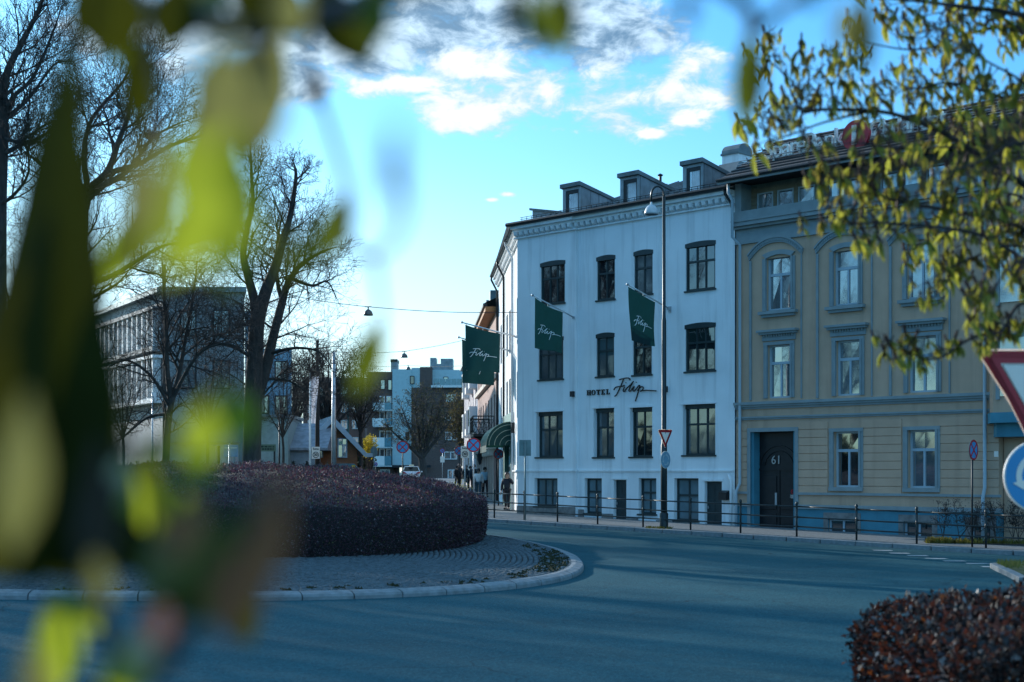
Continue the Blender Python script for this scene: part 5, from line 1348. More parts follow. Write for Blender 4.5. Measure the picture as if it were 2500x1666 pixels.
pers(1238, 62.6, 1.66, 'man in dark navy jacket holding a phone to his ear at the hotel corner', J1, T1, rz=R(-20), phone=True, cap=m_black, stride=.10)
pers(1168, 78, 1.66, 'man in white shirt and sunglasses walking past the hotel side entrance', J3, T3, rz=R(-6), cap=m_black)
pers(1184, 82, 1.72, 'walker in pale blue coat and dark trousers behind the white shirted man', J4, T1, rz=R(10), bag=True)
pers(1157, 92, 1.84, 'tall walker in dark blue grey jacket in the middle of the group', J5, T1)
pers(1139, 104, 1.76, 'man in black jacket and beige trousers walking behind the thirty zone plate', J2, T2, hair=H2)
pers(1148, 97, 1.70, 'walker in dark clothes carrying a pale bag beside the sign pole', J1, T1, bag=True)
pers(1116, 108, 1.66, 'person in black jacket with pale sleeve stripe, leftmost of the walkers', J2, T1, rz=R(30))
pers(1121, 116, 1.80, 'grey haired man half hidden behind the leftmost walker', J5, T1, hair=H2)
pers(879, 98, 1.75, 'dark clothed person standing alone below the yellow bush', J1, T1, rz=R(60), stride=.05)

# ================================================================== BACKGROUND BUILDINGS
def local_bld(name, loc, rz, label): return thing(name, tuple(loc), label, 'building', rz)
# --- office block with white fins (left)
BD = 96.0
def bw_(px, D=BD): return (px - 1250) / F * D
def bh_(py, D=BD): return E + (HZ - py) * D / F
m_off = mat('office_panel', (.25, .27, .27), .7, var=.1, vscale=.5, dirt=.2); m_fin = mat('white_fin', (.78, .77, .74), .6, var=.04)
m_offblue = mat('office_blue_panel', (.20, .34, .42), .5, var=.2, vscale=.7)
ob = local_bld('office_building', (bw_(397), BD, 0), 0, 'flat roofed office block with rows of white vertical fins behind bare trees')
x1, x2, x3 = bw_(596) - bw_(397), bw_(619) - bw_(397), bw_(709) - bw_(397)
zt = bh_(715); zt2 = bh_(758); zt3 = bh_(850)
lv = Vector((-.5, .866, 0)); LL = 34.0
b = MB(); a0 = Vector((0, 0, 0)); a1 = lv * LL; a3 = Vector((x1 - 2.9, 14, 0)); a2 = Vector((x1 - 9, 40, 0)); a4 = Vector((x1, 0, 0))
def ext(mb, poly, z0, z1):
    n = len(poly); mb.quads([(p[0], p[1], z) for z in (z0, z1) for p in poly], [tuple(range(n))[::-1], tuple(range(n, 2 * n))] + [(i, (i + 1) % n, (i + 1) % n + n, i + n) for i in range(n)])
ext(b, [a0, a4, a3, a2, a1], 0, zt); b.build('wall', m_off, ob)
b = MB(); ext(b, [(x1 + .01, .3), (x2, .3), (x2 - .5, 2.5), (x1 + .01, 2.5)], 0, zt2); ext(b, [(x2 + .01, .5), (x3, .5), (x3 - .4, 1.9), (x2 + .01, 1.9)], 0, zt3); b.build('wing', m_offblue, ob)
b = MB(); ext(b, [a0 + Vector((-.3, -.35, 0)), a4 + Vector((.2, -.35, 0)), a3, a2, a1 + Vector((-.4, 0, 0))], zt + .003, zt + .35); b.build('roof_slab', m_zinc, ob)
lnrm = Vector((-.866, -.5, 0))
for (py0, py1) in ((757, 845), (875, 972)):
    z1, z0 = bh_(py0), bh_(py1)
    bnd = MB(); q = [lnrm * .05, lv * LL + lnrm * .05]; bnd.face([(q[1].x, q[1].y, z0), (q[0].x, q[0].y, z0), (q[0].x, q[0].y, z1), (q[1].x, q[1].y, z1)]); bnd.build('glazing_band', m_glass, ob)
    for k in range(26):
        p = lv * (.35 + k * 1.28); f = MB(); f.bar((p.x + lnrm.x * .3, p.y + lnrm.y * .3, z0), (p.x + lnrm.x * .3, p.y + lnrm.y * .3, z1), .26, .62, up=tuple(lnrm)); f.build('fin', m_fin, ob)
    f = MB(); p, q = lnrm * .35, lv * LL + lnrm * .35; f.bar((p.x, p.y, z0 - .18), (q.x, q.y, z0 - .18), .7, .32); f.bar((p.x, p.y, z1 + .12), (q.x, q.y, z1 + .12), .7, .2); f.build('floor_ledge', m_fin if py0 > 800 else m_off, ob)
for pxa, pxb in ((440, 480), (520, 562)):
    for (py0, py1) in ((757, 822), (880, 950)):
        w_ = window(ob, bw_(pxa) - bw_(397), bw_(pxb) - bw_(397), bh_(py1), bh_(py0), -.06, 2, [], m_dark, m_glass2, .08, .06)
for k in range(9):
    p = MB(); xx = .1 + k * (x1 - .2) / 9; p.box(xx + .01, xx + (x1 - .2) / 9 - .02, -.03, -.002, bh_(750), zt - .02); p.build('panel', m_off, ob)
for pxa, pxb in ((630, 655), (668, 700)):
    for (py0, py1) in ((880, 930), (965, 1010)): window(ob, bw_(pxa) - bw_(397), bw_(pxb) - bw_(397), bh_(py1), bh_(py0), .44, 2, [], m_dark, m_glass2, .08, .06)
sd_ = local_bld('side_building', (bw_(655, 90), 90, 0), 0, 'pale green low building between the office block and the orange house')
b = MB(); b.box(-1.1, 1.25, 0, 6, 0, bh_(1020, 90)); b.build('wall', mat('pale_green_wall', (.30, .36, .33), .8), sd_); b = MB(); b.box(-1.2, 1.35, -.15, 6.1, bh_(1020, 90) + .002, bh_(1020, 90) + .2); b.build('roof', m_zinc, sd_); window(sd_, -.6, .3, 1.6, 2.8, -.05, 2, [], m_wframe, m_glass2)
# --- orange gabled house
HD = 94.0; oh = local_bld('gabled_house', (bw_(808, HD), HD, 0), R(14), 'orange brick house with pale bargeboards and a steep grey roof')
m_orange = brickmat('orange_brick', (.36, .13, .05), (.30, .10, .04), (.25, .16, .10)); m_slate = mat('pale_slate', (.24, .25, .27), .5, var=.3, vscale=3)
wv = (882 - 770) / F * HD / 2 * 1.15; za_ = bh_(1018, HD); ze_ = bh_(1098, HD)
b = MB(); b.prism([(-wv, 0), (wv, 0), (wv, ze_), (0, za_ - .15), (-wv, ze_)], 0, 9); b.build('wall', m_orange, oh)
for s_ in (-1, 1):
    b = MB(); b.prism([(0, za_ - .12), (0, za_ + .04), (s_ * (wv + .45), ze_ - .25), (s_ * (wv + .45), ze_ - .41)], -.45, 9.4); b.build('roof', m_slate, oh)
    b = MB(); b.prism([(0, za_ - .05), (0, za_ + .10), (s_ * (wv + .55), ze_ - .22), (s_ * (wv + .95), ze_ - .25), (s_ * (wv + .95), ze_ - .48), (s_ * (wv + .45), ze_ - .50), (0, za_ - .42)][::s_], -.58, -.46); b.build('bargeboard', m_wframe, oh)
for xa in (-.85, .75): window(oh, xa - .32, xa + .32, bh_(1118, HD), bh_(1070, HD), -.05, 2, [.66], m_wframe, m_glass2)
pq = local_bld('porch_house', (bw_(740, 91), 91, 0), 0, 'small grey house with a broad sloping slate roof beside the orange gable')
b = MB(); b.box(-1.6, .75, 0, 5, 0, bh_(1102, 91)); b.build('wall', mat('grey_board', (.28, .30, .31), .8), pq)
b = MB(); b.prism([(-.3, bh_(1100, 91)), (-.3, bh_(1094, 91)), (3.2, bh_(1030, 91)), (6, bh_(1100, 91))], -1.75, 1.6, 'x'); b.build('roof', m_slate, pq); window(pq, -1.2, -.6, 1.4, 2.4, -.05, 2, [], m_wframe, m_glass2)
# --- teal glass shelter entrance by the orange house
sl = thing('entrance_shelter', (bw_(845, 90), 90, G(bw_(845, 90), 90)), 'low teal glass entrance with sloping side and yellow notices', 'shelter')
b = MB(); b.prism([(-.9, 0), (1.25, 0), (1.25, 1.1), (.5, 1.85), (-.9, 1.85)], 0, .12); b.build('side_panel', mat('teal_glass', (.08, .17, .20), .2), sl)
for xx in (-.7, .35): b = MB(); b.box(xx, xx + .22, -.01, -.002, 1.5, 1.75); b.build('yellow_notice', mat('yellow_print', (.62, .42, .03), .6), sl)
# --- balcony block: white corner, dark brick, stacked balconies
AD = 185.0; ab = local_bld('apartment_block', (bw_(1005, AD), AD, 0), 0, 'tall brick and white apartment block with stacked balconies closing the street')
m_brick = brickmat('dark_brick', (.135, .085, .07), (.11, .065, .055), (.13, .11, .10)); m_teal = mat('pale_teal_render', (.42, .56, .58), .85, var=.06, dirt=.12)
A_ = lambda px: bw_(px, AD) - bw_(1005, AD)
Z_ = lambda py: bh_(py, AD)
b = MB(); b.box(A_(958), A_(1004), 0, 12, 3.0, Z_(902)); b.box(A_(1004) + .0, A_(1025) - .01, .25, 12, Z_(947) + .01, Z_(898)); b.build('white_corner', m_teal, ab)
b = MB(); b.box(A_(1004) + .01, A_(1132), .3, 14, 0, Z_(947)); b.box(A_(1025), A_(1054), .2, 14, Z_(947), Z_(896)); b.build('brick_wall', m_brick, ab)
b = MB(); b.box(A_(1054) + .01, A_(1140), 1.8, 14, Z_(947), Z_(901)); b.build('top_storey', m_teal, ab)
b = MB(); b.box(A_(1053), A_(1142), -.7, 1.78, Z_(947), Z_(942)); b.build('terrace_slab', m_fin, ab)
m_bglass = mat('balcony_glass', (.10, .25, .30), .15, spec=1.0)
for k in range(6):
    b = MB(); x0_ = A_(1060) + k * .75; b.box(x0_, x0_ + .70, -.66, -.62, Z_(941), Z_(926)); b.build('glass_panel', m_bglass, ab)
window(ab, A_(1081), A_(1093), Z_(932), Z_(918), 1.76, 1, [], m_dark, m_glass2, .08, .06)
for (pa, pb, t_, bt) in ((1089, 1112, 963, 981), (1087, 1112, 1009, 1027), (1087, 1116, 1055, 1075), (1084, 1116, 1103, 1122), (1093, 1116, 1147, 1170)): window(ab, A_(pa), A_(pb), Z_(bt), Z_(t_), .25, 2, [], m_fin, m_glass2, .10, .12)
for (pa, pb, t_, bt) in ((1001, 1012, 918, 938), (990, 1000, 1055, 1075)): window(ab, A_(pa), A_(pb), Z_(bt), Z_(t_), -.04, 1, [], m_dark, m_glass, .10, .1)
b = MB(); b.box(A_(958), A_(1052), -.6, -.01, Z_(1142), Z_(1136)); b.build('ground_canopy', m_dark, ab)
b = MB(); b.box(A_(985), A_(1003), .02, .06, 0.2, Z_(1142)); b.build('ground_opening', m_black, ab)
for (pa, pb, t_, bt, nm) in ((951, 966, 881, 902, 'chimney'), (1048, 1063, 871, 898, 'roof_plant'), (1063, 1074, 886, 898, 'roof_plant'), (1074, 1104, 873, 901, 'roof_plant')): b = MB(); b.box(A_(pa), A_(pb), 2, 5, Z_(bt) - 1, Z_(t_)); b.build(nm, m_zinc if nm != 'chimney' else m_off, ab)
b = MB(); b.box(A_(950), A_(967), 1.9, 5.1, Z_(881) + .002, Z_(881) + .35); b.build('chimney_cap', m_dark, ab)
# balcony side (lit flank receding to the left)
b = MB(); b.box(A_(893), A_(958) - .01, 1.5, 12, 0, Z_(906)); b.build('brick_wing', m_brick, ab)
for j, (t_, bt) in enumerate(((984, 1001), (1022, 1040), (1069, 1092), (1114, 1137))):
    b = MB(); b.box(A_(912), A_(940), -.9, -.84, Z_(bt), Z_(t_)); b.box(A_(912), A_(958), -.83, 1.48, Z_(bt) - .15, Z_(bt)); b.box(A_(912) - .06, A_(912), -.9, 1.48, Z_(bt), Z_(t_)); b.build('balcony', m_fin, ab)
    b = MB(); b.box(A_(940) + .02, A_(957), -.9, -.84, Z_(bt), Z_(t_)); b.build('balcony_glass', m_bglass, ab)
    window(ab, A_(924), A_(937), Z_(bt), Z_(t_ - 18), 1.46, 1, [], m_fin, m_glass, .1, .1); window(ab, A_(941), A_(953), Z_(bt), Z_(t_ - 18), 1.46, 1, [], m_fin, m_glass2, .1, .1)
window(ab, A_(926), A_(950), Z_(1166), Z_(1146), 1.46, 2, [], m_fin, m_glass2, .15, .12)
for pa, pb, t_, bt in ((926, 938, 925, 950), (944, 955, 925, 952)): window(ab, A_(pa), A_(pb), Z_(bt), Z_(t_), 1.46, 1, [], m_dark, m_glass2, .1, .1)
# another block further left, behind the twiggy tree
ob2 = local_bld('brick_tenement', (bw_(870, 200), 200, 0), 0, 'reddish brick tenement with white windows behind the twiggy tree')
b = MB(); b.box(-7.5, 1.2, 0, 12, 0, bh_(935, 200)); b.build('wall', brickmat('red_brick', (.26, .12, .09), (.22, .10, .08), (.2, .16, .14)), ob2)
b = MB(); b.prism([(-.3, bh_(935, 200) + .01), (6, bh_(915, 200)), (12.3, bh_(935, 200) + .01)], -7.8, 1.5, 'x'); b.build('roof', m_tile, ob2)
for k in range(5):
    for z_ in (1090, 1048, 1008, 968): window(ob2, -6.8 + k * 1.55, -5.9 + k * 1.55, bh_(z_, 200), bh_(z_ - 22, 200), -.05, 2, [], m_fin, m_glass2, .1, .12)
# --- row beyond the hotel on the same side: ornate red house, then pale bays
def side_house(u0, u1, zt_, out, label, name, m_w, rows, nwin, m_fr, extra=None):
    t = local_bld(name, (side(Y0 + u0).x, Y0 + u0, 0), 0, label); o0 = t.location
    def q(u, o_, z): p = side(Y0 + u, o_); return Vector((p.x - o0.x, p.y - o0.y, z))
    hs = []
    for (z0, z1) in rows:
        for k in range(nwin): c = u0 + (u1 - u0) * (k + .5) / nwin; hs.append((c - .55, c + .55, z0, z1, .15))
    b = MB(); wall_holes(b, u0, u1, -.5, zt_, hs, -out, .15, lambda p: q(p[0], -p[1], p[2]))
    b.f = [f[::-1] for f in b.f]
    b.face([q(u0, out, -.5), q(u0, -9, -.5), q(u0, -9, zt_), q(u0, out, zt_)]); b.face([q(u1, out, -.5), q(u1, -9, -.5), q(u1, -9, zt_), q(u1, out, zt_)]); b.build('wall', m_w, t)
    for h in hs: window(t, h[0], h[1], h[2], h[3], -out + .10, 2, [.66], m_fr, m_glass, .08, .06, xf=lambda p: q(p[0], -p[1], p[2]))
    return t, q
m_redr = mat('red_house_render', (.40, .27, .23), .85, var=.12); m_cream = mat('cream_stucco', (.62, .55, .46), .8, var=.08)
rt_, q = side_house(HL + .05, HL + 22, zeave - 1.5, .12, 'ornate red and cream house with a deep timber soffit next along the side street', 'ornate_house', m_redr, [(.9, 2.6), (4.2, 6.4), (7.7, 9.6)], 7, m_dgreen)
def beam(q, u0, u1, o0, o1, z0, z1, name, mt, par):
    b = MB(); v = [q(u, o_, z) for z in (z0, z1) for u, o_ in ((u0, o0), (u1, o0), (u1, o1), (u0, o1))]; b.quads(v, [(0, 1, 2, 3), (7, 6, 5, 4), (0, 4, 5, 1), (1, 5, 6, 2), (2, 6, 7, 3), (3, 7, 4, 0)]); return b.build(name, mt, par)
m_timber = mat('timber_soffit', (.38, .17, .06), .7, var=.2)
ua, ub = HL + .1, HL + 22
beam(q, ua, ub, .121, .70, zeave - 1.75, zeave - 1.51, 'soffit', m_timber, rt_); beam(q, ua, ub, .60, .82, zeave - 1.50, zeave - 1.34, 'gutter', m_dark, rt_)
for z0, z1, o_ in ((3.45, 3.75, .55), (3.76, 3.92, .75), (7.2, 7.45, .35)): beam(q, ua, ub, .121, o_, z0, z1, 'cornice', m_cream, rt_)
for k in range(34): u = ua + .3 + k * .63; beam(q, u, u + .22, .121, .50, 3.10, 3.44, 'corbel', m_cream, rt_); 
for k in range(22): u = ua + .3 + k * 1.0; beam(q, u, u + .2, .121, .24, -.3, 3.09, 'pilaster', m_cream if k % 2 else m_redr, rt_)
b = MB(); zz_ = zeave - 1.32; b.face([q(ua, .75, zz_), q(ub, .75, zz_), q(ub, -4, zz_ + 2.2), q(ua, -4, zz_ + 2.2)]); b.face([q(ua, -4, zz_ + 2.2), q(ub, -4, zz_ + 2.2), q(ub, -9, zz_), q(ua, -9, zz_)]); b.build('roof', m_tile, rt_)
for u in (HL + 12, HL + 17): beam(q, u, u + 1.6, -.2, -1.8, zz_ + .2, zz_ + 2.2, 'dormer', m_roofmetal, rt_)
# black iron balcony
def ironbal(u0, u1, z, o_):
    beam(q, u0, u1, .13, o_, z - .16, z, 'balcony_floor', m_black, rt_)
    b = MB()
    for k in range(8): f = k / 7; r_ = .12 + (o_ - .15) * (1 - f ** 1.6); b.face([q(u0 + .1, .13, z - .17 - f * .7), q(u1 - .1, .13, z - .17 - f * .7), q(u1 - .1, r_, z - .17 - f * .7), q(u0 + .1, r_, z - .17 - f * .7)])
    b.build('balcony_corbel', m_black, rt_)
    for k, (a, c) in enumerate(((q(u0, o_, 0), q(u1, o_, 0)), (q(u0, .14, 0), q(u0, o_, 0)), (q(u1, .14, 0), q(u1, o_, 0)))):
        b = MB(); zz = lambda p, h: Vector((p.x, p.y, z + h)); b.bar(zz(a, .95), zz(c, .95), .06); b.bar(zz(a, .08), zz(c, .08), .04); b.bar(zz(a, .75), zz(c, .75), .03)
        n = max(4, int((c - a).length / .34))
        for j in range(n):
            s0, s1 = a.lerp(c, j / n), a.lerp(c, (j + 1) / n); b.bar(zz(s0, .08), zz(s0, .95), .03); b.bar(zz(s0, .08), zz(s1, .75), .025); b.bar(zz(s1, .08), zz(s0, .75), .025)
        b.build('balcony_railing', m_black, rt_)
ironbal(17.6, 22.0, 4.3, 1.25)
ln = thing('wall_lantern', tuple(side(Y0 + 24, .6) + Vector((0, 0, 3.1))), 'ornate dark lantern on the ornate red house wall', 'lantern')
b = MB(); b.lathe([(0, -.5), (.08, -.4), (.2, .1), (.26, .15), (.05, .45), (0, .5)], (0, 0, 0), 6); b.build('lantern_body', m_dark, ln); b = MB(); b.bar((0, 0, .5), (.5, 0, .55), .04); b.build('bracket', m_dark, ln)
pb_, q2 = side_house(HL + 22.1, HL + 52, 11.2, .0, 'pale rendered house with white projecting bays farther up the street', 'pale_house', mat('pale_pink_render', (.52, .48, .50), .85), [(1.2, 2.9), (4.0, 6.0), (6.8, 8.8)], 7, m_dgreen)
for u in (HL + 26, HL + 33, HL + 40):
    for z0, z1 in ((2.2, 3.9), (5.0, 6.9), (8.2, 10.2)):
        beam(q2, u, u + 2.2, .001, .55, z0, z1, 'bay', m_fin, pb_)
        beam(q2, u + .3, u + 1.9, .551, .57, z0 + .5, z1 - .2, 'bay_window', m_glass2, pb_)
beam(q2, HL + 22.1, HL + 52, -9, .4, 11.21, 11.6, 'roof_slab', m_zinc, pb_)
# ================================================================== VEGETATION
def catmull(pts, n=4):
    pts = [np.array(p, float) for p in pts]; o = []
    for i in range(len(pts) - 1):
        a = pts[max(0, i - 1)]; b = pts[i]; c = pts[i + 1]; d = pts[min(len(pts) - 1, i + 2)]
        for k in range(n):
            t = k / n; o.append(.5 * (2 * b + (-a + c) * t + (2 * a - 5 * b + 4 * c - d) * t * t + (-a + 3 * b - 3 * c + d) * t ** 3))
    o.append(pts[-1]); return o
class Tree:
    """limbs given as polylines; smaller branches and twigs grow from them"""
    def __init__(s, seed, up=.25, wander=.32, minr=.006, spread=(30, 65), dens=1.0, tipfall=0.0):
        s.r = random.Random(seed); s.thick = []; s.thin = []; s.up = up; s.w = wander; s.minr = minr; s.spread = spread; s.dens = dens; s.tips = []; s.fall = tipfall; s.tap = .65
    def limb(s, pts, r0, r1, kids=8, klen=3.0, lv=3, start=.25, n=4):
        if s.thick:   # start exactly on the wood that carries it
            a = np.array(s.thick)[:, 3:6]; dd_ = np.linalg.norm(a - np.array(pts[0], float), axis=1); j = int(dd_.argmin())
            if dd_[j] < .8: pts = [tuple(a[j])] + list(pts[1:])
        P_ = catmull(pts, n); m = len(P_)
        rs = [r0 + (r1 - r0) * (i / (m - 1)) ** .8 for i in range(m)]
        for i in range(m - 1): s.thick.append((*P_[i], *P_[i + 1], rs[i], rs[i + 1]))
        for k in range(kids):
            f = start + (1 - start) * (k + s.r.random()) / kids; i = min(m - 2, int(f * (m - 1)))
            d = Vector(P_[i + 1] - P_[i]).normalized(); p = Vector(P_[i])
            s.grow(p, s.side(d), klen * (1.2 - s.tap * f) * s.r.uniform(.6, 1.2), min(rs[i] * .6, .012 + klen * .014), lv)
        d = Vector(P_[-1] - P_[-2]).normalized(); s.grow(Vector(P_[-1]), d, klen * (.5 if s.tap < .8 else .22), r1 * .9, max(1, lv - 1))
    def side(s, d):
        a = R(s.r.uniform(*s.spread)); x = d.orthogonal().normalized(); x.rotate(Matrix.Rotation(s.r.uniform(0, 6.283), 3, d)); v = d * math.cos(a) + x * math.sin(a); v.z += s.up * .6; return v.normalized()
    def grow(s, p, d, L, r, lv):
        n = 5 if lv > 1 else 4; st = L / n; r = max(r, s.minr); rr = r
        for i in range(n):
            d = (d + Vector((s.r.gauss(0, s.w), s.r.gauss(0, s.w), s.r.gauss(0, s.w) + s.up * .35 - s.fall)) * (.45 if lv > 1 else .75)).normalized()
            q = p + d * st; r2 = max(s.minr * .8, r * (1 - .75 * (i + 1) / n))
            (s.thick if rr > .05 else s.thin).append((*p, *q, rr, r2)); rr = r2; p = q
            if lv > 0 and i > 0 or (lv > 0 and L > 1.0):
                for _ in range(1 if s.r.random() < .75 * s.dens else 2 if s.r.random() < .5 * s.dens else 1 if s.r.random() < .5 else 0):
                    s.grow(p, s.side(d), L * s.r.uniform(.42, .68), r2 * .75, lv - 1)
        s.tips.append((p.copy(), d.copy()))
        if lv > 0: s.grow(p, d, L * .5, rr, lv - 1)
    def build(s, t, tm=None, bm=None, k=8, kt=3):
        v, f = frusta(s.thick, k); npmesh('trunk', v, f, tm or m_bark, t, smooth=True)
        if s.thin:
            v, f = frusta(s.thin, kt); o = npmesh('crown', v, f, bm or m_twig, t); tag(o, kind='stuff')
def PP(px, py, d): return tuple(P(px, py, d))
def leaf_quads(tips, n, size, r_, jit=.25):
    v = []; f = []
    for (p, d) in tips:
        for _ in range(n):
            c = p + Vector([r_.gauss(0, jit) for _ in range(3)]); a = Vector([r_.gauss(0, 1) for _ in range(3)]).normalized(); b = a.orthogonal().normalized(); s_ = size * r_.uniform(.6, 1.3); n0 = len(v)
            v += [tuple(c - a * s_), tuple(c + b * s_ * .5), tuple(c + a * s_), tuple(c - b * s_ * .5)]; f.append((n0, n0 + 1, n0 + 2, n0 + 3))
    return v, f

# --- big forked bare tree behind the roundabout
TD = 62.0
def tree_at(px, d, label, nm='bare_tree', group='bare park trees'): return thing(nm, tuple(onground(px, d, -.1)), label, 'tree', 0, group)
t = tree_at(615, TD, 'bare forked tree with two tall cut limbs in front of the office block')
T = Tree(11, minr=.007, up=.16, dens=.8); T.tap = .92
gz = onground(615, TD).z
q = lambda a, b, dd=0: PP(a, b, TD + dd)
base = (P(612, 1150, TD).x, TD, gz - .1)
T.limb([base, q(617, 1000), q(622, 880), q(627, 790)], .44, .33, 9, 3.6, 3, .35)
T.limb([q(627, 800), q(622, 740), q(606, 677), q(594, 623), q(603, 560), q(617, 496), q(614, 430), q(613, 378)], .26, .045, 15, 2.6, 3, .12)
T.limb([q(627, 790), q(648, 715, -.4), q(671, 655, -.6), q(690, 592, -.8), q(709, 526, -.5), q(722, 440, -.5), q(720, 408, -.5)], .33, .045, 17, 2.8, 3, .12)
T.limb([q(635, 1010, .3), q(648, 900, .4), q(665, 830, .5), q(690, 735, .6), q(703, 691, .7), q(733, 648, 1), q(779, 619, 1.2), q(812, 606, 1.5)], .32, .035, 17, 2.9, 3, .2)
T.limb([q(690, 735, .6), q(678, 690, .9), q(676, 600, 1.2), q(690, 520, 1.5)], .13, .03, 9, 2.2, 3)
T.limb([q(715, 690, .8), q(762, 698, .4), q(799, 688, .2), q(822, 730, 0)], .09, .02, 8, 1.8, 2)
T.limb([q(655, 870, .4), q(720, 850, -.4), q(780, 860, -1), q(810, 900, -1.2)], .09, .02, 8, 2.2, 2)
T.limb([q(622, 880), q(575, 850, -.8), q(520, 840, -1.4), q(470, 870, -1.8)], .10, .02, 8, 2.2, 2)
T.limb([q(645, 930, .3), q(705, 930, .8), q(750, 960, 1)], .08, .02, 9, 2.2, 3)
T.build(t)
# --- young tree left of it
t = tree_at(415, 58, 'smaller bare tree with low spreading twigs at the office corner'); T = Tree(23, minr=.006, up=.12, wander=.42, dens=1.0)
q = lambda a, b, dd=0: PP(a, b, 58 + dd); gz = onground(415, 58).z
T.limb([(P(400, 1150, 58).x, 58, gz - .1), q(408, 1060), q(418, 985)], .17, .13, 4, 2.6, 2, .4)
T.limb([q(418, 985), q(408, 900), q(406, 810), q(400, 720), q(396, 640)], .13, .03, 15, 2.9, 3)
T.limb([q(420, 985), q(438, 910, .4), q(452, 830, .6), q(468, 740, .8), q(480, 660, 1)], .13, .03, 15, 2.9, 3)
T.limb([q(425, 960), q(480, 870, -.6), q(540, 840, -1), q(590, 850, -1.3)], .09, .02, 12, 2.6, 3)
T.limb([q(412, 990), q(370, 920, -.6), q(310, 880, -1), q(260, 900, -1.2)], .09, .02, 12, 2.6, 3)
T.limb([q(412, 1010), q(360, 1020, .6), q(310, 1060, .8), q(270, 1090, 1)], .08, .02, 9, 2.2, 3)
T.build(t)
# --- tall tree with a nest (trunk behind the dark hanging leaf)
t = tree_at(180, 55, 'tall bare tree holding a bird nest, its trunk behind dark hanging leaves'); T = Tree(31, minr=.007, up=.3, dens=.75)
q = lambda a, b, dd=0: PP(a, b, 55 + dd); gz = onground(180, 55).z
T.limb([(P(175, 1150, 55).x, 55, gz - .1), q(178, 900), q(185, 700), q(195, 520)], .50, .34, 7, 3.4, 3, .5)
T.limb([q(195, 520), q(216, 465), q(262, 420, -.5), q(290, 345, -.6), q(312, 285, -.8), q(330, 200, -1), q(372, 160, -1)], .20, .03, 12, 2.7, 3, .1)
T.limb([q(205, 495), q(250, 455, .3), q(315, 415, .6), q(372, 338, .8), q(440, 300, 1)], .17, .03, 10, 2.4, 3, .1)
T.limb([q(200, 480), q(258, 428, .5), q(340, 400, .3), q(420, 355, .1), q(500, 330, 0), q(540, 322, 0)], .16, .03, 10, 2.5, 3, .1)
T.limb([q(290, 372, -.5), q(268, 330, -.3), q(262, 290, 0), q(240, 240, .2)], .08, .02, 9, 2.2, 3)
T.limb([q(190, 560), q(215, 480, 1), q(205, 380, 1.4), q(225, 290, 1.6), q(300, 200, 1.8), q(330, 130, 2)], .18, .03, 11, 2.7, 3, .1)
T.limb([q(192, 600), q(160, 500, -1), q(120, 420, -1.5), q(60, 370, -2)], .15, .03, 9, 2.6, 3)
T.limb([q(185, 700), q(260, 680, -1), q(330, 640, -1.6), q(400, 600, -2), q(480, 590, -2.2), q(540, 570, -2.4)], .13, .02, 10, 2.6, 3)
T.limb([q(185, 740), q(240, 720, .8), q(290, 690, 1), q(315, 660, 1)], .10, .02, 7, 2.4, 3)
T.build(t)
nest = thing('bird_nest', PP(370, 335, 55.8), 'small dark bird nest of twigs in a fork of the tall bare tree', 'nest'); sg_ = []
for k in range(220):
    a = random.uniform(0, 6.28); r_ = random.uniform(.10, .30); z_ = random.uniform(-.15, .12); c = Vector((math.cos(a) * r_, math.sin(a) * r_, z_ + r_ * .4)); d = Vector((-math.sin(a) + random.gauss(0, .4), math.cos(a) + random.gauss(0, .4), random.gauss(0, .3))).normalized() * random.uniform(.1, .22)
    sg_.append((*(c - d), *(c + d), .010, .007))
v, f = frusta(sg_, 3); tag(npmesh('nest_twigs', v, f, m_twig, nest, world=False), kind='stuff')
# --- left edge tree
t = tree_at(-10, 46, 'tall bare tree with a leaning dark trunk at the far left edge'); T = Tree(41, minr=.006, up=.35, dens=.75)
q = lambda a, b, dd=0: PP(a, b, 46 + dd); gz = onground(-10, 46).z
T.limb([(P(-12, 1150, 46).x, 46, gz - .1), q(-10, 800), q(-6, 500), q(3, 300)], .42, .26, 8, 2.6, 3, .4)
T.limb([q(3, 300), q(14, 190), q(45, 120), q(85, 45), q(112, -20)], .17, .05, 12, 2.2, 3, .05)
T.limb([q(4, 310), q(30, 240, .3), q(80, 190, .5), q(125, 90, .8), q(150, 20, 1)], .10, .02, 10, 2.0, 3, .05)
T.limb([q(0, 370), q(60, 350, -.3), q(108, 330, -.4), q(150, 285, -.5)], .10, .02, 8, 2.0, 3, .05)
T.limb([q(-4, 300), q(50, 260, .4), q(75, 235, .6), q(130, 160, .8), q(165, 150, 1)], .09, .02, 9, 2.0, 3, .05)
T.limb([q(0, 350), q(50, 345, -.5), q(110, 305, -.8), q(160, 290, -1)], .07, .02, 9, 1.7, 3)
T.limb([q(-6, 520), q(30, 480, -.5), q(70, 420, -.7), q(60, 330, -1)], .08, .02, 8, 2.0, 3)
T.build(t)
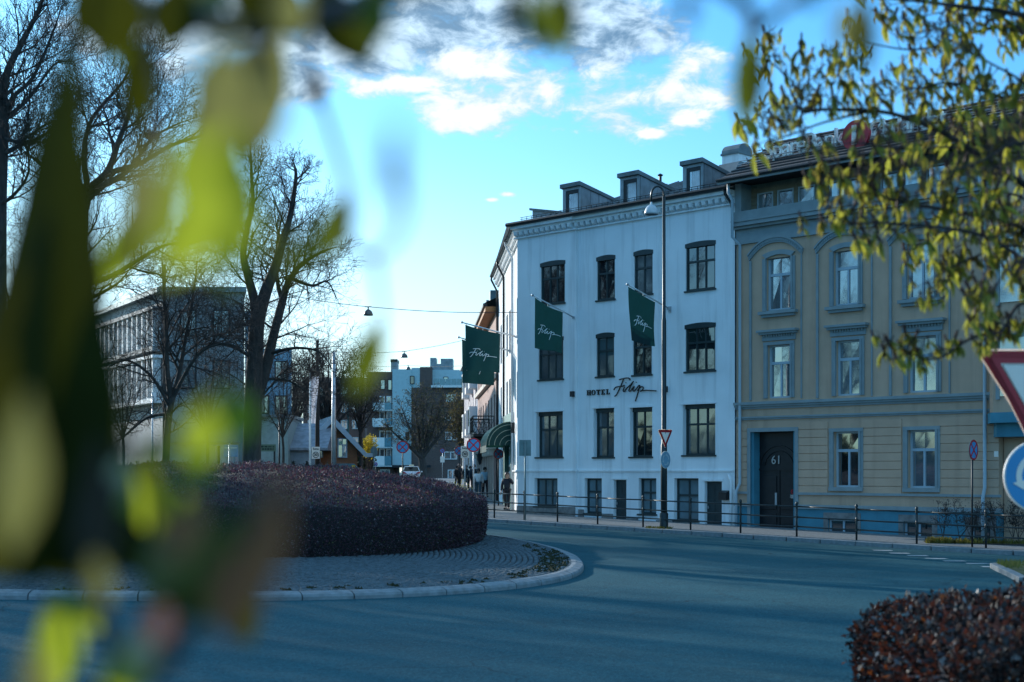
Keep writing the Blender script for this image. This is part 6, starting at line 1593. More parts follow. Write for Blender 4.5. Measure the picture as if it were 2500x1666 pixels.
# --- twiggy crown trees further back (px, D, height px top, spread)
def auto_tree(px, D, pyt, rad, label, seed, leaf=None, nm='park_tree', grp='trees up the street', trunk=.3, forkpy=1090, lv=3, dens=1.0, minr=.016, upw=.2, nl=7, wander=.35):
    t = thing(nm, tuple(onground(px, D, -.1)), label, 'tree', 0, grp); T = Tree(seed, minr=minr, up=upw, wander=wander, dens=dens); r_ = random.Random(seed)
    g = onground(px, D); q = lambda a, b, dd=0: PP(a, b, D + dd)
    T.limb([(g.x, D, g.z - .1), q(px + 2, (1150 + forkpy) / 2), q(px, forkpy)], trunk, trunk * .75, 0, 1, 1)
    for k in range(nl):
        f = (k + .5) / nl * 2 - 1; f += r_.uniform(-.1, .1); H = (1 - .55 * f * f) * r_.uniform(.85, 1.05); tx = px + rad * f; ty = forkpy + (pyt - forkpy) * H * .86; dd = r_.uniform(-1, 1) * rad * D / F * .7
        L = (forkpy - ty) * D / F
        T.limb([q(px, forkpy), q(px + rad * f * .35, forkpy + (ty - forkpy) * .35, dd * .3), q(px + rad * f * .75, forkpy + (ty - forkpy) * .72, dd * .7), q(tx, ty, dd)], trunk * .5, minr * 2, 11, L * .36, lv, .18)
    T.build(t, k=6)
    if leaf:
        n, size, m = leaf; v, f = leaf_quads(T.tips, n, size, r_, .28); o = npmesh('leaves', v, f, m, t); tag(o, kind='stuff')
    return t
m_leafolive = mat('budding_leaf_olive', (.075, .060, .018), .7, var=.5, trans=.35, tcol=(.16, .12, .03)); m_leafdark = mat('budding_leaf_dark', (.045, .042, .016), .7, var=.5, trans=.3, tcol=(.09, .08, .02)); m_leafyel = mat('yellow_blossom', (.42, .33, .03), .7, var=.4, trans=.4, tcol=(.6, .45, .03))
auto_tree(1030, 150, 935, 95, 'dark budding tree spreading in front of the apartment block', 51, (1, .10, m_leafdark), forkpy=1120, trunk=.55, nl=7, wander=.4, minr=.018, lv=2)
auto_tree(1128, 158, 945, 32, 'narrow olive budding tree at the right end of the apartment block', 52, (2, .10, m_leafolive), forkpy=1110, trunk=.25, nl=6, lv=2)
auto_tree(800, 105, 815, 85, 'broad twiggy tree behind the orange house gable', 53, None, forkpy=1060, trunk=.3, nl=12, minr=.012, lv=2)
auto_tree(880, 112, 850, 45, 'slim twiggy tree between the orange house and the balcony block', 54, (1, .05, m_leafolive), forkpy=1060, trunk=.2, nl=7, minr=.011, lv=2)
auto_tree(720, 118, 850, 50, 'grey twiggy tree left of the orange house', 55, None, forkpy=1050, trunk=.25, nl=9, minr=.011, lv=2)
auto_tree(60, 80, 600, 120, 'distant bare tree low at the left edge', 56, None, forkpy=900, trunk=.3, nl=8, minr=.010, lv=2)
# auto_tree(300, 78, 640, 90, 'distant bare tree before the fins of the office block', 57, None, forkpy=900, trunk=.25, nl=7, minr=.010, lv=2)
auto_tree(505, 68, 800, 95, 'thin tangled bare tree before the office windows', 58, None, forkpy=1060, trunk=.09, nl=8, minr=.006, lv=2, upw=.05, wander=.45)
auto_tree(300, 66, 850, 85, 'thin tangled bare tree before the office fins', 59, None, forkpy=1070, trunk=.08, nl=7, minr=.006, lv=2, upw=.05, wander=.45)
auto_tree(690, 72, 860, 60, 'thin tangled bare tree right of the forked tree', 60, None, forkpy=1070, trunk=.08, nl=7, minr=.006, lv=2, upw=.05, wander=.45)
# bushes
def bush(px, D, pyt, pyb, wpx, label, m, n, size, nm='bush', seed=1):
    r_ = random.Random(seed); g = onground(px, D); t = thing(nm, tuple(g), label, 'bush'); zt = E + (HZ - pyt) * D / F; zb = E + (HZ - pyb) * D / F; w = wpx / 2 * D / F
    tips = []
    for _ in range(n):
        a = Vector([r_.gauss(0, 1) for _ in range(3)]).normalized() * r_.random() ** .4 * r_.uniform(.75, 1.1); tips.append((Vector((g.x + a.x * w, D + a.y * w, (zt + zb) / 2 + a.z * (zt - zb) / 2)), a))
    v, f = leaf_quads(tips, 3, size, r_, .12); o = npmesh('foliage', v, f, m, t); tag(o, kind='stuff')
    sg_ = [(g.x, D, g.z - .1, *(p[0] * .9 + Vector((g.x, D, g.z)) * .1), .03, .008) for p in tips[:30]]; v, f = frusta(sg_, 4); npmesh('stems', v, f, m_twig, t)
bush(902, 120, 1060, 1120, 40, 'yellow flowering bush left of the balconies', m_leafyel, 260, .10, 'flowering_bush', 3)
bush(885, 125, 1075, 1165, 60, 'dark green bush under the yellow flowering bush', mat('dark_leaf', (.028, .035, .012), .8, var=.5), 700, .14, 'bush', 4)
bush(1118, 58.5, 1178, 1215, 70, 'low pale budding shrub at the pavement edge by the walkers', mat('pale_bud', (.30, .27, .08), .8, var=.4, trans=.3, tcol=(.4, .35, .08)), 110, .035, 'low_shrub', 5)

# --- roundabout hedge: dome of small purple brown leaves
hg = thing('roundabout_hedge', (HC[0], HC[1], G(*HC)), 'large clipped purple brown hedge filling the roundabout', 'hedge')
rn = np.random.default_rng(5)
def hedge_surf(th, s):
    c, s_ = math.cos(th), math.sin(th); b_ = 10.4 if s_ < 0 else 6.0
    r = (abs(c / 7.5) ** 2.5 + abs(s_ / b_) ** 2.5) ** (-1 / 2.5); return HC[0] + c * r * s, HC[1] + s_ * r * s
def hedge_h(s, x=0.0, y=0.0): return 1.24 + .82 * (1 - s ** 2.4) + .045 * math.sin(x * 2.3 + 1.1 * math.sin(y * .9)) + .04 * math.sin(y * 2.9 + x * 1.7) + .025 * math.sin(x * 6.1 - y * 4.3)
cv = []; cf_ = []; NT = 90; SS = [0.001, .3, .6, .8, .93, .97]
for j, s in enumerate(SS + [.975, .985]):
    for i in range(NT):
        x, y = hedge_surf(2 * math.pi * i / NT, s)
        h = hedge_h(s, x, y) - .16 if j < len(SS) else (.55 if j == len(SS) else -.05)
        cv.append((x, y, G(x, y) + h))
for j in range(len(SS) + 1):
    for i in range(NT): cf_.append((j * NT + i, (j + 1) * NT + i, (j + 1) * NT + (i + 1) % NT, j * NT + (i + 1) % NT))
m_hcore = mat('hedge_core', (.010, .008, .009), .95, var=.4, vscale=8, bump=1.0, bscale=12)
npmesh('branches', cv, cf_, m_hcore, hg)
def cards(Pn, Nn, size, asp=.5, tilt=.9):
    n = len(Pn); a = Nn + rn.normal(0, tilt, (n, 3)); a /= np.linalg.norm(a, axis=1, keepdims=True); rnd = rn.normal(0, 1, (n, 3)); b = np.cross(a, rnd); b /= np.linalg.norm(b, axis=1, keepdims=True)
    s = (size * rn.uniform(.45, 1.0, n) * rn.choice([1.0, 1.35, 1.8], n))[:, None]
    c = np.cross(a, b)
    v = np.stack([Pn, Pn + a * s * .5 + b * s * asp * .5 + c * s * .12, Pn + a * s, Pn + a * s * .5 - b * s * asp * .5 + c * s * .12], 1)
    return v.reshape(-1, 3), np.arange(4 * n).reshape(-1, 4)
def sample_hedge(n):
    out = []; nor = []
    nt_ = int(n * .62)
    for _ in range(nt_):      # top: denser towards the near edge
        th = random.uniform(math.pi * .98, math.pi * 2.12); s = random.random() ** .42
        x, y = hedge_surf(th, s * .985); z = G(x, y) + hedge_h(s, x, y) + random.gauss(0, .035) - .05 * (s > .93); out.append((x, y, z)); nor.append((0, 0, 1.))
    for _ in range(n - nt_):
        th = random.uniform(math.pi * .98, math.pi * 2.15); u = random.random(); x, y = hedge_surf(th, .985 + .015 * math.sin(u * 2.6) + random.gauss(0, .004)); z = G(x, y) - .02 + 1.24 * u + .03 * math.sin(x * 2.3 + 1.1 * math.sin(y * .9)) * u; out.append((x, y, z)); c = Vector((x - HC[0], (y - HC[1]) * .7, 0)).normalized(); nor.append((c.x, c.y, .25))
    return np.array(out), np.array(nor)
Pn, Nn = sample_hedge(150000)
v, f = cards(Pn, Nn, .044, .6)
m_h1 = mat('barberry_leaf', (.10, .045, .062), .8, var=.5, vscale=30, trans=.25, tcol=(.14, .03, .05)); m_h2 = mat('barberry_leaf_dark', (.050, .034, .042), .8, var=.5, vscale=30, trans=.15, tcol=(.06, .02, .03)); m_h3 = mat('barberry_leaf_pale', (.12, .10, .11), .6, var=.4, vscale=30); m_h4 = mat('barberry_leaf_green', (.07, .075, .02), .6, var=.4, trans=.2, tcol=(.12, .13, .03))
mi = rn.choice(4, len(f), p=[.42, .40, .12, .06])
tag(npmesh('foliage', v, f, [m_h1, m_h2, m_h3, m_h4], hg, mi=mi), kind='stuff')
# loose shoots along the top of the hedge
sg_ = []
for k in range(2600):
    th = random.uniform(math.pi * .98, math.pi * 2.1); s = random.random() ** .5; x, y = hedge_surf(th, s * .98); z = G(x, y) + hedge_h(s, x, y); d = Vector((random.gauss(0, .3), random.gauss(0, .3), 1)).normalized() * random.uniform(.06, .30) * random.random() ** .5
    sg_.append((x, y, z - .05, x + d.x, y + d.y, z + d.z, .005, .003))
v, f = frusta(sg_, 3); tag(npmesh('shoots', v, f, m_h3, hg), kind='stuff')

# --- near clipped hedge at the right, brown red leaves
nh_ = thing('near_hedge', (4.6, 10.6, 0), 'close red brown beech hedge in the lower right corner', 'hedge')
hx0, hx1, hy0, hy1, hz = 2.98, 9.0, 9.2, 12.2, E - 1.06
b = MB(); b.box(hx0 + .22, hx1, hy0 + .2, hy1 - .2, -.1, hz - .16); b.build('branches', m_hcore, nh_, world=True, bevel=.1)
out = []; nor = []
for _ in range(46000):
    u = random.random()
    if u < .48: x, y, z = random.uniform(hx0, hx1 * .75), random.uniform(hy0, hy1), hz + random.gauss(0, .03); nn = (0, 0, 1)
    elif u < .80: x, y, z = random.uniform(hx0, hx1 * .75), hy0 + random.gauss(0, .05), hz - random.random() ** 1.3 * 1.2; nn = (0, -1, .3)
    else: x, y, z = hx0 + random.gauss(0, .05), random.uniform(hy0, hy1), hz - random.random() ** 1.3 * 1.2; nn = (-1, 0, .3)
    # rounded shoulders
    e = max(0, .38 - (x - hx0)); z -= e * e * 1.6 if z > hz - .3 else 0
    e = max(0, .3 - (y - hy0)); z -= e * e * 1.3 if z > hz - .3 else 0
    z += .05 * math.sin(x * 3.1) + .035 * math.sin(x * 7.7 + y * 3)
    out.append((x, y, z)); nor.append(nn)
v, f = cards(np.array(out), np.array(nor, float), .047, .6, .95)
m_b1 = mat('beech_leaf_brown', (.065, .028, .018), .75, var=.5, vscale=25, trans=.3, tcol=(.12, .03, .015)); m_b2 = mat('beech_leaf_dark', (.022, .014, .014), .5, var=.5, vscale=25); m_b3 = mat('beech_leaf_pale', (.20, .17, .16), .4, var=.4); m_b4 = mat('beech_leaf_orange', (.20, .055, .012), .55, var=.3, trans=.35, tcol=(.4, .10, .02))
mi = rn.choice(4, len(f), p=[.46, .44, .07, .03])
tag(npmesh('foliage', v, f, [m_b1, m_b2, m_b3, m_b4], nh_, mi=mi), kind='stuff')

# --- shrubs and weeds in front of the ochre house
def thin_shrub(px, D, hpx, label, seed):
    r_ = random.Random(seed); t = thing('thin_shrub', tuple(onground(px, D)), label, 'shrub', 0, 'thin shrubs behind the railing'); T = Tree(seed, minr=.006, up=.3, wander=.4); g = onground(px, D); H = hpx * D / F
    for k in range(3):
        a = Vector((r_.gauss(0, .12), r_.gauss(0, .1), 0)); T.limb([tuple(g + a * .2), tuple(g + a + Vector((0, 0, H * .5))), tuple(g + a * 1.8 + Vector((0, 0, H * .92)))], .014, .006, 7, .38, 1, .3)
    v, f = frusta(T.thick + T.thin, 4); npmesh('stems', v, f, m_twig, t); v, f = leaf_quads(T.tips, 3, .028, r_, .05); tag(npmesh('leaves', v, f, m_b2, t), kind='stuff')
for i, (px, hp, lab) in enumerate(((2300, 88, 'thin leafless shrub before the second basement window'), (2345, 95, 'bushier twiggy shrub just left of the half-turned sign'), (2368, 70, 'low thin shrub at the foot of the half-turned sign'), (2432, 90, 'thin shrub right of the pale down pipe'), (2470, 90, 'twiggy shrub under the large blue disc'), (2490, 80, 'outermost twiggy shrub behind the railing'))): thin_shrub(px, 44.0, hp, lab, 70 + i)
def weeds(px0, px1, D, n, label, h=.16):
    t = thing('weed_patch', tuple(onground((px0 + px1) / 2, D)), label, 'weeds'); v = []; f = []
    for _ in range(n):
        g = onground(random.uniform(px0, px1), D + random.uniform(-.25, .25)); a = random.uniform(0, 6.28); hh = random.uniform(.3, 1) * h; w = .02; n0 = len(v); l = Vector((random.gauss(0, .06), random.gauss(0, .06), hh))
        v += [tuple(g + Vector((-w * math.cos(a), -w * math.sin(a), 0))), tuple(g + Vector((w * math.cos(a), w * math.sin(a), 0))), tuple(g + l + Vector((w * .5, 0, 0))), tuple(g + l * 1.05)]; f.append((n0, n0 + 1, n0 + 2, n0 + 3))
    tag(npmesh('leaves', v, f, m_weed, t), kind='stuff')
m_weed = mat('weed_leaf', (.13, .12, .02), .8, var=.5, trans=.3, tcol=(.22, .2, .03))
weeds(2262, 2320, 43.2, 420, 'yellow green weeds behind the railing before the second basement window', .20); weeds(2322, 2400, 43.2, 300, 'weeds around the foot of the half-turned sign', .18); weeds(2405, 2520, 43.2, 420, 'dark weeds along the wall foot at the right end', .16); weeds(1575, 1640, 49.3, 160, 'dry grass tuft at the foot of the tall street lamp', .09)
m_soil = mat('soil', (.03, .024, .018), .95, var=.4, bump=.6)
b = MB(); pts_ = [onground(p, d, .012) for p, d in ((2255, 43.6), (2560, 42.0), (2570, 43.4), (2262, 45.2))]; b.face([tuple(p) for p in pts_]); tag(b.build('planting_bed', m_soil), kind='structure')

# ================================================================== CHESTNUT (right) AND CLOSE LEAVES
m_cl1 = mat('chestnut_leaf', (.20, .19, .036), .5, var=.35, vscale=14, trans=.5, tcol=(.55, .54, .07)); m_cl2 = mat('chestnut_leaf_olive', (.12, .095, .024), .55, var=.4, vscale=14, trans=.4, tcol=(.40, .33, .06)); m_cbud = mat('chestnut_bud', (.085, .030, .020), .6, var=.3, trans=.2, tcol=(.2, .06, .03)); m_cbark = mat('chestnut_bark', (.045, .032, .030), .85, var=.3, vscale=12, bump=.4)
def leaflet(mb, base, d, L, w, curl, nrm, fold=.5):
    """one drooping, half folded leaflet"""
    d = d.normalized(); x = d.cross(nrm).normalized(); n = 5; up_ = x.cross(d); P0 = []; 
    prof = [0.12, .55, .95, 1.0, .62, .03]
    for i in range(n + 1):
        t = i / n; c = base + d * L * t + Vector((0, 0, -1)) * curl * L * t * t; ww = w * .5 * prof[i]
        P0.append((c - x * ww + up_ * ww * fold, c, c + x * ww + up_ * ww * fold))
    n0 = len(mb.v)
    for a in P0: mb.v += [tuple(p) for p in a]
    for i in range(n):
        for k in (0, 1): mb.f.append((n0 + i * 3 + k, n0 + i * 3 + k + 1, n0 + (i + 1) * 3 + k + 1, n0 + (i + 1) * 3 + k)); mb.mi.append(mb.cur)
def shoot_mesh(seed):
    r_ = random.Random(seed); mb = MB(); mb.cur = 2
    mb.tube([(0, 0, -.03), (0, 0, .02), (.003, 0, .055)], [.006, .010, .003], 5)
    for k in range(3): a = r_.uniform(0, 6.28); mb.tube([(0, 0, .01), (.012 * math.cos(a), .012 * math.sin(a), .045)], [.008, .002], 4)
    for k in range(r_.choice((4, 5, 6))):
        mb.cur = 0 if r_.random() < .6 else 1; a = r_.uniform(0, 6.28); d = Vector((math.cos(a) * .55, math.sin(a) * .55, -.95 + r_.gauss(0, .25))); L = r_.uniform(.055, .11)
        leaflet(mb, Vector((0, 0, .005)), d, L, L * r_.uniform(.30, .40), .35, Vector((math.cos(a), math.sin(a), .3)), r_.uniform(.5, .9))
    me = bpy.data.meshes.new('leaf_cluster'); me.from_pydata(mb.v, [], mb.f); me.polygons.foreach_set('material_index', mb.mi)
    for m in (m_cl1, m_cl2, m_cbud): me.materials.append(m)
    me.update(); return me
shoots = [shoot_mesh(100 + i) for i in range(8)]
CD = 8.6
ct = thing('chestnut_tree', (4.6, 8.0, 0), 'chestnut tree with fresh drooping leaves and red brown buds overhanging from the right', 'tree')
T = Tree(61, minr=.0022, up=.10, wander=.42, spread=(25, 60)); T.dens = .9
q = lambda a, b, dd=0: PP(a, b, CD + dd)
trunk_top = (4.45, 8.0, 5.2)
T.thick += [(4.6, 8.0, -.1, 4.55, 8.0, 1.8, .20, .17), (4.55, 8.0, 1.8, 4.5, 8.0, 3.6, .17, .14), (4.5, 8.0, 3.6, *trunk_top, .14, .09)]
st = {'a': (4.55, 8.0, 2.9), 'b': (4.5, 8.0, 3.7), 'c': (4.47, 8.0, 4.4), 'd': trunk_top}
def bough(pts, r0, r1, kids, kl, lv=2, s0=.15): T.limb(pts, r0, r1, kids, kl, lv, s0, 5)
bough([st['d'], q(2700, 90), q(2500, 38), q(2336, 15), q(2244, 4), q(2130, -6)], .030, .004, 12, .30)
bough([st['c'], q(2680, 150, .4), q(2500, 69, .4), q(2374, 80, .3), q(2282, 115, .2), q(2200, 120, .1), q(2100, 100)], .022, .003, 11, .26)
bough([st['c'], q(2650, 260, -.3), q(2473, 184, -.3), q(2317, 96, -.4)], .018, .003, 10, .26)
bough([st['c'], q(2650, 330, .3), q(2450, 240, .2), q(2320, 203, .2), q(2236, 218, .1), q(2183, 199)], .020, .003, 12, .26)
bough([st['b'], q(2660, 520), q(2500, 450), q(2450, 421), q(2336, 344), q(2260, 306), q(2156, 274), q(2014, 268), q(1953, 268), q(1915, 184), q(1877, 150)], .030, .004, 22, .26, 2, .2)
bough([q(2000, 268), q(1950, 262, .1), q(1892, 253, .2), q(1860, 300, .2)], .008, .003, 7, .17)
bough([q(2080, 270), q(2030, 225), q(2045, 180), q(2060, 120)], .008, .003, 7, .18)
bough([q(2120, 272, .1), q(2010, 300), q(1930, 330, -.1), q(1870, 345, -.2)], .009, .003, 9, .18)
bough([q(2300, 325, -.2), q(2200, 360, -.3), q(2080, 350, -.4), q(1990, 370, -.4)], .010, .003, 10, .2)
bough([st['b'], q(2640, 600, .3), q(2450, 540, .3), q(2237, 500, .2), q(2151, 479, .1), q(2130, 457), q(2030, 425)], .020, .003, 18, .23)
bough([st['a'], q(2640, 680, -.4), q(2400, 575, -.4), q(2173, 546, -.3), q(2083, 546, -.2), q(1995, 540)], .018, .003, 17, .20)
bough([st['a'], q(2640, 800, .2), q(2500, 740, .2), q(2446, 808, .1), q(2377, 823), q(2297, 873), q(2251, 873), q(2212, 857), q(2163, 823)], .016, .003, 14, .14, 2, .25)
bough([st['a'], q(2640, 640, .5), q(2480, 600, .5), q(2350, 640, .4), q(2260, 690, .3)], .016, .003, 13, .2)
bough([st['b'], q(2640, 430, -.5), q(2500, 350, -.6), q(2380, 400, -.7), q(2270, 430, -.7)], .016, .003, 14, .22)
bough([st['a'], q(2650, 560, .8), q(2450, 470, .9), q(2330, 560, .9), q(2240, 600, .9)], .014, .003, 13, .2)
bough([st['b'], q(2660, 380, .9), q(2420, 290, 1.0), q(2250, 330, 1.0), q(2150, 400, 1)], .014, .003, 13, .22)
bough([st['c'], q(2660, 60, .8), q(2450, -20, .8), q(2300, -40, .8)], .014, .003, 9, .25)
bough([st['a'], q(2640, 700, -.6), q(2490, 640, -.6), q(2420, 720, -.6), q(2390, 760, -.6)], .012, .003, 10, .16)
v, f = frusta([s_ for s_ in T.thick], 7); npmesh('trunk', v, f, m_cbark, ct, smooth=True)
v, f = frusta([s_ for s_ in T.thin if s_[6] > 0], 4); npmesh('branches', v, f, m_cbark, ct)
tips = []
for (p, d) in T.tips:
    px, py = 1250 + p.x / p.y * F, HZ - (p.z - E) / p.y * F
    lim = 1760 if py > 120 else 1800
    if px < lim or py > 905: continue
    if py > 700 and px < 2120: continue
    if py > 590 and py <= 700 and px < 2100: continue
    if 1845 < px < 2130 and 290 < py < 405 and random.random() < .92: continue
    if any((px - a) ** 2 + (py - b) ** 2 < (25 if px < 2300 else 18) ** 2 for a, b, _, _ in tips): continue
    tips.append((px, py, p, d))
random.shuffle(tips)
vis = sorted(tips, key=lambda a: a[2].y - (100 if a[0] < 2510 and a[1] > -20 else 0))
big_, rest = vis[:300], vis[300:900]
cim = absmat(ct).inverted()
def shoot_mat(p, d):
    lean = Vector((d.x * .5, d.y * .5, 1)).normalized(); return Matrix.Translation(p) @ lean.to_track_quat('Z', 'Y').to_matrix().to_4x4() @ Matrix.Rotation(random.uniform(0, 6.28), 4, 'Z') @ Matrix.Scale(random.uniform(.65, 1.2), 4)
for (_, _, p, d) in big_:
    o = bpy.data.objects.new('leaf_cluster', random.choice(shoots)); col.objects.link(o); o.parent = ct; o.matrix_local = cim @ shoot_mat(p, d)
V = []; Fq = []; MI = []
for (_, _, p, d) in rest:
    me = random.choice(shoots); m = shoot_mat(p, d); n0 = len(V); V += [tuple(m @ v_.co) for v_ in me.vertices]
    for pl_ in me.polygons: Fq.append(tuple(i + n0 for i in pl_.vertices)); MI.append(pl_.material_index)
if V:
    b = MB(); b.v = V; b.f = Fq; b.mi = MI; tag(b.build('leaves', [m_cl1, m_cl2, m_cbud], ct, world=True), kind='stuff')
print('chestnut shoots', len(tips))

# --- close, out of focus shrub: leaves a metre from the camera
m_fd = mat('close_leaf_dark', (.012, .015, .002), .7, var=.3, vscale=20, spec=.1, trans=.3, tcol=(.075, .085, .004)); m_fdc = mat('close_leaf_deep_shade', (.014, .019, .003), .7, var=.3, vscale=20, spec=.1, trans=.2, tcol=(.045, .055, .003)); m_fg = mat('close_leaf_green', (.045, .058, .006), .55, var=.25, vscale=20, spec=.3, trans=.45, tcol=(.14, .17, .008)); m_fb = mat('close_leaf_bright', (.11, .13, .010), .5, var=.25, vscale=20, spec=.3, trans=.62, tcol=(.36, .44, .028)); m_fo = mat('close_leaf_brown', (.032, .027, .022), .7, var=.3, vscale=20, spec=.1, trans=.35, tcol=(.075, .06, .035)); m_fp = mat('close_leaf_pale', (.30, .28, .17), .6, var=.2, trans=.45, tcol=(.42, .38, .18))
cs_ = thing('close_shrub', (-1.75, 2.4, 0), 'out of focus green leafy twigs hanging close to the camera around the view', 'shrub')
K2 = 2500 / 2353.0
DK = 1.3
def FPt(px, py, d): return P(px * K2, py * K2, d * DK)
def cleaf(p0, p1, w, d, m, d2=None, fold=.35, cone=False):
    a, b_ = FPt(*p0, d), FPt(*p1, d2 or d); L = (b_ - a).length; W_ = w * K2 * d * DK / F
    mb = MB(); dr = (b_ - a).normalized(); side_ = dr.cross(Vector((0, 1, 0))).normalized(); n = 9; prof = [.06, .30, .58, .82, .97, 1.0, .92, .70, .38, .02] if not cone else [.02, .17, .32, .46, .59, .71, .82, .91, .97, .92]; vv_ = []
    for i in range(n + 1):
        t = i / n; c = a.lerp(b_, t) + Vector((0, -.06 * L * math.sin(math.pi * t), 0)); ww = W_ * .5 * prof[i]
        for k in (-1, -.5, 0, .5, 1): vv_.append(c + side_ * ww * k + Vector((0, abs(k) * ww * fold, 0)) + Vector((0, .012 * L * math.sin(t * 20) * abs(k), 0)))
    mb.quads(vv_, [(i * 5 + k, i * 5 + k + 1, (i + 1) * 5 + k + 1, (i + 1) * 5 + k) for i in range(n) for k in range(4)])
    return mb.build('leaf', m, cs_, world=True, smooth=True)
def ctwig(pts, r0, r1):
    pp = catmull([FPt(a, b_, d) for a, b_, d in pts], 4); n = len(pp); mb = MB(); mb.tube(pp, [DK * (r0 + (r1 - r0) * i / (n - 1)) for i in range(n)], 7); return mb.build('branch', m_cbark, cs_, world=True, smooth=True)
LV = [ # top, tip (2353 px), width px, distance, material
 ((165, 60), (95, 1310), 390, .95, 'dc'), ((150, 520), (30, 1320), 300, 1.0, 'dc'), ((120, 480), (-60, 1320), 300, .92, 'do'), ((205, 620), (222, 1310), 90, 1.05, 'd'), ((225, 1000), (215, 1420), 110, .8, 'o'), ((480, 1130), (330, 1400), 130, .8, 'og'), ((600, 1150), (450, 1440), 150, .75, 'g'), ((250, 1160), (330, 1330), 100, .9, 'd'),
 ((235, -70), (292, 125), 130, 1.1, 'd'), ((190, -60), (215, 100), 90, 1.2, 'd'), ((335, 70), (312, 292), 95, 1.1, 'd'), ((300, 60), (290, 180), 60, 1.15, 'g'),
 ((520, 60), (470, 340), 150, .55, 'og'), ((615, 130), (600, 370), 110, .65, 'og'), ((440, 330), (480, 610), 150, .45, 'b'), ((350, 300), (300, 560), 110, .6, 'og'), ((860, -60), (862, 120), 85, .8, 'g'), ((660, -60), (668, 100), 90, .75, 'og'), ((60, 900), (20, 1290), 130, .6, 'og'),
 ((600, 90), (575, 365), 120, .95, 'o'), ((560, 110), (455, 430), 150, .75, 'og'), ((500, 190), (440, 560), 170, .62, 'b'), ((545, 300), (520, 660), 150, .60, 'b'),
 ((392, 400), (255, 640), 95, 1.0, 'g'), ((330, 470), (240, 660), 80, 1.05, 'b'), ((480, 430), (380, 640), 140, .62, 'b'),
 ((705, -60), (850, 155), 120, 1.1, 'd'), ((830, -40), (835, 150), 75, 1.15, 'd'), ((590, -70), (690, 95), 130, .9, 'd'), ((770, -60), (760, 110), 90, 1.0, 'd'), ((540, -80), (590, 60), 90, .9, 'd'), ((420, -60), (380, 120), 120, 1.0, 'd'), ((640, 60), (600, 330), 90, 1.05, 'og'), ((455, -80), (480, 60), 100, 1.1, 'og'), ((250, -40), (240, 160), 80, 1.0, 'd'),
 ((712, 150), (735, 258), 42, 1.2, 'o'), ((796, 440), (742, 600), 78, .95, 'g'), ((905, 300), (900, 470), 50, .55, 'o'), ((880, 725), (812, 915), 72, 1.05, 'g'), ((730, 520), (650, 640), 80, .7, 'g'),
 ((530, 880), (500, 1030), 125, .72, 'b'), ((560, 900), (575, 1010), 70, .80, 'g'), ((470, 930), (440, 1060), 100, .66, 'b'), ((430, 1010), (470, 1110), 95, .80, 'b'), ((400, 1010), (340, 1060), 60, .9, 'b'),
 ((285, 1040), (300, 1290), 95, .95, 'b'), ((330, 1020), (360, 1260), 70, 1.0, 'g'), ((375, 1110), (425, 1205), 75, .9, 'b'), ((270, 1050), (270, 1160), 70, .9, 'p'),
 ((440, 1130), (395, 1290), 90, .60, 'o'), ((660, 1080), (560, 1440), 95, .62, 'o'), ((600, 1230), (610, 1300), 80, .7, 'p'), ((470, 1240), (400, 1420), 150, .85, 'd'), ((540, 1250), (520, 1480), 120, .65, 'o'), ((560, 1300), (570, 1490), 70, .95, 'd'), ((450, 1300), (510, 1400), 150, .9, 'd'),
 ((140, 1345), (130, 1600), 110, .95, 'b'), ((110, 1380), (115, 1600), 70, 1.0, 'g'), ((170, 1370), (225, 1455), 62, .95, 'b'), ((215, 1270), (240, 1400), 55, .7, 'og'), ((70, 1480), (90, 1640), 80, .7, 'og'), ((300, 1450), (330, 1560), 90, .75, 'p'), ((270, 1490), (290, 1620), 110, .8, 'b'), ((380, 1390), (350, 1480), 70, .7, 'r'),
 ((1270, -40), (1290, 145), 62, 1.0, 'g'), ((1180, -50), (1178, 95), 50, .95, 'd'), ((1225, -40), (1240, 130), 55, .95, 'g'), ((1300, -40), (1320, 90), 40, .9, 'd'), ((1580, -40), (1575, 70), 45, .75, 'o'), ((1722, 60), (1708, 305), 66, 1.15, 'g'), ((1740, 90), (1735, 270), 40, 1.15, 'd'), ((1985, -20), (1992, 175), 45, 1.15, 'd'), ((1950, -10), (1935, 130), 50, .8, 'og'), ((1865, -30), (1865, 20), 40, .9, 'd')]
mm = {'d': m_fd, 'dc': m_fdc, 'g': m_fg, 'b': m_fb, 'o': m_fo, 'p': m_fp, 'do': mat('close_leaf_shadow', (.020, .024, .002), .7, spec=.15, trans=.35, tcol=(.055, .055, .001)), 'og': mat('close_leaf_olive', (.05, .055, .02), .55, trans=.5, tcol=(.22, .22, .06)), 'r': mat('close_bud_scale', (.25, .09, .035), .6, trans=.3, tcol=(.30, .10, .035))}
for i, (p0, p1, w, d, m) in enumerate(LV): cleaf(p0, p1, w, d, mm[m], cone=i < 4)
ctwig([(-900, -300, 1.6), (-300, -150, 1.5), (190, -60, 1.3), (330, 20, 1.15), (430, 40, 1.05), (600, 62, .95), (760, 30, .95), (880, -10, 1.0), (1180, -60, .95), (1300, -50, .95), (1580, -60, .85), (1722, 20, 1.05), (1730, 70, 1.12), (1860, -20, 1.0), (1985, -40, 1.1)], .012, .003)
ctwig([(600, 62, .95), (600, 95, .95), (560, 120, .8), (520, 190, .65), (500, 220, .62)], .004, .002)
ctwig([(330, 20, 1.15), (338, 75, 1.1), (392, 390, 1.0), (480, 420, .62)], .003, .002)
ctwig([(200, -60, 1.35), (172, 120, 1.45), (150, 560, 1.5)], .006, .003)
ctwig([(715, 40, .97), (712, 150, 1.2), (800, 440, .95), (800, 555, .93), (862, 590, .92), (925, 505, .75), (905, 300, .55)], .003, .0025)
ctwig([(862, 590, .92), (880, 725, 1.05)], .0025, .002)
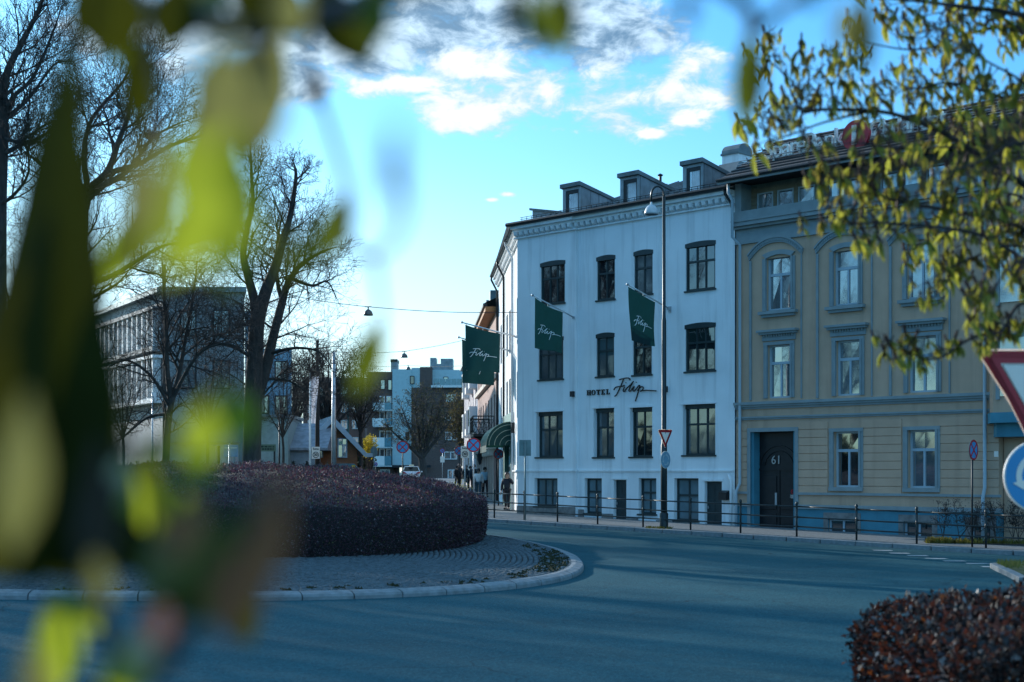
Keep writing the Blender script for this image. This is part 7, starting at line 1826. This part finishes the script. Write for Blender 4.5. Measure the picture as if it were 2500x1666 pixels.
ctwig([(-900, 1900, 1.5), (-300, 1750, 1.3), (100, 1640, 1.0), (330, 1560, .85), (420, 1470, .85), (520, 1300, .8), (640, 1090, .65)], .010, .003)
ctwig([(330, 1560, .85), (230, 1400, .8), (280, 1050, .93), (380, 1020, .9), (470, 960, .72), (540, 880, .72)], .005, .002)
ctwig([(100, 1640, 1.0), (140, 1345, .95)], .004, .002)
# stem of the shrub, outside the frame at the left
b = MB(); b.tube([(-1.75, 2.4, -.05), (-1.78, 2.35, .8), tuple(FPt(-900, 1900, 1.5)), (-1.9, 2.3, 2.2), (-1.85, 2.35, 3.0), tuple(FPt(-900, -300, 1.6))], [.03, .027, .024, .022, .018, .013], 8); b.build('trunk', m_cbark, cs_, world=True, smooth=True)
# --- park trees just outside the view on the left: they show in the window glass; the dense ones are added to shade the road
for i, (x, y, h, lab) in enumerate(((-27, 40, 15, 'bare park tree outside the view, nearest the road'), (-34, 52, 17, 'tall bare park tree outside the view behind the nearest one'), (-52, 60, 18, 'tallest bare park tree outside the view at the park edge'), (-40, 30, 15, 'bare park tree outside the view by the park corner'),
    (-30, 57, 17, 'dense bare tree outside the view between the nest tree and the wood, added to shade the road'), (-44, 68, 18, 'dense bare tree outside the view in the middle of the park, added to shade the road'), (-36, 60, 18, 'dense tall bare tree outside the view left of the office block, added to shade the road'))):
    t = thing('park_tree', (x, y, G(x, y) - .1), lab, 'tree', 0, 'bare trees of the park'); T = Tree(200 + i, minr=.010, up=.25, wander=.35); r_ = random.Random(i); z0 = G(x, y)
    T.limb([(x, y, z0 - .1), (x + .1, y, z0 + h * .18), (x, y + .1, z0 + h * .34)], .42, .30, 3, h * .2, 2, .6)
    for k in range(9):
        a = k / 9 * 6.28 + r_.random(); s = h * .30 * r_.uniform(.7, 1.1); c, sn = math.cos(a), math.sin(a)
        T.limb([(x, y, z0 + h * .33), (x + c * s * .4, y + sn * s * .4, z0 + h * .52), (x + c * s * .8, y + sn * s * .8, z0 + h * .75), (x + c * s, y + sn * s, z0 + h * r_.uniform(.80, 1.0))], .17, .04, 14, h * .17, 2, .1)
    T.build(t, k=6)
wb = []; wd_ = []
for _ in range(2600):
    f = random.random(); x = -95 - 12 * random.random(); y = 10 + 90 * f; h = 2 + 4.5 * random.random() ** 1.5
    wb.append((Vector((x, y, G(x, y) + random.random() * h)), None))
v, f = leaf_quads(wb, 3, .8, random.Random(3), .8); tag(npmesh('far_wood', v, f, mat('dark_leaf', (.028, .035, .012))), kind='stuff')
